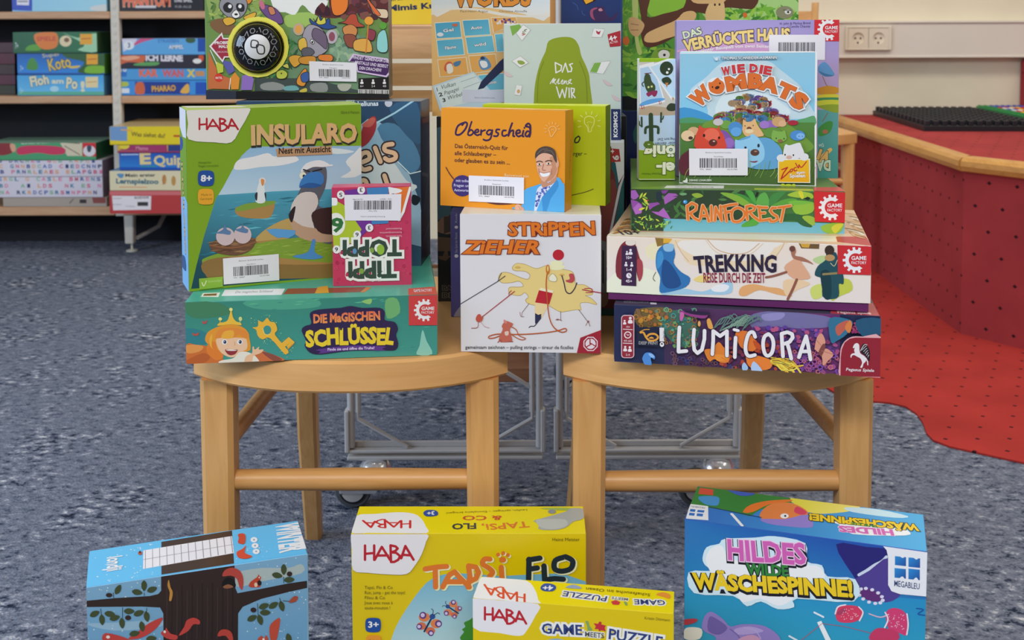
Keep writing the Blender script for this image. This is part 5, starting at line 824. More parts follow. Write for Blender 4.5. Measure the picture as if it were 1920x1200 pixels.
'ober':[
["cover_print","front",[["P","d98a1c",[7,1101,1458,1088,1461,-11,-7,2]]]],
["title_lettering","front",[["L","351a44",23,[272,936,206,897,182,810,233,805,293,862,319,925,292,943,259,911],0,1],["L","351a44",20,[372,951,346,876,329,808,366,803,393,834,366,862,337,839],0,1],["L","351a44",20,[408,831,452,842,448,867,419,856,408,823,439,803,465,812],0,1],["L","351a44",20,[485,862,483,804,491,844,531,863],0,1],["L","351a44",20,[616,860,577,865,551,833,577,812,610,841,619,866,597,773,551,749,514,758],0,1],["L","351a44",20,[701,874,668,873,662,846,688,831,675,802,636,801],0,1],["L","351a44",20,[775,867,740,861,734,816,760,805,788,818],0,1],["L","351a44",20,[849,949,818,866,805,804,827,854,863,869,861,812,876,806],0,1],["L","351a44",20,[895,837,938,847,934,875,904,866,895,831,921,805,951,816],0,1],["L","351a44",20,[981,870,969,815,982,807],0,1],["E","351a44",[991,901,10,0,0,-10]],["L","351a44",20,[1056,860,1024,865,1002,828,1024,808,1056,848,1061,921,1036,951,1004,920,1049,909,1062,854,1050,806],0,1]]],
["caption_text","front",[["T","Das Österreich-Quiz für",170,654,797,652,47,"4c2a2c",0.01,[],0,0,0],["T","alle Schlauberger –",170,575,660,576,47,"4c2a2c",0.01,[],0,0,0],["T","oder glauben es zu sein ...",168,498,824,494,47,"4c2a2c",0.01,[],0,0,0],["T","Basiswissel von",763,361,1047,359,32,"e8d0a0",0,[],0,0,0]]],
["light_bulb_print","front",[["L","e6b878",7,[1271,897,1296,922,1334,923,1357,893,1335,857,1310,820,1291,819,1284,855,1271,885],1,1],["L","e6b878",5,[1297,880,1315,892,1334,881],0,1],["L","e6b878",6,[1250,866,1229,858],0,0],["L","e6b878",6,[1247,897,1224,899],0,0],["L","e6b878",6,[1258,925,1240,937],0,0],["L","e6b878",6,[1282,945,1272,964],0,0],["L","e6b878",6,[1313,952,1314,974],0,0],["L","e6b878",6,[1344,945,1355,964],0,0],["L","e6b878",6,[1367,924,1386,936],0,0],["L","e6b878",6,[1377,896,1399,898],0,0]]],
["round_badge","front",[["E","3a2a6a",[266,234,125,6,1,-119]],["L","4a2030",10,[68,432,115,359,162,305],0,1],["T","mit tollen",189,275,356,276,32,"c8c4dc",0.01,[],0,0,0],["T","Fragen und",163,221,370,223,32,"c8c4dc",0.01,[],0,0,0],["T","Antworten",170,168,363,171,32,"c8c4dc",0.01,[],0,0,0],["S","4a2030",[556,62,687,44,869,62,687,60]]]],
["portrait_print","front",[["S","4f9fd4",[996,213,1099,266,1213,308,1314,361,1389,376,1433,318,1455,283,1455,-9,973,-16,895,0,856,22,972,53]],["S","3a86c0",[1201,222,1251,273,1302,179,1253,-6,1215,-8]],["S","3a86c0",[1339,350,1390,280,1278,105,1241,-9,1227,102]],["S","c9cfe0",[1150,244,1226,296,1339,362,1364,351,1289,251,1201,150,1139,1,1113,2,1131,146]],["R","blob",["3f4f94","5a6ab0"],36,17,32,3,[1156,245,1226,284,1351,356,1289,251,1189,149,1132,12,1125,146],[0,360]],["S","b98468",[1187,355,1276,311,1314,361,1364,399,1352,326,1226,260,1194,283]],["S","d2a086",[1128,584,1147,633,1248,661,1349,640,1381,545,1382,484,1364,399,1301,336,1225,321,1174,367,1142,463]],["E","cb987e",[1373,520,18,1,0,-41]],["S","b98262",[1286,589,1356,592,1378,520,1357,411,1301,342,1232,321,1288,396,1313,482]],["E","cb987e",[1373,520,18,1,0,-41]],["S","4a3c34",[1122,571,1127,644,1184,695,1260,709,1336,676,1364,604,1365,532,1337,567,1311,615,1223,635,1160,609]],["S","f0ece8",[1174,421,1225,411,1288,426,1275,389,1212,375,1187,392]],["L","9a5a4c",5,[1167,427,1225,418,1298,435],0,1],["E","e8ddd6",[1170,510,23,1,0,-8]],["E","e8ddd6",[1274,521,25,1,0,-8]],["E","2a2220",[1170,510,10,0,0,-10]],["E","2a2220",[1274,521,10,0,0,-10]],["L","4a342a",11,[1137,533,1173,544,1205,535],0,1],["L","4a342a",11,[1239,542,1274,555,1312,549],0,1],["L","8a5a46",5,[1148,492,1192,494],0,1],["L","8a5a46",5,[1252,501,1302,508],0,1],["L","6a5a50",10,[1147,621,1197,671,1260,679],0,1],["L","6a5a50",10,[1223,654,1298,662,1337,615],0,1],["L","9a6450",7,[1217,514,1205,453,1237,448],0,1],["L","a87058",6,[1161,463,1168,403],0,1],["L","a87058",6,[1306,469,1307,409],0,1],["S","d2a086",[895,43,933,63,985,29,998,-7,960,-7,895,2]],["L","8a5a48",4,[933,39,960,3],0,1],["L","8a5a48",4,[959,46,980,9],0,1]]],
["barcode_sticker","front",[["P","dcd9e2",[346,353,995,357,995,69,348,64]],["T","Bücherei Spielothek Lochau",531,305,816,307,16,"4a4850",0,[],0,0,0],["T","Obergscheid",622,263,726,263,14,"4a4850",0,[],0,0,0],["B","3b3a42",[465,250,880,252,466,146],14],["T","974 - 38467",466,123,596,124,14,"4a4850",0,[],0,0,0],["T","10141790",765,125,880,126,14,"4a4850",0,[],0,0,0]]],
["side_print","right",[["P","c67c1a",[3,1088,325,1104,249,16,15,-14]],["T","Obergscheid",174,337,226,772,22,"4a2430",0,[],0,0,0]]],
["lid_print","top",[["P","dda24a",[-28,84,1504,-155,1410,485,-418,1137]]]],
],
'green':[
["cover_print","front",[["P","aab60e",[-432,1100,1422,1117,1425,-1,-440,-50]]]],
["light_bulb_print","front",[["L","d8d880",8,[1184,932,1190,982,1240,1002,1291,978,1291,916,1266,866,1257,830,1228,830,1219,877,1190,914],1,1],["L","d8d880",5,[1209,927,1241,940,1272,928],0,1],["L","d8d880",5,[1222,914,1237,834],0,1],["L","d8d880",8,[1143,889,1113,877],0,0],["L","d8d880",8,[1139,942,1108,947],0,0],["L","d8d880",8,[1163,990,1139,1010],0,0],["L","d8d880",8,[1208,1019,1199,1049],0,0],["L","d8d880",8,[1262,1022,1270,1052],0,0],["L","d8d880",7,[1309,996,1331,1019],0,0],["L","d8d880",7,[1336,951,1366,959],0,0],["L","d8d880",7,[1334,898,1364,889],0,0]]],
["title_lettering","front",[["T","erso",891,694,1032,698,75,"2a2a2a",0.02,[],0.25,0,0],["L","262a30",14,[1118,775,1083,749,1076,705,1114,710,1133,756,1114,777],0,1]]],
["caption_text","front",[["T","Schlauberger –",840,542,1207,560,50,"3f4420",0.01,[],0,0,0],["L","54521c",9,[1032,104,1185,144,1286,185],0,1]]],
["side_print","right",[["P","7a8a1c",[-11,1118,318,1113,335,-44,3,-2]],["T","Quiz",143,352,212,748,20,"3a4010",0,[],0,0,0]]],
["lid_print","top",[["P","c2cc30",[-379,-165,1412,57,1420,340,-403,119]]]],
],
'kakt':[
["cover_print","front",[["P","e0dcd8",[-49,1388,452,1386,460,9,-15,11]],["P","c4bcb0",[-15,1344,452,1343,456,745,-13,747]],["P","b0c4d6",[-16,747,456,745,458,335,-15,352]],["P","7d9c14",[-15,352,458,291,460,15,-14,17]],["P","8ab01c",[-20,1388,452,1386,452,1343,-20,1344]],["S","b8a088",[-15,1286,118,1315,307,1299,452,1328,453,1241,264,1183,-15,1184]],["S","b09a80",[-13,820,120,849,455,804,456,745,-13,747]],["P","e4e4e6",[-9,1301,162,1344,295,892,11,827]],["P","a8c4dc",[10,1271,156,1307,273,914,21,849]],["S","5a9ad0",[21,878,120,922,265,936,271,909,21,846]],["P","e4e4e6",[97,1300,452,1430,455,920,360,921]],["P","b8d0e4",[126,1286,452,1401,454,950,364,950]],["S","3a4a2c",[54,1155,75,1213,119,1198,141,1126,178,1082,178,1023,120,987,83,1024,61,1082]],["S","8a2a50",[83,995,200,1023,193,965,164,951,142,973,105,951]],["L","3a4a2c",12,[47,1068,32,1097,61,1126],0,1],["L","7a3a50",9,[61,1213,133,1220],0,1],["E","c8d08a",[105,1060,12,0,0,-12]],["E","c8d08a",[141,1067,12,0,0,-12]],["E","2c3a24",[307,1270,76,0,0,-80]],["S","2c3a24",[257,1154,322,1176,366,1125,323,1081,265,1111]],["P","b8743a",[291,1110,330,1110,311,1052]],["E","dfe4d8",[315,1224,15,0,0,-15]],["E","dfe4d8",[334,1263,12,0,0,-12]],["T","12",251,907,219,899,38,"b03a48",0.02,[],0,0,0],["T","12",62,856,18,849,38,"b03a48",0.02,[],0,0,0],["T","6",396,943,370,943,32,"c08a3a",0.02,[],0,0,0],["S","2f3824",[310,833,353,877,426,862,433,818,383,789,324,797]],["L","2f4428",50,[132,746,139,454],0,0],["L","2f4428",29,[71,542,78,600,129,615],0,1],["L","2f4428",29,[216,541,212,607,143,615],0,1],["L","2f4428",20,[28,718,31,615],0,1],["L","2f4428",13,[2,674,8,630,28,623],0,1],["L","2f4428",20,[249,768,246,666],0,1],["L","2f4428",13,[274,731,267,702,249,695],0,1]]],
["caption_text","front",[["T","Weg zum Ziel!",425,485,209,480,29,"3a4a5a",0,[],0,0,0],["T","finster deinen",457,441,180,432,29,"3a4a5a",0,[],0,0,0],["T","Michael Mohler",255,89,29,87,24,"54701c",0,[],0,0,0]]],
["title_lettering","front",[["T","könig",516,391,78,395,135,"dfe4c8",0.04,[["54701c",0.08]],0,0,0],["T","nel-",514,200,208,204,135,"dfe4c8",0.04,[["54701c",0.08]],0,0,0]]],
["sticker","front",[["P","c9cfe0",[387,1328,452,1328,454,1030,389,1037]]]],
],
'haus':[
["cover_print","front",[["P",["9a8fc4","c4a0b8",868,1780,876,725],[1,1797,1841,1843,1844,-2,8,15]],["P",["5aa0a0","3f8f84",1721,758,1728,0],[1605,787,1839,788,1844,-2,1612,-1]],["S","5a8fc0",[1615,1290,1687,1335,1774,1231,1789,1179,1688,1169,1615,1216]],["S","3f6f9c",[1615,1231,1688,1202,1786,1179,1688,1169]],["L","8a6a50",9,[1659,1172,1704,1069,1725,1061],0,1],["S","c48a2a",[1602,1031,1718,1061,1837,1039,1835,980,1719,958,1603,972]],["S","d0c83a",[1610,957,1835,965,1835,928,1618,923]],["S","3f8a5a",[1618,923,1835,928,1836,899,1618,891]],["S","c4c83a",[1618,891,1836,899,1839,847,1619,831]],["S","8aa030",[1611,831,1839,847,1837,751,1692,787]],["L","8a6a50",9,[1721,750,1664,654],0,1],["S","3f8a3c",[1621,579,1722,654,1780,639,1752,535,1680,490,1622,490]],["E","a86a50",[1694,535,32,0,0,-24]],["T","Die",1674,401,1623,386,39,"d8e4d8",0,[],0,0,0],["L","dab060",44,[1639,223,1754,328],0,0],["T","VI",1769,283,1638,327,164,"d0a860",0.05,[["3a2f2a",0.08]],0,0,0],["T","DA",1762,201,1610,200,119,"b8d0b8",0.05,[["2a3a2a",0.08]],0,0,0],["S","c89ac4",[19,1474,562,1574,988,1545,989,1444,19,1445]]]],
["title_lettering","front",[["T","DAS",79,1601,285,1664,84,"c8d4b4",0.035,[["3a3040",0.08]],0,0.4,0],["T","VERRÜCKTE HAUS",94,1457,1287,1590,133,"e4c47c",0.045,[["3a3040",0.09]],0,0.35,32]]],
["caption_text","front",[["T","turbulenter Bauspaß von zwei Seiten",148,1416,1059,1496,35,"e8e0f0",0.02,[],0,0,37],["T","H. John & Markus Brand",1170,1762,1517,1770,29,"4a3c6a",0,[],0,0,0],["T","/ Camille Chaussy",1261,1728,1514,1733,29,"4a3c6a",0,[],0,0,0]]],
["publisher_logo","front",[["P","c82a34",[1561,1830,1841,1846,1841,1572,1560,1575]],["P","e8dedf",[1787,1788,1774,1793,1765,1801,1772,1824,1749,1832,1741,1809,1730,1808,1718,1811,1714,1835,1690,1832,1694,1807,1684,1801,1673,1798,1658,1818,1639,1804,1653,1783,1646,1774,1638,1766,1616,1777,1605,1755,1627,1743,1626,1732,1622,1721,1597,1720,1597,1696,1622,1695,1626,1684,1628,1673,1606,1661,1617,1639,1639,1650,1648,1642,1654,1633,1640,1612,1660,1598,1674,1618,1686,1615,1696,1609,1693,1584,1716,1580,1720,1605,1731,1607,1743,1607,1751,1583,1774,1591,1766,1615,1775,1622,1789,1627,1758,1650,1736,1641,1713,1641,1690,1649,1672,1664,1660,1684,1655,1708,1659,1732,1671,1752,1689,1767,1711,1775,1735,1774,1757,1765]],["T","GAME",1680,1710,1823,1710,39,"e8dedf",0.02,[],0,0,0],["T","FACTORY",1680,1669,1823,1669,29,"e8dedf",0.01,[],0,0,0]]],
["barcode_sticker","front",[["P","dcd9e2",[1051,1648,1685,1647,1683,1358,1053,1358]],["B","3b3a42",[1160,1561,1577,1560,1160,1387],17]]],
],
'gor':[
["cover_print","front",[["P",["6aa83c","4a8a34",1066,1466,1071,133],[-8,2527,2360,2521,2376,1,9,12]],["P","101214",[1,188,2374,177,2376,-4,4,7]],["S","a8d080",[1067,1432,1400,1564,1900,1529,2335,1461,2353,1212,1568,1181,1168,1200]],["R","leaf",["5a9a34","7ab83c","3f8030","98c848"],70,100,216,3,[983,1366,2352,1362,2354,1145,984,1184],[0,360]],["R","leaf",["4a8a30","6aa838","2f6a2c","8abc40"],80,133,283,6,[17,971,785,835,787,184,18,187],[0,360]],["R","leaf",["86b83c","5a9a34"],36,83,183,8,[17,1519,267,1518,234,970,17,938],[0,360]],["S","8ac03c",[367,1534,833,1516,834,1300,400,1252]],["S","b8c874",[150,1535,225,1535,234,970,284,770,218,771,167,1137]]]],
["gorilla_print","front",[["S","5a3424",[233,1568,400,1567,350,1252,567,1285,833,1367,966,1566,1783,1563,1784,1364,1651,1347,1400,1365,1367,1299,1201,1266,1000,1300,934,1151,701,968,468,853,318,853,267,1020,275,1203]],["S","dcb47c",[317,920,342,1020,501,1102,734,1201,834,1300,967,1317,1001,1233,834,1034,601,952,451,903]],["S","e0bc84",[1134,1200,1150,1366,1233,1465,1350,1465,1384,1365,1368,1191]],["S","dcb47c",[933,1566,1400,1564,1367,1431,1167,1416,967,1433]],["E","3a2a20",[1253,1402,13,0,0,-17]],["E","3a2a20",[1314,1405,13,0,0,-17]],["S","d0a874",[101,1104,117,1237,234,1220,309,1153,301,1086,234,987,151,1004]],["L","8a6044",8,[134,1153,234,1136],0,1],["L","8a6044",8,[134,1070,234,1070],0,1],["E","8a8a6a",[2186,1296,117,0,1,-86]],["E","e8e4d8",[2227,1304,43,0,0,-33]],["E","222222",[2231,1300,15,0,0,-15]],["L","4a4a3a",10,[2169,1329,2269,1322],0,1],["S","7aa038",[401,703,451,803,568,836,735,802,769,718,769,685,435,686]],["E","e8ecd8",[576,739,77,0,0,-67]],["E","2a2a20",[581,736,18,0,0,-18]],["L","3f6a28",12,[493,786,568,811,660,789],0,1],["S","d8702c",[26,954,84,987,117,921,84,871,34,888]],["S","d8702c",[1626,1281,1668,1297,1685,1248,1643,1231]]]],
],
'words':[
["cover_print","front",[["P",["e8c894","dba860",694,1308,687,11],[-4,2498,1511,2490,1499,-15,-10,-12]],["S",["b8cfdc","dfe0da",696,1630,694,1292],[-1,2274,1506,2267,1504,1273,1178,1290,856,1356,533,1381,306,1374,-10,1311]],["S","e0dcd2",[-9,1327,306,1374,630,1357,936,1299,1259,1274,1504,1305,1504,1257,1178,1250,855,1276,533,1341,209,1342,-10,1279]]]],
["title_lettering","front",[["T","WORDS",299,1397,1235,1406,241,"d88a34",0.05,[["2a1c18",0.085]],0,0.3,0]]],
["author_text","front",[["T","Paul-Henri Argiot",363,1316,713,1315,29,"6a6458",0,[],0,0,0],["T","Christine Alcouffe",856,1314,1208,1313,29,"6a6458",0,[],0,0,0]]],
["word_card_print","front",[["P","efe4cc",[38,1187,365,1205,386,995,56,980]],["P",["4aa0c4","64b4cc",532,1228,628,986],[46,1178,357,1197,378,1003,64,988]],["T","Gel",145,1064,279,1081,39,"e6eef0",0.03,[["2a5a7a",0.08]],0,0,0],["P","efe4cc",[388,1218,728,1233,752,1029,416,1011]],["P",["4aa0c4","64b4cc",532,1228,628,986],[396,1209,719,1224,744,1037,424,1019]],["T","Auto",500,1097,640,1112,39,"e6eef0",0.03,[["2a5a7a",0.08]],0,0,0],["P","efe4cc",[59,967,396,991,421,776,80,753]],["P",["4aa0c4","64b4cc",532,1228,628,986],[67,959,388,983,412,784,88,761]],["T","Fäune",170,845,309,864,39,"e6eef0",0.03,[["2a5a7a",0.08]],0,0,0],["P","efe4cc",[425,1003,775,1026,806,812,456,787]],["P",["4aa0c4","64b4cc",532,1228,628,986],[433,995,767,1018,798,820,464,795]],["T","wild",542,881,689,900,39,"e6eef0",0.03,[["2a5a7a",0.08]],0,0,0],["P","efe4cc",[795,1042,911,1050,918,815,821,807]],["P",["4aa0c4","64b4cc",532,1228,628,986],[803,1034,903,1041,910,823,829,815]],["P","efe4cc",[70,720,440,752,471,525,97,493]],["P","dca458",[78,712,432,744,463,533,105,501]],["P","efe4cc",[463,768,813,791,844,580,503,537]],["P","dca458",[471,760,805,783,836,589,512,546]],["P","efe4cc",[750,1252,1073,1259,1097,1170,782,1050]],["P","dca458",[758,1244,1065,1251,1089,1178,790,1058]],["P","efe4cc",[584,524,917,548,924,328,616,321]],["P",["4aa0c4","64b4cc",532,1228,628,986],[592,516,909,540,916,337,624,329]],["T","Schloss",689,399,819,418,39,"e6eef0",0.03,[["2a5a7a",0.08]],0,0,0],["E","d8dce4",[110,1036,42,0,0,-26]],["S","c06a4a",[264,1165,329,1173,321,1140,272,1141]],["S","c86040",[172,663,220,696,269,663,252,598,187,566,155,598]],["S","e4dcd0",[188,647,253,663,268,566,203,542]],["S","4a7aa0",[277,679,367,703,350,647,293,631]],["S","5a8ab4",[594,695,659,759,691,743,723,710,755,629,690,589,625,597]],["S","e0e0e0",[610,695,691,694,707,629,642,613]],["S","2a3a5a",[618,743,651,759,675,724,626,719]],["R","blob",["b04a50","e0d8d0","5a4a8a"],22,23,39,3,[807,1227,1049,1227,1065,1162,806,1171],[0,360]]]],
["score_note_print","front",[["P","b8d0de",[4,384,528,565,625,467,915,125,102,61]],["P","d0dfe8",[31,371,528,546,600,459,721,239,135,94]],["T","1",55,314,79,319,49,"33363c",0.03,[],0,0,0],["T","2",90,247,133,257,49,"33363c",0.03,[],0,0,0],["T","3",132,176,174,184,49,"33363c",0.03,[],0,0,0],["T","Vulkan",120,342,308,390,55,"33363c",-0.005,[],0.3,0,0],["T","Papagei",162,267,348,328,52,"33363c",-0.005,[],0.3,0,0],["T","Wirbel",204,205,388,260,52,"33363c",-0.005,[],0.3,0,0],["L","8aa0ac",5,[365,435,560,500],0,0],["L","8aa0ac",5,[397,354,608,435],0,0]]],
["pencil_print","front",[["P","1f2c50",[583,337,624,435,861,694,910,734,909,588,656,353]]]],
["sticker","front",[["P","c8cfe2",[388,338,910,328,909,174,382,175]],["T","Bücherei Spielothek Lochau",542,227,799,223,16,"5a5a6a",0,[],0,0,0]]],
],
'wir':[
["cover_print","front",[["P","c0cdc6",[-3,1423,1420,1439,1435,-1,-8,4]],["P","e4ece8",[-5,1441,1420,1455,1420,1433,-3,1417]],["S","8a9a26",[360,471,381,721,436,939,506,1094,546,1219,702,1265,842,1249,912,1155,943,1030,1014,874,1048,686,1048,-4,358,1]],["L","6e7e1c",8,[483,970,420,783,403,471],0,1],["L","6e7e1c",8,[920,968,998,749,1014,467],0,1]]],
["title_lettering","front",[["L","e8e8dc",16,[623,954,631,829,693,860,701,914,623,954],0,0],["L","e8e8dc",16,[709,836,748,945,779,836],0,0],["L","e8e8dc",16,[834,940,798,929,826,882,818,843,779,844],0,0],["L","e8e8dc",11,[560,697,607,767,588,704,631,751,599,728,630,688],0,1],["L","e8e8dc",11,[638,704,670,758,657,696,685,704],0,1],["L","e8e8dc",11,[693,719,716,743,701,696,724,696,735,735,732,696,756,734,763,695,787,695,818,750,779,719,826,695],0,1],["L","e8e8dc",16,[638,657,677,524,709,625,740,524,763,648],0,0],["L","e8e8dc",16,[791,641,794,528],0,0],["L","e8e8dc",16,[826,523,818,640,857,632,849,585,823,578,866,523],0,0]]],
["card_print","front",[["P","8a9490",[144,1314,235,1419,325,1352,218,1219]],["P","e8e8e4",[149,1314,235,1414,320,1352,218,1223]],["P","7aa84a",[71,1399,188,1422,211,1383,102,1283]],["R","leaf",["c06a70","6a8a5a"],6,34,53,2,[195,1344,266,1360,257,1290,203,1282],[0,360]],["P","8a9490",[1087,1364,1225,1364,1191,1260,1069,1259]],["P","e8e8e4",[1092,1364,1225,1359,1186,1260,1069,1263]],["S","a83a4a",[1123,1341,1155,1325,1178,1341,1162,1294,1131,1307]],["P","8a9490",[91,975,199,1038,300,952,194,892]],["P","e8e8e4",[96,975,199,1034,295,952,194,897]],["S","8aa04a",[163,979,218,979,256,948,210,928,171,948]],["P","8a9490",[1087,951,1299,974,1214,813,1045,830]],["P","e8e8e4",[1092,951,1299,969,1210,813,1045,834]],["P","7aa84a",[1100,948,1186,954,1131,826,1048,839]],["P","8a9490",[142,683,217,680,197,553,123,562]],["P","e8e8e4",[146,683,217,675,193,553,123,566]],["E","c8a070",[173,605,19,0,0,-25]],["S","cdb8bc",[-17,863,46,832,100,785,30,793]],["S","cdb8bc",[1202,748,1265,716,1319,669,1249,677]],["S","cdb8bc",[1312,559,1375,528,1430,480,1359,488]]]],
["age_badge_print","front",[["P","a82a34",[1261,1294,1420,1340,1425,1153,1292,1141]],["T","4+",1288,1208,1381,1231,65,"e8e0e0",0.03,[],0,0,0],["T","ALTER",1292,1177,1389,1196,28,"e8d0d0",0,[],0,0,0]]],
["publisher_logo","front",[["P","25315e",[1305,382,1421,381,1431,-1,1308,0]],["T","KOSMOS",1385,33,1384,345,49,"dfe2ea",0.04,[],0,0,0]]],
],
'plus':[
["cover_print","front",[["P","6a2a2c",[1033,2096,1916,2113,1905,49,1030,29]],["P","dfe3e2",[1033,2096,1916,2113,1911,1754,1835,1619,1788,1873,1741,2061]],["P","1f5a62",[1749,1873,1797,1860,1835,1619,1815,1524,1788,1712,1749,1793]],["S","7a3a34",[1622,1387,1741,1658,1808,1565,1782,1254,1730,712,1623,710]],["P","1f5a5c",[1917,1727,1868,1579,1776,1051,1730,576,1905,49,1919,986]],["P","c4cacc",[1901,1740,1917,1747,1864,1565,1756,1038,1717,576,1690,589,1729,1037,1835,1578]]]],
["age_badge_print","front",[["P","a82c2c",[1743,2034,1840,2028,1858,1877,1744,1868]],["T","6",1831,1890,1834,1944,72,"e8e0dc",0.04,[],0,0,0],["T","+",1787,1973,1787,2021,54,"e8e0dc",0.03,[],0,0,0]]],
["cover_print","front",[["P","7a7a78",[1629,920,1689,901,1688,276,1630,275]],["P","3a3634",[1639,805,1663,792,1661,384,1639,397]],["S","8a6a54",[1630,247,1691,276,1717,195,1677,112,1630,111]],["P","1a4a44",[1624,83,1919,90,1919,-12,1624,-10]]]],
],
'dark':[
["cover_print","front",[["P","14181c",[-4,2372,844,2369,834,-22,4,-19]],["P","3a5a66",[2,2224,184,2277,175,1121,-8,1040]],["S","7a5a48",[-8,999,81,1094,175,1080,174,875,-2,903]],["P","3c2c24",[81,1094,175,1101,174,902,82,875]],["P","5a4434",[-3,834,173,820,172,587,103,525,22,546,-5,615]],["P","14181c",[-4,649,91,649,63,587,2,587]],["P","14181c",[125,649,172,649,172,587,138,587]]]],
["title_lettering","front",[["T","BA",53,147,168,146,61,"14181c",0.04,[["8a7f6a",0.08]],0,0,0],["T","DI",52,53,161,52,61,"14181c",0.04,[["8a7f6a",0.08]],0,0,0]]],
],
'purp':[
["cover_print","front",[["P","48447e",[5,1338,127,1338,118,-2,-4,-2]],["S","8a8494",[34,9,119,129,118,0]],["E","c8c4cc",[71,1092,21,0,0,-18]],["E","c8c4cc",[69,742,23,0,0,-21]]]],
["title_lettering","front",[["T","Das Spiel der Illusion",82,781,81,1027,29,"a8a4c0",0,[],0,0,0],["T","Knobeln",82,1144,83,1312,28,"a8a4c0",0,[],0,0,0]]],
],
'card':[
["cover_print","front",[["P",["1f3a74","16204a",326,1466,326,1201],[-18,2204,759,2201,761,189,-17,192]],["P","2a1a1c",[241,1498,315,1397,443,1455,421,1624]],["P","e0a02a",[268,1498,315,1413,406,1455,379,1597]],["S","3a2450",[363,1307,379,1349,443,1375,538,1378,559,1333,591,1264,634,1242,676,1274,719,1306,698,1237,634,1200,432,1190,379,1243]],["S","9a4a6a",[366,1296,379,1344,432,1370,464,1359,406,1328,411,1254,432,1211,385,1238]],["E","c08090",[501,1341,29,0,0,-19]],["E","20142c",[522,1349,7,0,0,-7]],["L","3a5a94",7,[262,1328,273,1291,305,1270],0,1],["L","3f60a0",6,[146,1435,199,1397,215,1339],0,1]]],
],
'navy':[
["cover_print","front",[["P","1d2450",[1,2367,2422,2359,2455,-227,8,-220]],["P","3a3f68",[6,2367,2422,2359,2422,2347,6,2355]],["S","2a5a54",[158,2066,209,2185,232,2066,203,1932,173,1947]]]],
],
'mimi':[
["cover_print","front",[["P","dcc43a",[-8,1335,1484,1330,1473,1,-8,3]]]],
["title_lettering","front",[["T","Mimis Kullerfee",714,232,2057,312,102,"22305a",0.04,[],0,0,0],["T","Mirabell und",702,394,1319,455,49,"4a4224",0.01,[],0,0,0]]],
],
'magic':[
["cover_print","front",[["P","6a8a4a",[-9,2165,2193,2145,2243,49,16,114]],["S","8aa05a",[73,1640,748,1638,708,1110,646,978,351,934,72,965]],["S","9ab860",[971,1006,1237,1049,1383,990,1234,872,998,873]],["S","e4e0dc",[777,1638,1482,1636,1458,1063,1295,1034,1179,1138,1089,1020,972,1050,826,1109]],["S","5a2a2c",[1325,1019,1415,1166,1503,1107,1540,1636,2217,1634,2209,928,2047,1017,1826,1032,1575,974]],["S","3a1c2a",[1340,1034,1370,1122,1428,1034,1474,1137,1516,1004]],["P","6a8a6a",[1027,858,1603,900,2249,602,2240,67,984,88]],["R","blob",["8aa888","7a9a80","9ab090","5a7a64"],70,59,103,4,[1469,827,1822,752,1863,485,1522,457],[0,360]],["R","leaf",["3f7a44","2f5a3c","4a8a50"],50,74,133,6,[997,829,1156,636,1079,488,838,192,600,134,602,253,962,518],[0,360]],["R","leaf",["5a7a3a","86a04a","3f6a3c","a0b458"],90,59,132,11,[7,1318,741,1316,734,933,1026,814,1021,503,847,711,616,933,70,862],[0,360]],["R","blob",["4a2a34","6a3440","7a4a44"],26,59,132,12,[1358,1284,2183,1281,2180,987,1575,989],[0,360]],["P","3f4a48",[587,253,1268,250,1843,99,1857,69,584,97]],["S","8a8c88",[660,178,808,207,941,162,910,110,688,111]],["S","8a8c88",[1266,176,1444,190,1457,86,1280,94]],["S","6aa0a0",[940,147,1074,162,1117,109,954,103]],["S","a8a898",[1592,174,1755,173,1710,99,1621,100]],["S","c8b44a",[1132,102,1206,131,1213,87,1139,80]],["S","7a5a3c",[72,935,205,979,351,905,363,802,201,788,85,862]]]],
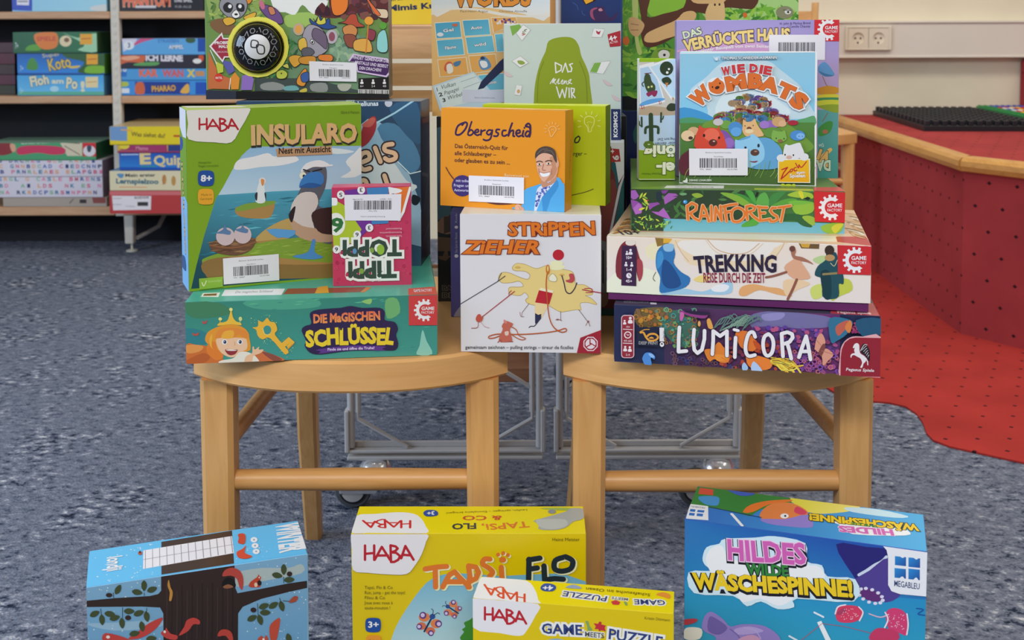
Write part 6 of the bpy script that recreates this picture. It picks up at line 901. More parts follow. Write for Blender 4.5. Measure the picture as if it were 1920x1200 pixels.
["animal_print","front",[["S","d8842c",[168,1288,564,1287,547,1155,430,1170,210,1185]],["L","2a2024",7,[168,1288,564,1287,547,1155,430,1170,210,1185],1,1],["S","8a8a90",[179,1112,225,1229,358,1258,504,1199,501,1066,411,978,279,994]],["L","2a2024",7,[179,1112,225,1229,358,1258,504,1199,501,1066,411,978,279,994],1,1],["S","26262c",[230,1126,283,1170,341,1126,310,1052,244,1067]],["L","2a2024",7,[230,1126,283,1170,341,1126,310,1052,244,1067],1,1],["S","26262c",[400,1155,473,1140,472,1067,413,1067,384,1111]],["L","2a2024",7,[400,1155,473,1140,472,1067,413,1067,384,1111],1,1],["E","e8e8e8",[308,1123,22,0,-1,-24]],["E","e8e8e8",[429,1123,21,0,-1,-24]],["S","e0e0dc",[324,1023,384,1082,426,1008,367,979]],["L","2a2024",7,[324,1023,384,1082,426,1008,367,979],1,1],["E","1c1c20",[380,1026,21,0,0,-13]],["S","d6a63a",[219,964,294,994,367,964,351,920,262,891]],["L","2a2024",7,[219,964,294,994,367,964,351,920,262,891],1,1],["S","d8a83c",[470,993,559,1037,618,1051,603,992,499,963]],["L","2a2024",7,[470,993,559,1037,618,1051,603,992,499,963],1,1],["S","6a4a80",[664,1110,738,1139,855,1095,927,1006,940,918,851,918,735,1007]],["L","2a2024",7,[664,1110,738,1139,855,1095,927,1006,940,918,851,918,735,1007],1,1],["S","c07a5a",[767,1110,826,1109,854,1036,794,1021]],["L","2a2024",7,[767,1110,826,1109,854,1036,794,1021],1,1],["E","c06a80",[694,1139,28,10,19,-55]],["S","e8782c",[1535,1254,1711,1254,1724,1106,1649,1018,1546,1033]],["L","2a2024",7,[1535,1254,1711,1254,1724,1106,1649,1018,1546,1033],1,1],["S","d8c0a0",[1947,1282,2048,1105,2195,1075,2194,972,2033,1032]],["L","2a2024",7,[1947,1282,2048,1105,2195,1075,2194,972,2033,1032],1,1],["S","d86a3c",[1918,1282,2005,1164,2121,1017,2047,1032]],["L","2a2024",7,[1918,1282,2005,1164,2121,1017,2047,1032],1,1],["S","2a4a8a",[1265,975,1323,931,1384,1019,1426,931,1501,975,1514,901,1588,871,1469,842,1352,887,1279,916]],["L","2a2024",7,[1265,975,1323,931,1384,1019,1426,931,1501,975,1514,901,1588,871,1469,842,1352,887,1279,916],1,1],["S","c8c04a",[1309,975,1345,931,1369,1004,1397,945,1442,989,1456,916,1367,901]],["L","2a2024",7,[1309,975,1345,931,1369,1004,1397,945,1442,989,1456,916,1367,901],1,1],["E","b8a08a",[1130,843,66,0,-1,-74]],["E","d89a4a",[1127,843,38,0,-1,-50]],["E","b0a8b0",[1527,753,71,0,-1,-86]],["E","8a4a5a",[1530,753,38,0,-1,-56]],["S","9a94a0",[1172,710,1204,843,1278,902,1396,857,1468,753,1480,605,1390,531,1287,502,1228,562]],["L","2a2024",7,[1172,710,1204,843,1278,902,1396,857,1468,753,1480,605,1390,531,1287,502,1228,562],1,1],["S","6a5a70",[1322,857,1454,783,1466,605,1378,665,1291,754]],["L","2a2024",7,[1322,857,1454,783,1466,605,1378,665,1291,754],1,1],["S","d6b04a",[1128,710,1202,739,1230,636,1170,577,1126,621]],["L","2a2024",7,[1128,710,1202,739,1230,636,1170,577,1126,621],1,1],["S","5a5a64",[1170,606,1259,621,1317,561,1227,502,1169,532]],["L","2a2024",7,[1170,606,1259,621,1317,561,1227,502,1169,532],1,1],["S","e0e0e0",[1290,724,1319,680,1289,665,1268,695]],["L","2a2024",7,[1290,724,1319,680,1289,665,1268,695],1,1],["E","1a1a20",[1293,687,12,0,0,-15]],["S","d8a03c",[1006,503,1066,533,1154,518,1168,458,1078,384,1020,444]],["L","2a2024",7,[1006,503,1066,533,1154,518,1168,458,1078,384,1020,444],1,1],["S","d68c34",[1105,251,1196,369,1224,310,1192,161,1104,176]],["L","2a2024",7,[1105,251,1196,369,1224,310,1192,161,1104,176],1,1],["S","3a5a9a",[1150,295,1239,324,1238,220,1163,206]],["L","2a2024",7,[1150,295,1239,324,1238,220,1163,206],1,1],["S","d67a34",[1376,531,1524,531,1522,457,1375,472]],["L","2a2024",7,[1376,531,1524,531,1522,457,1375,472],1,1],["S","c88a34",[1139,503,1316,517,1315,428,1152,429]],["L","2a2024",7,[1139,503,1316,517,1315,428,1152,429],1,1],["S","b04a34",[1603,915,1692,944,1752,1018,1826,1018,1854,929,1927,877,1809,870,1677,915]],["L","2a2024",7,[1603,915,1692,944,1752,1018,1826,1018,1854,929,1927,877,1809,870,1677,915],1,1],["S","c8844a",[1661,856,1765,900,1838,840,1807,752,1704,752]],["L","2a2024",7,[1661,856,1765,900,1838,840,1807,752,1704,752],1,1],["S","8a4a3a",[1675,767,1808,767,1821,633,1717,634]],["L","2a2024",7,[1675,767,1808,767,1821,633,1717,634],1,1],["S","d6a04a",[1807,707,1970,722,2012,573,1864,574,1791,604]],["L","2a2024",7,[1807,707,1970,722,2012,573,1864,574,1791,604],1,1],["S","8a3a4a",[1971,840,2059,810,2029,707,1955,736]],["L","2a2024",7,[1971,840,2059,810,2029,707,1955,736],1,1],["E","e09a3a",[1980,943,53,0,-1,-50]],["L","c87a34",15,[1972,899,1938,559],0,1],["S","8ac8c4",[2089,780,2178,824,2205,602,2145,558,2072,603]],["L","2a2024",7,[2089,780,2178,824,2205,602,2145,558,2072,603],1,1],["E","5a9a3a",[2149,884,44,0,-1,-44]],["S","b8c04a",[855,326,929,355,988,311,957,251,868,252]],["L","2a2024",7,[855,326,929,355,988,311,957,251,868,252],1,1],["S","c8c860",[930,400,990,429,1004,370]],["L","2a2024",7,[930,400,990,429,1004,370],1,1],["E","2a2a2a",[914,311,9,0,0,-9]],["P","c06a3c",[41,581,132,374,157,136,23,122]],["P","b8c048",[120,463,215,418,213,329,146,314]],["P","5a5aa0",[194,477,326,447,353,343,278,299]],["P","d88a34",[292,254,353,328,410,254,393,120,304,120]],["P","8a6ab4",[440,283,544,313,580,238,555,112,422,112]],["P","c06a3c",[51,344,292,254,289,121,68,129]],["L","e8e0e8",9,[64,596,134,433],0,0],["L","e8e0e8",9,[282,121,299,254],0,0],["E","c8382c",[159,262,53,0,-1,-53]],["T","MATTEL",118,248,200,247,27,"f0d8d0",0.02,[],0,0,0]]],
["arrow_print","front",[["P","e4d4d4",[50,643,209,810,226,743,347,743,349,506,239,506,208,447]],["P","9a2c40",[77,643,200,776,217,728,354,725,350,521,227,521,206,477]],["T","PROBIER",117,667,313,672,35,"f0e0e0",0.03,[],0,0,0],["T","MAL!",165,622,268,625,35,"f0e0e0",0.03,[],0,0,0],["T","DRÜCKEN",140,563,299,565,22,"d8b8c0",0,[],0,0,0]]],
["yellow_glow_ring","front",[["E","e4d85a",[639,631,372,-1,-7,-368]],["E","d8cc4a",[639,631,333,-1,-7,-329]]]],
["slogan_text","front",[["P","cfb8d8",[1722,456,1782,545,2203,487,2235,424,2228,305,2186,258,1831,322,1818,441]],["P","43245a",[1744,453,1793,527,2191,472,2217,417,2210,317,2177,279,1843,337,1830,448]],["T","FINDET GEMEINSAM DIE",1777,485,2206,436,39,"d8cce0",0.02,[],0,0,0],["T","KRISTALLE UND BESIEGT",1803,426,2202,372,39,"d8cce0",0.02,[],0,0,0],["T","DEN DRACHEN!",1854,357,2120,327,39,"d8cce0",0.02,[],0,0,0]]],
["info_text","front",[["P","1a1618",[1845,247,2239,261,2241,112,1843,117]],["E","dcd8d4",[1886,224,12,0,0,-12]],["S","dcd8d4",[1867,181,1871,205,1886,210,1901,205,1904,181]],["T","6+",1864,140,1906,140,27,"dcd8d4",0,[],0,0,0],["E","dcd8d4",[2022,223,12,0,0,-12]],["S","dcd8d4",[2003,180,2008,205,2022,210,2037,204,2041,180]],["T","2-4",2001,140,2042,139,27,"dcd8d4",0,[],0,0,0],["E","dcd8d4",[2159,223,12,0,0,-12]],["S","dcd8d4",[2140,180,2144,204,2159,209,2173,204,2177,180]],["T","40",2137,139,2179,139,27,"dcd8d4",0,[],0,0,0]]],
["product_barcode","front",[["P","dcd8d4",[1840,114,2232,104,2231,55,1840,66]],["B","2a2628",[1846,111,2226,100,1845,66],21],["P","141216",[363,102,2240,49,2256,-142,358,-133]],["P","2c3040",[-21,114,363,102,358,-133,-27,-131]]]],
["barcode_sticker","front",[["P","dcd9e2",[1253,458,1827,438,1824,206,1255,220]],["T","Bücherei Spielothek Lochau",1414,412,1666,404,13,"4a4850",0,[],0,0,0],["T","Magic",1494,370,1586,367,12,"4a4850",0,[],0,0,0],["B","3b3a42",[1368,364,1746,352,1369,274],9],["T","974 - 38467",1369,255,1483,252,12,"4a4850",0,[],0,0,0],["T","10141790",1642,248,1744,245,12,"4a4850",0,[],0,0,0]]],
],
'tapsi':[
["cover_print","front",[["P","d2b806",[7,2942,2400,2937,2399,1486,9,1483]],["S",["6aa8c4","a8c8d0",1126,2512,1121,1800],[392,1785,463,1971,603,2200,770,2413,935,2498,1126,2512,1537,2484,2398,2428,2396,1486,292,1484]],["S","3f8a2c",[1108,1829,1149,1886,1129,1914,1164,1943,1150,1986,1205,2014,1260,2043,1397,2000,1396,1700,1093,1700,1121,1786]]]],
["butterfly_print","front",[["E","d07a4a",[742,2045,58,0,0,-49]],["E","5a3a7a",[729,2065,36,0,0,-38]],["E","c8b8d8",[726,2067,21,0,0,-22]],["E","d07a4a",[864,1976,58,0,0,-49]],["E","5a3a7a",[888,1975,36,0,0,-38]],["E","c8b8d8",[891,1973,21,0,0,-22]],["E","c86a4a",[712,1951,49,0,0,-41]],["E","5a3a7a",[690,1943,30,0,0,-32]],["E","c8b8d8",[687,1945,18,0,0,-18]],["E","c86a4a",[804,1899,49,0,0,-41]],["E","5a3a7a",[809,1875,30,0,0,-32]],["E","c8b8d8",[811,1874,18,0,0,-18]],["L","223050",19,[820,2042,741,1893],0,1],["E","2a4a8a",[826,2053,30,0,0,-29]],["L","223050",7,[829,2072,834,2118,817,2135],0,1],["L","223050",7,[840,2066,880,2092,900,2080],0,1],["E","d07a4a",[985,2098,43,0,0,-35]],["E","5a3a7a",[970,2089,26,0,0,-27]],["E","c8b8d8",[969,2087,15,0,0,-16]],["E","d07a4a",[1041,2187,43,0,0,-35]],["E","5a3a7a",[1043,2205,26,0,0,-27]],["E","c8b8d8",[1044,2207,15,0,0,-16]],["E","c86a4a",[1049,2071,36,0,0,-30]],["E","5a3a7a",[1054,2054,22,0,0,-23]],["E","c8b8d8",[1053,2052,13,0,0,-13]],["E","c86a4a",[1091,2138,36,0,0,-30]],["E","5a3a7a",[1108,2141,22,0,0,-23]],["E","c8b8d8",[1109,2143,13,0,0,-13]],["L","223050",14,[992,2157,1091,2090],0,1],["E","2a4a8a",[985,2162,22,0,0,-21]],["L","223050",5,[972,2165,940,2171,927,2158],0,1],["L","223050",5,[976,2173,961,2204,970,2219],0,1]]],
["title_lettering","front",[["L","e8dcb0",61,[771,2551,894,2572,990,2579],0,0],["L","e8dcb0",61,[874,2558,876,2359],0,0],["L","e8dcb0",61,[947,2359,1017,2487,1072,2522,1112,2473,1221,2359],0,0],["L","e8dcb0",61,[989,2416,1139,2416],0,0],["L","e8dcb0",61,[1207,2359,1229,2473,1216,2579],0,0],["L","e8dcb0",61,[1216,2586,1291,2572,1318,2515,1290,2451,1222,2416],0,0],["L","e8dcb0",61,[1435,2657,1380,2657,1359,2607,1428,2558,1462,2515,1427,2473],0,1],["L","e8dcb0",61,[1551,2572,1557,2459],0,0],["E","e8dcb0",[1565,2650,36,0,0,-31]],["E","e8dcb0",[1518,2705,20,0,0,-21]],["E","e8dcb0",[1572,2721,20,0,0,-21]],["E","e8dcb0",[1619,2699,20,0,0,-21]],["L","d2702a",53,[757,2562,881,2583,977,2590],0,0],["L","d2702a",53,[860,2569,862,2370],0,0],["L","d2702a",53,[934,2370,1003,2498,1058,2534,1099,2484,1208,2370],0,0],["L","d2702a",53,[975,2427,1126,2427],0,0],["L","d2702a",53,[1194,2370,1215,2484,1202,2590],0,0],["L","d2702a",53,[1202,2597,1277,2583,1304,2527,1277,2463,1208,2427],0,0],["L","d2702a",53,[1421,2668,1367,2668,1346,2619,1414,2569,1448,2527,1414,2484],0,1],["L","d2702a",53,[1537,2583,1543,2470],0,0],["E","d2702a",[1551,2661,36,0,0,-31]],["E","d2702a",[1505,2716,20,0,0,-21]],["E","d2702a",[1558,2732,20,0,0,-21]],["E","d2702a",[1606,2711,20,0,0,-21]],["L","e8dcb0",64,[1830,2445,1835,2657],0,0],["L","e8dcb0",64,[1831,2650,1947,2668],0,0],["L","e8dcb0",64,[1831,2551,1920,2565],0,0],["L","e8dcb0",64,[1988,2586,1995,2445],0,0],["L","e8dcb0",64,[1994,2437,2097,2452,2186,2445],0,0],["L","e8dcb0",64,[2193,2678,2104,2643,2097,2558,2165,2530,2261,2558,2281,2636,2220,2678],1,1],["L","1f2c34",56,[1817,2456,1821,2668],0,0],["L","1f2c34",56,[1817,2661,1933,2680],0,0],["L","1f2c34",56,[1817,2562,1906,2576],0,0],["L","1f2c34",56,[1974,2598,1981,2456],0,0],["L","1f2c34",56,[1981,2449,2083,2463,2172,2456],0,0],["L","1f2c34",56,[2179,2690,2090,2654,2083,2569,2152,2541,2247,2569,2268,2647,2206,2690],1,1]]],
["caption_text","front",[["T","Heinz Meister",2056,2861,2336,2861,37,"6a5c14",0,[],0,0,0],["T","Tapsi, Flo & Co",132,2353,420,2353,34,"6a5c14",0,[],0,0,0],["T","Run, jump - get the toys!",131,2299,549,2299,34,"6a5c14",0,[],0,0,0],["T","Filou & Co",130,2245,340,2245,34,"6a5c14",0,[],0,0,0],["T","Joue avec nous à",130,2191,418,2191,34,"6a5c14",0,[],0,0,0],["T","saute-mouton !",129,2137,394,2137,34,"6a5c14",0,[],0,0,0],["S","1f4a94",[139,2013,171,2042,263,2042,293,2013,292,1924,261,1894,169,1894,138,1923]],["T","3+",161,1942,270,1942,66,"e0e4ee",0.03,[],0,0,0],["S","e6902a",[142,1828,173,1857,264,1857,294,1828,293,1742,262,1713,171,1713,141,1742]],["T","Made in",165,1792,269,1792,26,"7a5a20",0,[],0,0,0]]],
["publisher_logo","front",[["S","dcd8da",[7,2941,174,2941,447,2940,775,2937,768,2852,718,2711,648,2597,565,2512,374,2509,168,2526,18,2555,10,2767]],["L","b01f2b",26,[142,2663,144,2815],0,0],["L","b01f2b",26,[236,2663,238,2816],0,0],["L","b01f2b",26,[143,2727,237,2736],0,0],["L","b01f2b",26,[241,2663,316,2801,398,2664],0,0],["L","b01f2b",26,[273,2709,378,2710],0,0],["L","b01f2b",26,[408,2641,405,2817],0,0],["L","b01f2b",26,[405,2817,457,2806,478,2784,452,2756,410,2744,462,2738,503,2703,482,2664,440,2641,408,2641],0,0],["L","b01f2b",26,[513,2680,557,2810,639,2665],0,0],["L","b01f2b",26,[524,2718,613,2711],0,0]]],
["lid_print","top",[["P","e6cc0a",[5,17,2400,8,2412,641,-5,633]]]],
["publisher_logo","top",[["S","e2dedc",[7,20,-6,394,185,441,422,482,595,450,691,332,755,150,774,9,446,9,172,14]],["L","c42a2a",25,[579,286,594,123],0,0],["L","c42a2a",25,[485,286,502,123],0,0],["L","c42a2a",24,[585,217,493,207],0,0],["L","c42a2a",25,[479,286,423,139,323,286],0,0],["L","c42a2a",24,[454,237,350,237],0,0],["L","c42a2a",25,[309,311,337,123],0,0],["L","c42a2a",24,[337,123,284,135,261,159,283,188,323,201,270,208,224,245,239,286,278,311,309,311],0,0],["L","c42a2a",25,[210,270,187,131,83,286],0,0],["L","c42a2a",24,[205,229,116,237],0,0]]],
["title_lettering","top",[["T","TAPSi,",1813,265,1334,195,138,"d0702a",0.02,[],0,0,0],["T","FLO",1278,225,1028,210,132,"26343c",0.03,[],0,0,0],["T","& CO",1539,394,1130,394,105,"c0442a",0.02,[],0,0,0]]],
["caption_text","top",[["T","Laufen, springen – Einmaleins bringen!",1808,551,941,476,45,"6a5c14",0,[],0,0,0],["S","1f4a94",[701,457,731,526,817,526,856,472,848,394,743,379]],["T","3+",819,501,741,495,88,"e0e4ee",0.03,[],0,0,0]]],
["elephant_print","top",[["S","9ab050",[1944,567,2173,583,2386,551,2171,519]],["S","a2a49c",[1869,271,1982,347,2212,488,2272,567,2407,551,2395,332,2286,255,2197,120,2072,67,1922,91,1937,210]],["S","b4b6ac",[1897,286,2037,316,2205,301,2213,165,2086,91,1950,120]],["E","8a8c86",[2070,488,43,0,-1,-50]]]],
],
'gmp':[
["cover_print","front",[["P","d2b806",[4,2638,1911,2635,1911,2027,1,1853]]]],
["publisher_logo","front",[["S","dcd8da",[4,2637,256,2636,634,2628,605,2508,526,2363,458,2300,254,2312,4,2343]],["L","b01f2b",22,[118,2434,119,2555],0,0],["L","b01f2b",22,[194,2433,195,2553],0,0],["L","b01f2b",22,[118,2485,194,2491],0,0],["L","b01f2b",22,[198,2433,258,2540,325,2430],0,0],["L","b01f2b",22,[224,2469,308,2467],0,0],["L","b01f2b",22,[333,2412,329,2551],0,0],["L","b01f2b",22,[329,2551,371,2541,388,2523,367,2502,333,2493,375,2487,409,2459,392,2429,358,2412,333,2412],0,0],["L","b01f2b",22,[417,2441,451,2542,518,2427],0,0],["L","b01f2b",22,[426,2471,497,2463],0,0]]],
["title_lettering","front",[["T","GAME",666,2346,1048,2361,101,"e6e2d8",0.17,[],0,0,0],["T","PUZZLE",1296,2346,1798,2306,105,"e6e2d8",0.17,[],0,0,0],["T","MEETS",1077,2350,1258,2347,50,"e6e2d8",0.136,[],0,0,0],["T","GAME",666,2346,1048,2361,101,"2a3a72",0.025,[],0,0,0],["T","PUZZLE",1296,2346,1798,2306,105,"2a3a72",0.025,[],0,0,0],["T","MEETS",1077,2350,1258,2347,50,"4a4a50",0.020000000000000004,[],0,0,0],["S","7a9a5a",[1106,2412,1100,2457,1084,2496,1111,2501,1122,2459,1150,2421,1128,2408]],["P","b82a34",[1161,2485,1205,2483,1216,2507,1238,2503,1233,2480,1277,2472,1266,2448,1277,2415,1233,2423,1216,2410,1205,2432,1172,2429,1183,2458]]]],
["caption_text","front",[["T","Kristin Dittmann",1638,2563,1876,2562,29,"6a5c14",0,[],0,0,0],["S","8aa4b4",[694,2274,817,2307,928,2282,928,2259,705,2240]]]],
["lid_print","top",[["P","e6cc0a",[2,8,1913,5,1913,410,-8,439]]]],
["publisher_logo","top",[["S","e2dedc",[3,17,10,406,244,417,468,404,573,236,624,67,634,-14,255,7]],["L","d04a2a",22,[481,150,506,-21],0,0],["L","d04a2a",22,[403,172,430,0],0,0],["L","d04a2a",21,[492,77,416,89],0,0],["L","d04a2a",22,[399,174,363,35,268,211],0,0],["L","d04a2a",22,[381,129,294,154],0,0],["L","d04a2a",22,[255,241,293,39],0,0],["L","d04a2a",21,[293,39,248,63,226,94,242,119,275,123,230,142,188,193,198,232,229,248,255,241],0,0],["L","d04a2a",22,[175,222,166,83,65,270],0,0],["L","d04a2a",22,[173,180,97,210],0,0]]],
["title_lettering","top",[["T","GAME",1827,230,1537,204,95,"e6e2d8",0.15,[],0,0,0],["T","PUZZLE",1283,218,858,257,100,"e6e2d8",0.15,[],0,0,0],["T","MEETS",1479,212,1322,224,48,"e6e2d8",0.15,[],0,0,0],["T","GAME",1827,230,1537,204,95,"2a3a72",0.02,[],0,0,0],["T","PUZZLE",1283,218,858,257,100,"2a3a72",0.02,[],0,0,0],["T","MEETS",1479,212,1322,224,48,"5a5a5a",0.02,[],0,0,0],["P","c0383a",[1317,127,1359,166,1406,130,1392,78,1337,76]],["S","7a9a5a",[1438,145,1466,139,1475,86,1458,80]]]],
["caption_text","top",[["T","Schafssuche im Ozean",1685,332,1060,359,57,"6a5c14",0.01,[],0,0,0],["S","1f4a94",[617,288,647,373,728,373,769,316,744,239,654,230]],["T","4+",737,340,640,333,90,"e0e4ee",0.03,[],0,0,0],["S","d88a34",[1736,321,1796,375,1869,341,1865,264,1809,288]],["S","8a9cb4",[860,325,921,391,993,367,1008,324]]]],
],
'wasch':[
["cover_print","front",[["P",["1f449c","2a8cb4",1096,3270,973,2482],[1,3158,2290,3162,2297,2153,6,1745]],["P",["2484b4","2a94b0",1103,2644,1110,2083],[3,2528,2291,2696,2297,2153,6,1745]],["S","24206a",[1463,3115,1744,3129,1946,3131,1948,3022,1848,2953,1672,2816,1621,2836]],["L","c0c8d8",27,[1678,2842,1748,2896,1823,2963,1885,3006,1928,3060],0,1],["S","4a3a84",[1647,2798,1773,2900,1947,3050,1965,2752,2065,2714,1929,2610,1725,2687,1635,2728]],["E","5a2a6a",[1789,2659,106,-20,-15,-55]],["E","d0ccdc",[1900,2627,18,3,0,-16]],["E","d0ccdc",[1879,2599,18,3,0,-16]],["E","d0ccdc",[1833,2586,18,3,0,-16]],["E","d0ccdc",[1776,2590,18,3,0,-16]],["E","d0ccdc",[1722,2612,18,3,0,-16]],["E","d0ccdc",[1686,2644,18,3,0,-17]],["E","d0ccdc",[1678,2679,18,3,0,-16]],["E","d0ccdc",[1700,2707,18,3,0,-16]],["E","d0ccdc",[1745,2720,18,3,0,-16]],["E","d0ccdc",[1803,2716,18,3,0,-16]],["E","d0ccdc",[1857,2694,18,3,0,-16]],["E","d0ccdc",[1892,2662,18,3,0,-16]],["S","c83858",[1472,2480,1536,2518,1664,2532,1716,2485,1691,2405,1602,2356,1486,2357]],["S","a03a58",[1485,2440,1549,2499,1562,2460,1498,2415]],["S","c43a68",[1931,2500,1980,2563,2068,2564,2119,2504,2122,2327,2059,2330,1959,2354]],["L","d8a8b8",11,[1779,2475,1881,2458,1956,2498],0,1],["R","dot",["e8b8c4"],30,11,13,3,[1510,2472,1677,2514,1679,2403,1499,2373],[0,360]],["R","dot",["e8b8c4"],30,11,13,4,[1956,2518,2093,2541,2109,2366,1971,2370],[0,360]],["L","dcd0d8",13,[1466,2423,1491,2497,1561,2529],0,1],["L","dcd0d8",13,[1683,2528,1722,2480,1691,2392],0,1],["L","dcd0d8",13,[1924,2513,1951,2449,1921,2361],0,1],["L","dcd0d8",13,[2121,2532,2133,2425,2122,2327],0,1],["P","dce0e8",[1298,2311,1337,2332,1431,2153,1385,2131]],["L","b04a58",5,[1150,2104,1344,2305,1551,2313,1808,2287],0,0],["L","d0d8e0",19,[1271,2405,1356,2374],0,0],["L","d0d8e0",19,[1037,2126,1110,2097],0,0],["S","b8345a",[1808,2301,1883,2355,2034,2340,2036,2258,1796,2216]],["L","1c4a94",10,[2204,2600,2266,2597,2218,2548,2279,2545],0,1]]],
["purple_hair_print","front",[["S","8a78b8",[213,2201,282,2248,393,2188,463,2128,572,2168,761,2193,896,2145,964,2057,979,1918,202,1780,326,1975,215,2028,179,2080]],["S","6a5a9c",[255,2193,338,2178,435,2109,353,2023,242,2047]],["S","a896cc",[504,2106,653,2160,789,2140,708,2098,545,2056]],["L","6a5a9c",11,[463,2099,545,2042,574,1961],0,1],["L","b0a0d0",10,[599,2137,708,2127,763,2051],0,1],["S","c090b0",[546,2013,681,2079,763,2036,710,1956,546,1927]],["S","dcd8c8",[7,2021,75,2055,180,2051,159,1946,8,1920]],["S","b03a44",[7,2123,130,2151,116,2112,7,2065]]]],
["title_lettering","front",[["S","c4d8ec",[182,2785,222,2906,346,2960,400,3017,699,3074,886,3115,1177,3087,1192,2909,1336,2889,1390,2786,1647,2798,1638,2576,1105,2518,1080,2429,921,2382,759,2433,624,2362,487,2446,100,2413,43,2620,266,2669,210,2718]],["S","dfe2ec",[216,2790,264,2898,374,2942,457,2826,755,2815,1154,2861,1310,2871,1364,2768,1234,2720,1052,2495,920,2417,759,2462,597,2400,528,2453,293,2630,238,2708]],["T","HILDES",430,2805,1173,2864,206,"16141e",0.11,[],0,0.3,0],["T","HILDES",429,2819,1173,2878,206,"dfc0d4",0.075,[],0,0.3,0],["T","HILDES",429,2819,1173,2878,206,"c45aa4",0.04,[],0,0.3,0],["T","WILDE",628,2685,1017,2722,110,"16141e",0.1,[],0,0,0],["T","WILDE",628,2693,1016,2731,110,"2f7a34",0.04,[],0,0,0],["T","WÄSCHESPINNE!",107,2450,1624,2613,161,"16141e",0.12,[],0,0.2,0],["T","WÄSCHESPINNE!",107,2465,1624,2626,161,"e0bc1e",0.05,[],0,0.2,0]]],
["publisher_logo","front",[["P","dcdce4",[1895,3162,2290,3160,2288,2731,2053,2717,1977,2734,1946,2790,1942,3062,1927,3128]],["P",["2a84c4","1f4490",2003,3082,2104,2998],[2003,3082,2103,3086,2104,2998,2004,2994]],["S","dcdce4",[2043,3094,2070,3073,2090,3093]],["P",["2a84c4","1f4490",2124,3087,2229,3000],[2124,3087,2228,3092,2229,3000,2125,2995]],["S","dcdce4",[2166,3099,2193,3076,2213,3097]],["P",["2a84c4","1f4490",2001,2965,2105,2876],[2001,2965,2103,2970,2105,2876,2003,2871]],["S","dcdce4",[2044,2862,2071,2894,2091,2872]],["P",["2a84c4","1f4490",2126,2979,2229,2881],[2126,2979,2227,2983,2229,2881,2127,2876]],["S","dcdce4",[2169,2866,2195,2903,2215,2876]],["T","MEGABLEU",1999,2788,2228,2791,60,"223a6a",0.01,[],0,0,0]]],
["lid_print","top",[["P",["2a66b4","3fa0d0",418,68,1469,535],[1,1,2286,10,2280,844,-15,837]],["P","2f7a34",[-7,373,-13,826,635,865,982,830,995,657,705,461,615,263,385,325,200,335]],["S",["d8cc3a","dccc6a",1045,743,1600,644],[968,826,1386,887,1664,835,1598,711,1372,571,1169,541]],["S","b8d4dc",[1529,775,1841,823,2135,747,2001,671,1599,678]],["S","d8702c",[537,339,586,527,740,681,971,791,975,739,775,605,631,369]],["S","d67a40",[712,395,801,630,991,709,1154,570,1149,433,970,277,742,237]],["E","e8e4e0",[948,376,40,13,5,-58]],["E","1c1c20",[955,378,11,3,2,-23]],["S","8a78c0",[728,233,967,309,1160,470,1230,198,954,142,791,155]],["S","c83a5a",[1052,641,1156,536,1120,457,1035,498]],["S","3f8ac0",[49,569,244,631,276,446,233,397,130,417]],["P","c84a34",[38,639,28,802,176,800,191,651]],["S","3a5ab0",[318,838,457,901,611,821,478,724]],["P","e0e0ea",[10,11,-6,367,180,370,231,42]]]],
["publisher_logo","top",[["P","2a6ab4",[16,249,70,252,72,191,20,188]],["P","2a6ab4",[92,249,161,257,162,203,94,195]],["P","2a6ab4",[21,158,77,162,80,99,26,96]],["P","2a6ab4",[98,166,160,172,162,109,102,103]],["T","MEGABLEU",157,335,12,327,40,"223a6a",0,[],0,0,0]]],
["title_lettering","top",[["S","dfe4ec",[1340,395,1540,393,1869,402,2064,432,2134,391,2100,287,1612,162,1476,340]],["T","WÄSCHESPINNE!",2216,570,1186,495,148,"16141e",0.11,[],0,0,0],["T","WÄSCHESPINNE!",2216,570,1186,495,148,"e0bc1e",0.05,[],0,0,0],["T","WILDE",1843,432,1592,426,57,"2f7a34",0.04,[],0,0,0],["T","HILDES",1986,375,1483,304,131,"c45aa4",0.05,[["e8d0e0",0.09]],0,0,0],["L","e0e4ec",33,[435,256,567,19],0,0],["L","1c2a5a",14,[197,351,443,309,725,265],0,0]]],
],
'wint':[
["cover_print","front",[["P",["7aa8c8","5a92bc",251,2628,242,2228],[-10,2795,2084,2802,2076,1319,-30,1743]],["S","a8b8b8",[1389,2707,1636,2722,1899,2679,2032,2699,2031,2601,1634,2583,1393,2568]],["S","8fb4cc",[-6,2434,246,2402,661,2354,660,2286,244,2322]],["R","dot",["dfe8f0","c8dcea"],46,8,21,3,[1397,2802,2073,2776,2069,1889,1403,2013],[0,360]],["R","dot",["dfe8f0","c8dcea"],40,8,20,5,[3,2777,671,2785,657,2151,-4,2273],[0,360]]]],
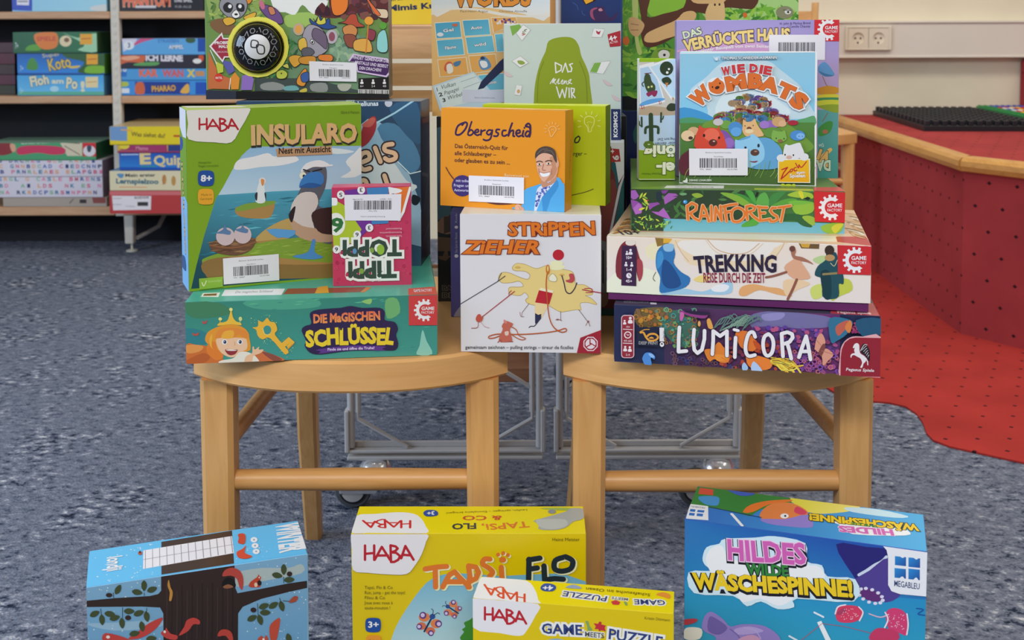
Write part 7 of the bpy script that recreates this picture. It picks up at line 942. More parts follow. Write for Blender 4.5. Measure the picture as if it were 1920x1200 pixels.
["tree_print","front",[["P",["33241e","2c1e1a",746,2813,731,2137],[681,2810,1375,2805,1380,2557,1399,2501,1633,2507,1897,2518,2086,2515,2087,2440,1895,2428,1631,2403,1448,2352,1402,2291,1384,1458,680,1600,693,2416,664,2482,492,2522,-7,2604,-9,2666,252,2648,568,2614,649,2620,678,2649]],["L","40302a",8,[732,2734,728,2464,717,2154],0,1],["L","251814",8,[778,2676,776,2456,764,2145],0,1],["L","40302a",8,[824,2619,823,2448,811,2136],0,1],["L","251814",8,[872,2669,870,2439,859,2127],0,1],["L","40302a",8,[919,2610,918,2431,907,2119],0,1],["L","251814",8,[968,2661,966,2423,954,2110],0,1],["L","40302a",8,[1015,2602,1013,2414,1002,2101],0,1],["L","251814",8,[1064,2653,1061,2406,1050,2092],0,1],["L","40302a",8,[1111,2594,1110,2397,1099,2083],0,1],["L","251814",8,[1160,2645,1158,2389,1147,2074],0,1],["L","40302a",8,[1207,2586,1206,2380,1195,2065],0,1],["L","251814",8,[1257,2637,1255,2372,1244,2056],0,1],["L","40302a",8,[1305,2578,1303,2363,1293,2047],0,1],["L","251814",8,[1354,2629,1352,2355,1342,2038],0,1],["S","b8843a",[751,2751,765,2675,785,2617,771,2538,750,2542,757,2622,738,2693]]]],
["squirrel_print","front",[["S","b8452c",[1516,2548,1522,2591,1559,2618,1596,2640,1606,2665,1617,2642,1632,2628,1621,2602,1610,2576,1620,2530]],["E","e0c0a0",[1579,2559,16,-3,0,-24]],["E","e8dcd0",[1613,2629,6,-1,0,-8]],["S","b0453a",[1258,2701,1281,2759,1352,2775,1428,2728,1459,2640,1448,2532,1419,2564,1395,2651,1337,2695]],["S","14100e",[1259,2591,1266,2652,1311,2678,1362,2649,1380,2571]],["S","8a5a3a",[1259,2591,1310,2610,1361,2574,1297,2568]],["E","2a1c18",[1614,2573,21,-4,0,-28]],["S","b8403a",[665,2224,721,2248,758,2201,820,2169,806,2130,719,2160]],["S","b8403a",[832,2166,884,2246,910,2309,974,2325,1030,2288,1029,2247,972,2257,921,2198]],["E","e8d8d0",[702,2231,12,-2,0,-14]],["S","b8403a",[709,2237,716,2270,733,2232]],["S","b8403a",[159,2317,339,2237,362,2192,145,2233]],["S","b8403a",[363,2219,462,2282,562,2345,674,2379,680,2351,610,2268,485,2210]],["E","e8d8d0",[182,2273,17,-3,0,-16]],["S","b04034",[1201,2092,1225,2149,1289,2147,1340,2094,1351,1967,1319,2015,1275,2085]],["S","b84a34",[1717,1955,1706,2097,1759,2157,1812,2169,1797,2052,1769,1945]],["S","b84a34",[1585,1979,1625,2021,1651,1988,1671,2019,1690,1960]],["E","e8d8d0",[1645,1979,12,-2,0,-13]]]],
["foliage_print","front",[["S","3f4a2a",[259,2690,254,2732,276,2764,309,2774,313,2733,295,2698]],["S","3f4a2a",[409,2693,443,2708,480,2692,505,2658,472,2646,433,2657]],["S","3f4a2a",[523,2783,547,2746,543,2704,520,2676,499,2711,498,2755]],["S","3f4a2a",[548,2669,568,2702,606,2707,641,2690,620,2659,584,2648]],["S","3f4a2a",[1738,2642,1774,2658,1815,2641,1841,2606,1806,2593,1764,2605]],["S","3f4a2a",[1856,2730,1882,2693,1879,2648,1854,2619,1831,2656,1829,2701]],["S","3f4a2a",[1855,2562,1885,2588,1927,2582,1961,2554,1931,2531,1889,2532]],["S","3f4a2a",[25,2512,41,2547,77,2556,112,2541,94,2509,60,2495]],["S","3f4a2a",[130,2509,155,2475,155,2432,135,2402,112,2436,108,2479]],["S","3f4a2a",[155,2516,186,2534,224,2521,250,2490,219,2474,181,2482]],["S","3f4a2a",[200,2449,223,2480,261,2481,294,2460,271,2433,234,2426]],["S","3f4a2a",[309,2444,335,2409,335,2366,315,2336,292,2370,287,2413]],["S","3f4a2a",[331,2507,361,2529,399,2519,428,2490,398,2471,359,2475]],["S","3f4a2a",[420,2453,440,2486,478,2491,513,2473,492,2443,456,2432]],["S","3f4a2a",[532,2471,561,2439,564,2395,547,2362,520,2394,512,2438]],["S","3f4a2a",[487,2378,515,2345,519,2302,501,2269,475,2301,467,2345]],["S","3f4a2a",[375,2264,400,2292,439,2289,471,2265,445,2240,407,2237]],["S","3f4a2a",[528,2191,556,2215,595,2209,626,2182,598,2160,559,2161]],["S","3f4a2a",[1604,2316,1625,2350,1666,2356,1703,2337,1681,2306,1642,2295]],["S","3f4a2a",[1489,2207,1507,2243,1546,2253,1584,2237,1565,2204,1528,2189]],["S","3f4a2a",[1602,2246,1635,2215,1643,2170,1628,2134,1597,2165,1584,2210]],["S","3f4a2a",[1613,2267,1645,2289,1687,2279,1718,2249,1686,2229,1644,2234]],["S","3f4a2a",[1702,2300,1717,2339,1755,2352,1794,2340,1778,2304,1743,2286]],["S","3f4a2a",[1817,2352,1850,2321,1858,2276,1843,2240,1812,2271,1799,2316]],["S","3f4a2a",[1883,2000,1916,1968,1924,1922,1909,1886,1878,1918,1865,1963]],["L","33301c",5,[241,2710,242,2656],0,0],["L","33301c",5,[520,2662,522,2628],0,0],["L","33301c",5,[123,2570,128,2503],0,0],["L","33301c",5,[320,2549,317,2442],0,0],["L","33301c",5,[541,2504,537,2444],0,0],["L","33301c",5,[1851,2603,1854,2532],0,0],["L","33301c",5,[1591,2368,1596,2242],0,0],["L","33301c",5,[1809,2387,1825,2328],0,0],["E","33241e",[202,2692,29,-5,-1,-21]],["E","33241e",[368,2436,27,-5,-1,-24]],["E","33241e",[1911,2621,27,-4,0,-25]],["E","33241e",[1551,2306,29,-5,0,-25]],["S","a04a34",[1901,2329,1948,2377,1991,2369,1981,2329,1934,2316]],["L","33301c",5,[1841,2353,1908,2334],0,0]]],
["lid_print","top",[["P","5fb4e4",[-11,12,2086,28,2118,796,4,747]],["P","3a2a26",[684,31,1375,34,1412,755,699,727]],["R","dot",["e0f0f8"],40,11,25,3,[17,671,686,716,672,40,2,49],[0,360]],["R","dot",["e0f0f8"],24,10,24,8,[1391,79,2081,53,2098,314,1403,304],[0,360]]]],
["borrow_card","top",[["P","e0dce6",[521,592,1402,628,1393,249,515,200]],["L","8a8894",6,[541,586,537,206],0,0],["L","8a8894",6,[610,589,606,210],0,0],["L","8a8894",6,[679,592,674,215],0,0],["L","8a8894",6,[748,594,743,220],0,0],["L","8a8894",6,[818,597,813,224],0,0],["L","8a8894",6,[888,600,882,229],0,0],["L","8a8894",6,[959,603,952,234],0,0],["L","8a8894",6,[1030,606,1023,238],0,0],["L","8a8894",7,[1101,608,1093,243],0,0],["L","8a8894",7,[1172,611,1164,248],0,0],["L","8a8894",7,[1244,614,1236,253],0,0],["L","8a8894",7,[1316,617,1307,257],0,0],["L","8a8894",7,[1388,620,1379,262],0,0],["L","8a8894",6,[520,392,1397,435],0,0]]],
["title_lettering","top",[["T","VON VAN",2051,737,1997,124,221,"dfe6f2",0.04,[],0,0,0],["T","WINTER",1874,731,1842,117,267,"dfe6f2",0.04,[],0,0,0],["E","dfe6f2",[1611,468,34,-11,-6,-58]],["E","dfe6f2",[1609,336,34,-11,-6,-57]],["E","dfe6f2",[1607,208,33,-11,-6,-56]],["E","8a9ab0",[1611,468,10,-3,-2,-18]],["E","8a9ab0",[1609,336,10,-3,-2,-17]],["E","8a9ab0",[1607,208,10,-3,-2,-17]]]],
["caption_text","top",[["T","londji",178,547,184,254,147,"dfeaf4",0.03,[],0,0,0]]],
["squirrel_print","top",[["S","c04a34",[1465,644,1531,628,1524,472,1498,405,1448,452,1464,552]],["S","c84a34",[1418,255,1482,307,1521,368,1494,216,1558,123,1502,85,1427,129]],["E","b0503a",[489,539,20,-7,0,-40]],["E","33241e",[489,559,10,-3,0,-26]]]],
],
'sk_a':[
["cover_print","front",[["P",["1f5a34","2f7048",19,712,2900,702],[-14,887,3002,857,2981,71,-39,89]],["S","9ac8a0",[1733,745,2273,548,2978,701,2981,71,2261,120,2500,314]],["S","5a9a30",[431,165,551,282,825,320,976,163,857,102,468,103]],["S","d8782c",[758,670,1110,747,1537,706,1565,317,1366,162,1015,163,788,398]],["T","SPIELE",828,437,1491,454,156,"c04a2c",0.03,[],0,0,0],["E","d8c8a0",[1841,433,214,-1,-6,-195]],["E","7a5a3c",[1881,472,93,0,-2,-78]],["P","e0a02a",[2354,684,2783,682,2773,313,2344,314]],["L","b8522c",31,[2408,509,2720,527],0,1],["T","7+",60,167,177,166,234,"d8dcd8",0,[],0,0,0]]],
],
'sk_b':[
["cover_print","front",[["P",["1f56a4","2f84d0",575,802,553,100],[-9,824,3089,813,3069,71,-13,82]],["S","2f5a2c",[1666,798,3089,801,3069,71,2114,94,2358,445,1738,603]],["S","7ab02c",[2432,288,2745,326,3075,286,3069,71,2387,74]],["S","4a8a3c",[325,296,410,530,569,607,718,373,673,178,361,198]],["T","Koto",1101,137,1885,290,429,"d8b84a",0.02,[["2a3a5a",0.06]],0,0,0],["T","Super",881,606,1507,682,140,"d8c870",0,[],0,0,0],["P","e0a02a",[2436,725,2833,724,2824,365,2426,366]],["L","b8522c",31,[2477,542,2782,560],0,1],["S","d8b84a",[1807,291,2199,328,2118,250,1884,232]],["T","7+",86,141,211,140,195,"c8d4e0",0,[],0,0,0]]],
],
'sk_c':[
["cover_print","front",[["P",["3f9ad4","6ab8e0",576,797,553,54],[10,791,3053,780,3033,25,25,36]],["P","5aa88c",[29,153,3036,143,3033,25,25,36]],["T","Floh",464,328,1112,443,352,"dcd4b0",0.04,[["3a6a8a",0.08]],0,0,0],["T","am",1209,443,1619,441,180,"dcd4b0",0.03,[],0,0,0],["T","Po",1693,284,2082,244,391,"dcd4b0",0.04,[["3a6a8a",0.08]],0,0,0],["T","!",2197,165,2353,165,352,"dcd4b0",0.04,[],0,0,0],["P","e0cc9a",[2398,665,2843,671,2833,288,2404,290]],["L","c89a5a",31,[2459,477,2792,496],0,1],["E","a8d0e8",[1301,247,156,-1,-3,-102]],["T","5+",86,94,203,94,196,"b8d8ec",0,[],0,0,0]]],
],
'sr_a':[
["cover_print","front",[["P","5aa0d4",[-2,709,2918,659,2907,114,42,125]],["P","cdc8d8",[-2,709,602,695,397,299,42,125]],["S","c8507a",[399,376,795,648,1575,691,1183,588,713,453,437,337]],["P","1f4aa0",[2665,660,2918,659,2907,114,2653,115]],["E","d8dce4",[243,346,187,-1,-4,-156]],["T","3",194,268,287,268,179,"2a3a6a",0.02,[],0,0,0],["T","STRASSEN",1258,432,1998,441,117,"3a6ab0",0.02,[],0,0,0],["T","AMPEL",1642,224,2149,222,132,"dce4ec",0.03,[["3a6ab0",0.08]],0,0,0],["E","3a5a3c",[2409,517,175,-1,-2,-101]]]],
],
'sr_b':[
["cover_print","front",[["P","2a2432",[9,572,3068,561,3058,69,-3,112]],["S","c8603a",[6,463,554,539,943,518,897,225,351,227,-3,131]],["S","e0a080",[82,384,552,461,784,382,352,286]],["S","5a9a54",[583,168,936,225,1443,223,1323,107,621,109]],["T","ICH LERNE",976,284,2263,260,234,"d4d0d8",0.06,[],0,0,0],["E","c8502c",[2928,374,94,0,-3,-133]],["E","e0dcd8",[2789,258,156,-1,-2,-86]]]],
],
'sr_c':[
["cover_print","front",[["P","4a94cc",[7,490,3128,460,3119,69,-3,100]],["P","2a6ab8",[7,490,319,489,311,138,-2,139]],["T","10",61,314,296,314,141,"d8e4ec",0.03,[],0,0,0],["T","KAR",740,144,1365,142,258,"d86a4a",0.05,[],0,0,0],["T","WAN",1579,133,2301,131,258,"c85a5a",0.05,[],0,0,0],["T","X",2457,130,2672,129,258,"d8c04a",0.05,[],0,0,0],["P","c08a5a",[2735,324,3047,323,3043,147,2731,148]]]],
],
'sr_d':[
["cover_print","front",[["P","3a8ad0",[2,559,3172,532,3161,32,-11,51]],["P","1f3a8a",[613,491,2526,472,2517,42,603,56]],["P","1f4fae",[2741,463,3170,462,3161,39,2732,41]],["T","PHARAO",1191,137,2031,173,204,"d8a84a",0.03,[["5a2a2a",0.08]],0,0,0],["S","c8603a",[651,432,905,451,935,79,623,80]],["S","d8a84a",[2186,113,2467,425,2498,93]],["S","a8b84a",[66,473,359,480,356,335,82,324]],["P","d0d8e4",[41,258,412,257,408,88,37,90]]]],
],
'st_a':[
["cover_print","front",[["P",["8ac0d8","9accda",772,1178,3071,47],[51,1953,3354,1941,3303,7,-9,50]],["P","1f3fae",[51,1953,756,1950,698,24,-9,50]],["P","d8d4dc",[178,793,605,792,595,219,168,236]],["P","8a8690",[204,387,554,385,552,327,202,329]],["S","c8ccc8",[2763,164,3309,240,3303,15,2798,40]]]],
],
'st_b':[
["cover_print","front",[["P","1e1a20",[32,1554,3116,1543,3104,34,2,64]],["T","PHANTOM",250,180,1902,193,426,"d86a4a",0.05,[["e8b090",0.08]],0,0,0],["P","c8c4c8",[697,198,1416,195,1414,110,695,112]],["T","DAS SPIEL",2060,317,2682,314,101,"d8d4d8",0.02,[],0,0,0],["T","FÜR ALLE",2075,115,2639,113,85,"a8a4a8",0,[],0,0,0]]],
],
'sb_a':[
["cover_print","front",[["P","4a9a6a",[-28,774,3953,768,3958,117,-50,132]],["P","cfc4a8",[2639,729,3471,748,3455,154,2929,156]],["L","5a4a3a",26,[2681,641,3380,595],0,1],["L","5a4a3a",26,[2852,509,3369,199],0,1],["S","8a3034",[494,693,844,692,1012,471,962,251,479,209]],["S","d8a080",[928,581,1103,559,1118,339,986,317]],["S","c8385a",[1231,470,1890,534,2763,465,2844,244,2405,202,1882,270,1223,206]],["T","ERDBEER",1322,580,2461,620,88,"d8dcd0",0.02,[],0,0,0],["P","cc3038",[3480,748,3953,760,3945,130,3477,145]],["E","dcd4d8",[3714,329,219,-1,-5,-194]],["S","3a4a5a",[3640,506,3793,505,3757,307,3656,308]]]],
],
'sb_b':[
["cover_print","front",[["P","d3cdd6",[-31,685,4174,670,4180,84,-50,99]]]],
["letter_pattern","front",[["T","B",314,518,437,518,132,"d05a7a",0.03,[],0,0,0],["T","B",507,517,630,517,132,"2a3a6a",0.03,[],0,0,0],["T","D",893,516,1015,516,132,"3a4a8a",0.03,[],0,0,0],["T","R",1085,515,1208,515,132,"4a6ab0",0.03,[],0,0,0],["T","C",1278,515,1401,514,132,"2a3a6a",0.03,[],0,0,0],["T","A",1471,514,1594,514,132,"7ab08a",0.03,[],0,0,0],["T","E",1664,513,1786,513,132,"d87a9a",0.03,[],0,0,0],["T","G",1856,513,1979,512,132,"4a6ab0",0.03,[],0,0,0],["T","G",2242,511,2365,511,132,"d05a7a",0.03,[],0,0,0],["T","C",2435,510,2557,510,132,"e0a06a",0.03,[],0,0,0],["T","B",2627,510,2750,509,132,"7ab08a",0.03,[],0,0,0],["T","K",3013,508,3136,508,132,"7ab08a",0.03,[],0,0,0],["T","R",3206,508,3328,507,132,"e0a06a",0.03,[],0,0,0],["T","P",3398,507,3521,507,132,"7ab08a",0.03,[],0,0,0],["T","C",3591,506,3714,506,132,"e0a06a",0.03,[],0,0,0],["T","I",3784,506,3907,505,132,"3a4a8a",0.03,[],0,0,0],["T","D",347,323,470,322,132,"3a7a9a",0.03,[],0,0,0],["T","C",540,322,663,321,132,"e0a06a",0.03,[],0,0,0],["T","G",926,320,1049,320,132,"3a7a9a",0.03,[],0,0,0],["T","N",1119,320,1241,319,132,"d05a7a",0.03,[],0,0,0],["T","N",1312,319,1434,319,132,"e0a06a",0.03,[],0,0,0],["T","B",1504,318,1627,318,132,"3a4a8a",0.03,[],0,0,0],["T","D",1697,318,1820,317,132,"e0a06a",0.03,[],0,0,0],["T","C",1890,317,2013,317,132,"7ab08a",0.03,[],0,0,0],["T","A",2083,316,2205,316,132,"4a6ab0",0.03,[],0,0,0],["T","D",2276,316,2398,315,132,"4a6ab0",0.03,[],0,0,0],["T","C",2661,314,2784,314,132,"d05a7a",0.03,[],0,0,0],["T","I",2854,313,2977,313,132,"2a3a6a",0.03,[],0,0,0],["T","E",3047,313,3170,312,132,"3a7a9a",0.03,[],0,0,0],["T","D",3240,312,3362,312,132,"d05a7a",0.03,[],0,0,0],["T","C",3433,311,3555,311,132,"4a6ab0",0.03,[],0,0,0],["T","N",3625,311,3748,310,132,"3a4a8a",0.03,[],0,0,0],["T","N",3818,310,3941,310,132,"4a6ab0",0.03,[],0,0,0],["T","P",4011,309,4134,309,132,"2a3a6a",0.03,[],0,0,0],["T","E",381,127,503,126,132,"d05a7a",0.03,[],0,0,0],["T","B",573,126,696,126,132,"3a4a8a",0.03,[],0,0,0],["T","P",959,125,1082,124,132,"d87a9a",0.03,[],0,0,0],["T","R",1152,124,1275,124,132,"3a7a9a",0.03,[],0,0,0],["T","N",1345,123,1468,123,132,"3a4a8a",0.03,[],0,0,0],["T","R",1538,123,1661,122,132,"7ab08a",0.03,[],0,0,0],["T","L",1731,122,1853,121,132,"e0a06a",0.03,[],0,0,0],["T","E",1924,121,2046,121,132,"3a7a9a",0.03,[],0,0,0],["T","A",2116,121,2239,120,132,"e0a06a",0.03,[],0,0,0],["T","E",2309,120,2432,119,132,"d05a7a",0.03,[],0,0,0],["T","S",2502,119,2625,119,132,"e0a06a",0.03,[],0,0,0],["T","E",2888,118,3011,117,132,"e0a06a",0.03,[],0,0,0],["T","L",3081,117,3204,117,132,"7ab08a",0.03,[],0,0,0],["T","A",3274,116,3396,116,132,"4a6ab0",0.03,[],0,0,0],["T","P",3467,116,3589,115,132,"d05a7a",0.03,[],0,0,0],["T","G",3659,115,3782,115,132,"3a4a8a",0.03,[],0,0,0],["T","B",3852,114,3975,114,132,"d05a7a",0.03,[],0,0,0],["T","I",4045,114,4168,113,132,"d87a9a",0.03,[],0,0,0]]],
],
'sb_c':[
["cover_print","front",[["P","d3cdd6",[-26,802,4183,787,4186,80,-49,95]]]],
["letter_pattern","front",[["T","G",318,601,441,600,133,"3a7a9a",0.03,[],0,0,0],["T","G",511,600,634,600,133,"4a6ab0",0.03,[],0,0,0],["T","R",704,599,827,599,133,"e0a06a",0.03,[],0,0,0],["T","G",897,599,1020,598,133,"7ab08a",0.03,[],0,0,0],["T","L",1090,598,1213,597,133,"3a7a9a",0.03,[],0,0,0],["T","G",1476,596,1599,596,133,"e0a06a",0.03,[],0,0,0],["T","C",1862,595,1985,595,133,"7ab08a",0.03,[],0,0,0],["T","A",2055,594,2178,594,133,"d87a9a",0.03,[],0,0,0],["T","S",2248,594,2371,593,133,"3a7a9a",0.03,[],0,0,0],["T","L",2441,593,2563,593,133,"e0a06a",0.03,[],0,0,0],["T","E",2634,592,2756,592,133,"d87a9a",0.03,[],0,0,0],["T","B",3020,591,3142,590,133,"d05a7a",0.03,[],0,0,0],["T","M",3213,590,3335,590,133,"d05a7a",0.03,[],0,0,0],["T","R",3405,590,3528,589,133,"3a4a8a",0.03,[],0,0,0],["T","E",3598,589,3721,588,133,"d87a9a",0.03,[],0,0,0],["T","N",3791,588,3914,588,133,"3a7a9a",0.03,[],0,0,0],["T","S",3984,587,4107,587,133,"3a4a8a",0.03,[],0,0,0],["T","B",543,364,666,364,133,"3a7a9a",0.03,[],0,0,0],["T","D",736,364,859,363,133,"d87a9a",0.03,[],0,0,0],["T","A",1315,361,1438,361,133,"7ab08a",0.03,[],0,0,0],["T","I",1508,361,1631,360,133,"2a3a6a",0.03,[],0,0,0],["T","L",1894,359,2017,359,133,"e0a06a",0.03,[],0,0,0],["T","D",2087,359,2210,358,133,"d05a7a",0.03,[],0,0,0],["T","S",2280,358,2403,357,133,"d05a7a",0.03,[],0,0,0],["T","N",2859,356,2982,355,133,"d05a7a",0.03,[],0,0,0],["T","K",3052,355,3175,355,133,"3a7a9a",0.03,[],0,0,0],["T","E",3438,354,3561,353,133,"7ab08a",0.03,[],0,0,0],["T","S",3631,353,3754,353,133,"d05a7a",0.03,[],0,0,0],["T","N",4018,352,4140,351,133,"d87a9a",0.03,[],0,0,0],["T","C",382,129,505,129,133,"4a6ab0",0.03,[],0,0,0],["T","N",575,128,698,128,133,"7ab08a",0.03,[],0,0,0],["T","A",768,128,891,127,133,"d87a9a",0.03,[],0,0,0],["T","R",1154,126,1277,126,133,"2a3a6a",0.03,[],0,0,0],["T","K",1347,125,1470,125,133,"3a7a9a",0.03,[],0,0,0],["T","R",1540,125,1663,124,133,"e0a06a",0.03,[],0,0,0],["T","D",1734,124,1856,124,133,"4a6ab0",0.03,[],0,0,0],["T","C",1927,123,2049,123,133,"3a4a8a",0.03,[],0,0,0],["T","P",2120,123,2243,122,133,"4a6ab0",0.03,[],0,0,0],["T","S",2313,122,2436,122,133,"7ab08a",0.03,[],0,0,0],["T","R",2506,121,2629,121,133,"3a7a9a",0.03,[],0,0,0],["T","S",2699,121,2822,120,133,"d05a7a",0.03,[],0,0,0],["T","M",2892,120,3015,119,133,"4a6ab0",0.03,[],0,0,0],["T","N",3085,119,3208,119,133,"d87a9a",0.03,[],0,0,0],["T","P",3278,118,3401,118,133,"d87a9a",0.03,[],0,0,0],["T","P",3471,118,3594,117,133,"d87a9a",0.03,[],0,0,0],["T","N",3665,117,3787,117,133,"e0a06a",0.03,[],0,0,0],["T","N",3858,116,3981,116,133,"2a3a6a",0.03,[],0,0,0]]],
],
'sb_d':[
["cover_print","front",[["P","a89c90",[-14,350,3673,336,3664,0,19,13]],["P","8a4a44",[3145,316,3628,314,3623,115,3184,117]],["P","3a3436",[2705,251,2946,250,2942,118,2701,118]],["L","3a3436",26,[2350,120,2486,274],0,1]]],
],
'sq_a':[
["cover_print","front",[["P","dcc41c",[5,733,3874,719,3861,64,-10,162]],["P","6f93bc",[5,712,602,709,587,139,11,162]],["T","Was siehst du?",731,308,1865,240,152,"5a4a20",0.02,[],0,0,0],["L","d8a04a",42,[399,520,756,498],0,1],["L","b8421c",67,[2183,302,2603,301],0,1]]],
],
'sq_b':[
["cover_print","front",[["P","c8a834",[17,352,3616,318,3610,43,10,77]],["P","9a3060",[457,287,1679,304,1694,62,31,85]],["P","2a3a7a",[1721,304,3615,297,3610,43,1715,62]],["E","d8c43a",[245,245,168,-1,-3,-110]],["T","Memo",621,109,1042,107,127,"d08aa0",0.02,[],0,0,0]]],
],
'sq_c':[
["cover_print","front",[["P",["1f4fa8","2a7ac4",184,632,171,124],[15,633,3553,620,3543,90,23,124]],["T","E",679,228,1017,239,382,"d8c48a",0.05,[["3a3a6a",0.06]],0,0,0],["T","Quips",1163,184,2365,222,339,"d8c48a",0.03,[],0,0,0],["L","b8ccdc",34,[76,548,645,554],0,1],["L","3a9a5a",25,[719,143,1225,141],0,1]]],
],
'sq_d':[
["cover_print","front",[["P","d5caa6",[27,708,3886,694,3872,-7,31,49]],["T","Mein erster",528,481,1540,490,110,"33393c",0.03,[],0,0,0],["T","Lernspielzoo",206,261,1640,235,170,"3a6a7a",0.04,[],0,0,0],["L","d88a4a",25,[329,133,1257,121],0,1],["S","5a8ab0",[256,579,488,579,443,451,337,452]],["E","b88a4a",[1854,383,76,0,-4,-170]],["E","b88a4a",[2170,339,76,0,-4,-170]],["L","b05a4a",25,[1808,213,1857,510],0,1]]],
],
'sq_e':[
["cover_print","front",[["P","b03a3a",[9,764,3893,749,3876,-111,29,-97]],["P","c86a6c",[9,764,3893,749,3890,622,14,636]],["P","dad4d6",[89,614,1419,601,1396,132,119,112]]]],
["price_label","front",[["P","3a3436",[950,398,1309,397,1306,261,947,262]],["T","RODOX",847,505,1333,516,77,"4a4446",0.03,[],0,0,0],["T","Lernspiel",108,508,403,507,51,"6a6466",0,[],0,0,0],["T","ab 5 Jahre",102,295,398,294,51,"6a6466",0,[],0,0,0],["T","2-4 Spieler",544,229,861,228,51,"6a6466",0,[],0,0,0]]],
],
}
MAGIC_BALL = (0.0639, 0.0626, 0.0310)

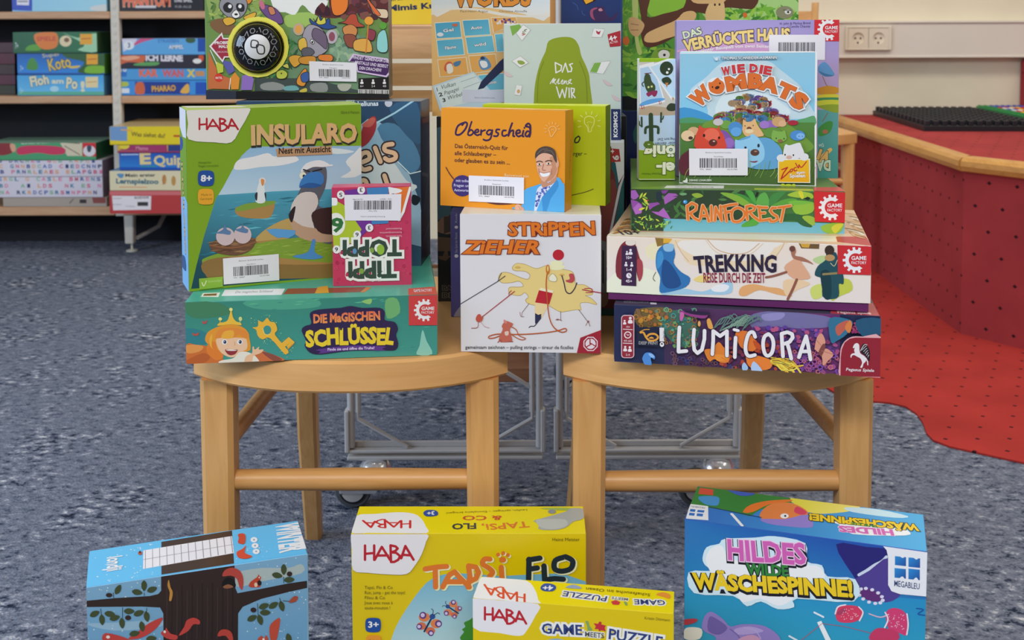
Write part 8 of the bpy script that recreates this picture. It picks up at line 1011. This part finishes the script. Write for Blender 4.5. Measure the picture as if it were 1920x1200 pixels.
BG = 'board_game_box'
for row in [
    # key, label, sides(front,left,right,top,back), tray, lying, under, group
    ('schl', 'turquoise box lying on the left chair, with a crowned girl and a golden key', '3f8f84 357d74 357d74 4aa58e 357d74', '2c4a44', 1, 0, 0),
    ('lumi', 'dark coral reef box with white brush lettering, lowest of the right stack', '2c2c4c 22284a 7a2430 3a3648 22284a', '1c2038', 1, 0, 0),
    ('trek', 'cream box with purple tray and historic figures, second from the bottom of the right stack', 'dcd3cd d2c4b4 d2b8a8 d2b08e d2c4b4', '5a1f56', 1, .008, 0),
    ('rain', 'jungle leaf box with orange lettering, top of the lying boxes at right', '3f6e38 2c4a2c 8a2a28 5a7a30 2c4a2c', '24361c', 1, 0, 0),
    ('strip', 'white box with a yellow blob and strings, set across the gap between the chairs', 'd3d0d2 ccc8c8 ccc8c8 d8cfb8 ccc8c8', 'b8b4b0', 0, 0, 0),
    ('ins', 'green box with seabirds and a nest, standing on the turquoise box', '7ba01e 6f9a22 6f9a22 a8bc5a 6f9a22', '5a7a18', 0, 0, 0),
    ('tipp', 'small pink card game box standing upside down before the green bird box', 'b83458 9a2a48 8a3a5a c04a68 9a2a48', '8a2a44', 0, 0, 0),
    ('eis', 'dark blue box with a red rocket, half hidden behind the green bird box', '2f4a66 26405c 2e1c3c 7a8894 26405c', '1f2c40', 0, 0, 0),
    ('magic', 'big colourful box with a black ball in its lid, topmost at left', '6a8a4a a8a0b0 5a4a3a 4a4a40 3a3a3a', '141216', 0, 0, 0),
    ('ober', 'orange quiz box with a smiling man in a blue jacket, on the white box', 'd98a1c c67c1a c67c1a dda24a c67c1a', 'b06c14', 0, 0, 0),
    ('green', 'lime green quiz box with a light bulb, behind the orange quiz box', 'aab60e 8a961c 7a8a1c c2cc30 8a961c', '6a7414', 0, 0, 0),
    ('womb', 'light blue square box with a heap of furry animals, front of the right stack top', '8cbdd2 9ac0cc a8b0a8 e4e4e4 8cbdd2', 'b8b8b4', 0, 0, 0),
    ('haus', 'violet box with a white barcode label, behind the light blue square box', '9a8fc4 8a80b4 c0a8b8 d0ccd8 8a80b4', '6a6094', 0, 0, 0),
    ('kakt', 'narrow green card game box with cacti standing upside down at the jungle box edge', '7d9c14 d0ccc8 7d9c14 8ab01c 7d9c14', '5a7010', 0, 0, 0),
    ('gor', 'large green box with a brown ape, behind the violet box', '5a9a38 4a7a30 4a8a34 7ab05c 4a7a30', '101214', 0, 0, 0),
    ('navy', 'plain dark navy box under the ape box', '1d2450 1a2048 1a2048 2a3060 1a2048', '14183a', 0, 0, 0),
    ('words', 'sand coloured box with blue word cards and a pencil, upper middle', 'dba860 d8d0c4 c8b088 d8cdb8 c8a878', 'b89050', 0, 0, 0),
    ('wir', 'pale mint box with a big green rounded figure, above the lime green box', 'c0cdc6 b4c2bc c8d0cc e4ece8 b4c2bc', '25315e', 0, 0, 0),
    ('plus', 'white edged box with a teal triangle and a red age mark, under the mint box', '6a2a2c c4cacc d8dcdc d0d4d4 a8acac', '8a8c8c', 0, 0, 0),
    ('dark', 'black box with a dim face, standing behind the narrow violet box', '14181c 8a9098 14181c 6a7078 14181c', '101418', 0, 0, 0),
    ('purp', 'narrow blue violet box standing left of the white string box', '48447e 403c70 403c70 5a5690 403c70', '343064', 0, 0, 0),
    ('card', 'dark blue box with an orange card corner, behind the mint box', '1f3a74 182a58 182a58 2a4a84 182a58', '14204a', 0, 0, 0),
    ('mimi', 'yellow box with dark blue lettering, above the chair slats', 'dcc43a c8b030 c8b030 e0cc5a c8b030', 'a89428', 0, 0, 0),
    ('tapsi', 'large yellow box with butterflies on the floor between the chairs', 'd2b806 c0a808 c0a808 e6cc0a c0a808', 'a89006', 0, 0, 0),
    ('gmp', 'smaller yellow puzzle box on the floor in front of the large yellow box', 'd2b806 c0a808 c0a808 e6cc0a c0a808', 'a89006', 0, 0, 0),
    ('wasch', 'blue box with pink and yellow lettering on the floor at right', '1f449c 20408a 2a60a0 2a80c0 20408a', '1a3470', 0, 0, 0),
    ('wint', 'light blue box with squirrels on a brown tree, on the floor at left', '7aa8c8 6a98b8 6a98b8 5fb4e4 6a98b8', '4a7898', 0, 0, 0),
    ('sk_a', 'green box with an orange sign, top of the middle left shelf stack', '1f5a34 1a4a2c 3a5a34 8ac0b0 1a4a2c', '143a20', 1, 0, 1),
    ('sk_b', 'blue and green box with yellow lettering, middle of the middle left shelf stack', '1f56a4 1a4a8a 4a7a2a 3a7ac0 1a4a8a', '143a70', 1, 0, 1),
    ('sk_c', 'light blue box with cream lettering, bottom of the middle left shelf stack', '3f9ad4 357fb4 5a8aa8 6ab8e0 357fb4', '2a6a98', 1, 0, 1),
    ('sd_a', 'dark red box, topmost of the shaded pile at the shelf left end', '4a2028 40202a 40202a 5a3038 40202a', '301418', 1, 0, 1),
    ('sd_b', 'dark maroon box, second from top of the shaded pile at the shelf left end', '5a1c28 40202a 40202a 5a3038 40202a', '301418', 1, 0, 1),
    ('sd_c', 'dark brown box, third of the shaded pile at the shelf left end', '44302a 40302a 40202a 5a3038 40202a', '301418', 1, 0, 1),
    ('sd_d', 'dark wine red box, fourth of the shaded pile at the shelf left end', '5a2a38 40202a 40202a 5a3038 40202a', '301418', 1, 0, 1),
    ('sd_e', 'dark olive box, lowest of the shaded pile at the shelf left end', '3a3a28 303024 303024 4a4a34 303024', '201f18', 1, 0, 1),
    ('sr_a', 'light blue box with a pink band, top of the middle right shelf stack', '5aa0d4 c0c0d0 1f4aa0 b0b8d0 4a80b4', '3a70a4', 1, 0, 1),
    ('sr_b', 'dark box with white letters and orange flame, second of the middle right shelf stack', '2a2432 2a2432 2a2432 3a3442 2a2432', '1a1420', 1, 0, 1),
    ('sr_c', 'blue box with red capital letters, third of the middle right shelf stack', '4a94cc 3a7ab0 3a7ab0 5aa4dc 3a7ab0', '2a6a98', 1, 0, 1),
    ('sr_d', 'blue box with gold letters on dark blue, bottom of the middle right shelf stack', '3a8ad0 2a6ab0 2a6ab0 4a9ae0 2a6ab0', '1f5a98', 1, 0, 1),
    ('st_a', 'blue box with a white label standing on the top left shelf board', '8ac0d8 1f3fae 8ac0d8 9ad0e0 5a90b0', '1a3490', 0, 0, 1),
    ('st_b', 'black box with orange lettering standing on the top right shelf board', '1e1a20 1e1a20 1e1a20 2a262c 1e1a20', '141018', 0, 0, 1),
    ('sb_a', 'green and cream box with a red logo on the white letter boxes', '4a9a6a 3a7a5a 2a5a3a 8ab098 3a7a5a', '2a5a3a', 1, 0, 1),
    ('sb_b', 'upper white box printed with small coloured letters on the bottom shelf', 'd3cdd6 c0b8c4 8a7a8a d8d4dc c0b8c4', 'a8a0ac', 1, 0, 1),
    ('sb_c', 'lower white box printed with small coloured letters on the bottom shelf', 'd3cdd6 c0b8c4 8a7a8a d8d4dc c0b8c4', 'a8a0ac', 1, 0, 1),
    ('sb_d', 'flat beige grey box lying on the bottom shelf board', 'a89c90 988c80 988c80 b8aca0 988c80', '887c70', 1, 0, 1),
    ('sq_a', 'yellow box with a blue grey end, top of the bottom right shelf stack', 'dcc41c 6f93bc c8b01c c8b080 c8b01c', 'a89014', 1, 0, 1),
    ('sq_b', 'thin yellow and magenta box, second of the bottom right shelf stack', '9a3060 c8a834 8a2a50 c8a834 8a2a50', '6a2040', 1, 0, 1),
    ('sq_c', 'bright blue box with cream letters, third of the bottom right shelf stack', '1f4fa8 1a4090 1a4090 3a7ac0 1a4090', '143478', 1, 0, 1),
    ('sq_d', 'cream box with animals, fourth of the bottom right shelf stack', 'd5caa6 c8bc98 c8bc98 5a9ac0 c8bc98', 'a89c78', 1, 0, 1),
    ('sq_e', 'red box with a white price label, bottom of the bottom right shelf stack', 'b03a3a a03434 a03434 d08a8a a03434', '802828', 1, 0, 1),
]:
    key, label, sides, tray, lying, under, grp = row
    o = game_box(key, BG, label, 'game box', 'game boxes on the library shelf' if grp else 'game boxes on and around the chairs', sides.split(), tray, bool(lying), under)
    if key == 'magic':
        x, y, z, yaw, lean, w, h, d = BOX['magic']
        cx, cz, R_ = MAGIC_BALL
        m = MB(); n_ = 12
        prof = [(R_ * 1.03, 0.0), (R_ * 1.03, 0.0022), (R_ * .97, 0.0045)] + [(R_ * .95 * math.cos(t), 0.004 + 0.020 * math.sin(t)) for t in (i * math.pi / 2 / n_ for i in range(n_))]
        prof.append((0.0004, 0.024))
        m.lathe(prof, 40, -w / 2 + cx, -d / 2, cz, 'y'); ball = m.build('black_ball_window', M_BALL, o, True)
        zt = 24.25
        a = Art(w * 1000, h * 1000); a.z = zt
        ex, ez = cx * 1000 + 3, cz * 1000 + 1.5
        rr = R_ * 1000
        def dome(u, v):   # height of the ball over the lid at a point
            q = min(.999, math.hypot(u - cx * 1000, v - cz * 1000) / (rr * .95)); return 4 + 20 * math.sqrt(1 - q * q) + .15
        def domed(name, shapes):
            a.start()
            for fn in shapes: fn(); a.z += .02
            mm_ = MB(); mm_.v = [(-w / 2 + p[0] / 1000, -d / 2 - (dome(p[0], p[1]) + (p[2] - zt)) / 1000, p[1] / 1000) for p in a.v]; mm_.f = a.f
            mm_.build(name, PRINT, ball, cols=a.c)
        def disc(c, r0, r1, n=36):
            for k in range(n):
                t0, t1 = 2 * math.pi * k / n, 2 * math.pi * (k + 1) / n
                q = [(ex + r * math.cos(t), ez + r * math.sin(t)) for r, t in ((r0, t0), (r1, t0), (r1, t1), (r0, t1))]
                cf = a.color(c); a.tri(q[:3], cf); a.tri((q[0], q[2], q[3]), cf)
        domed('white_disc', [lambda: [disc('c8c8cc', rr * .48 * i / 5, rr * .48 * (i + 1) / 5) for i in range(5)],
              lambda: (a.stroke('2a2a2e', rr * .05, [(ex - rr * .22, ez + rr * .05), (ex - rr * .18, ez + rr * .25), (ex + rr * .04, ez + rr * .2), (ex + rr * .03, ez - rr * .0), (ex - rr * .16, ez - rr * .02)], 1, 1),
                       a.stroke('2a2a2e', rr * .05, [(ex + rr * .0, ez - rr * .05), (ex + rr * .02, ez + rr * .08), (ex + rr * .26, ez + rr * .02), (ex + rr * .26, ez - rr * .25), (ex + rr * .06, ez - rr * .25)], 1, 1))])
        def orn():
            for k in range(8):
                t = 2 * math.pi * k / 8 + .3; R1 = rr * .64; X, Y_ = ex + R1 * math.cos(t), ez + R1 * math.sin(t)
                a.stroke('8a8a92', rr * .025, [(X + rr * .1 * math.cos(s_), Y_ + rr * .1 * math.sin(s_)) for s_ in (j * math.pi / 3 for j in range(6))], 1, 0)
                t += .39; X, Y_ = ex + R1 * math.cos(t), ez + R1 * math.sin(t)
                a.stroke('8a8a92', rr * .025, [(X - rr * .08, Y_ - rr * .08), (X, Y_ + rr * .1), (X + rr * .08, Y_ - rr * .08)], 0, 0)
        domed('silver_ornaments', [orn])
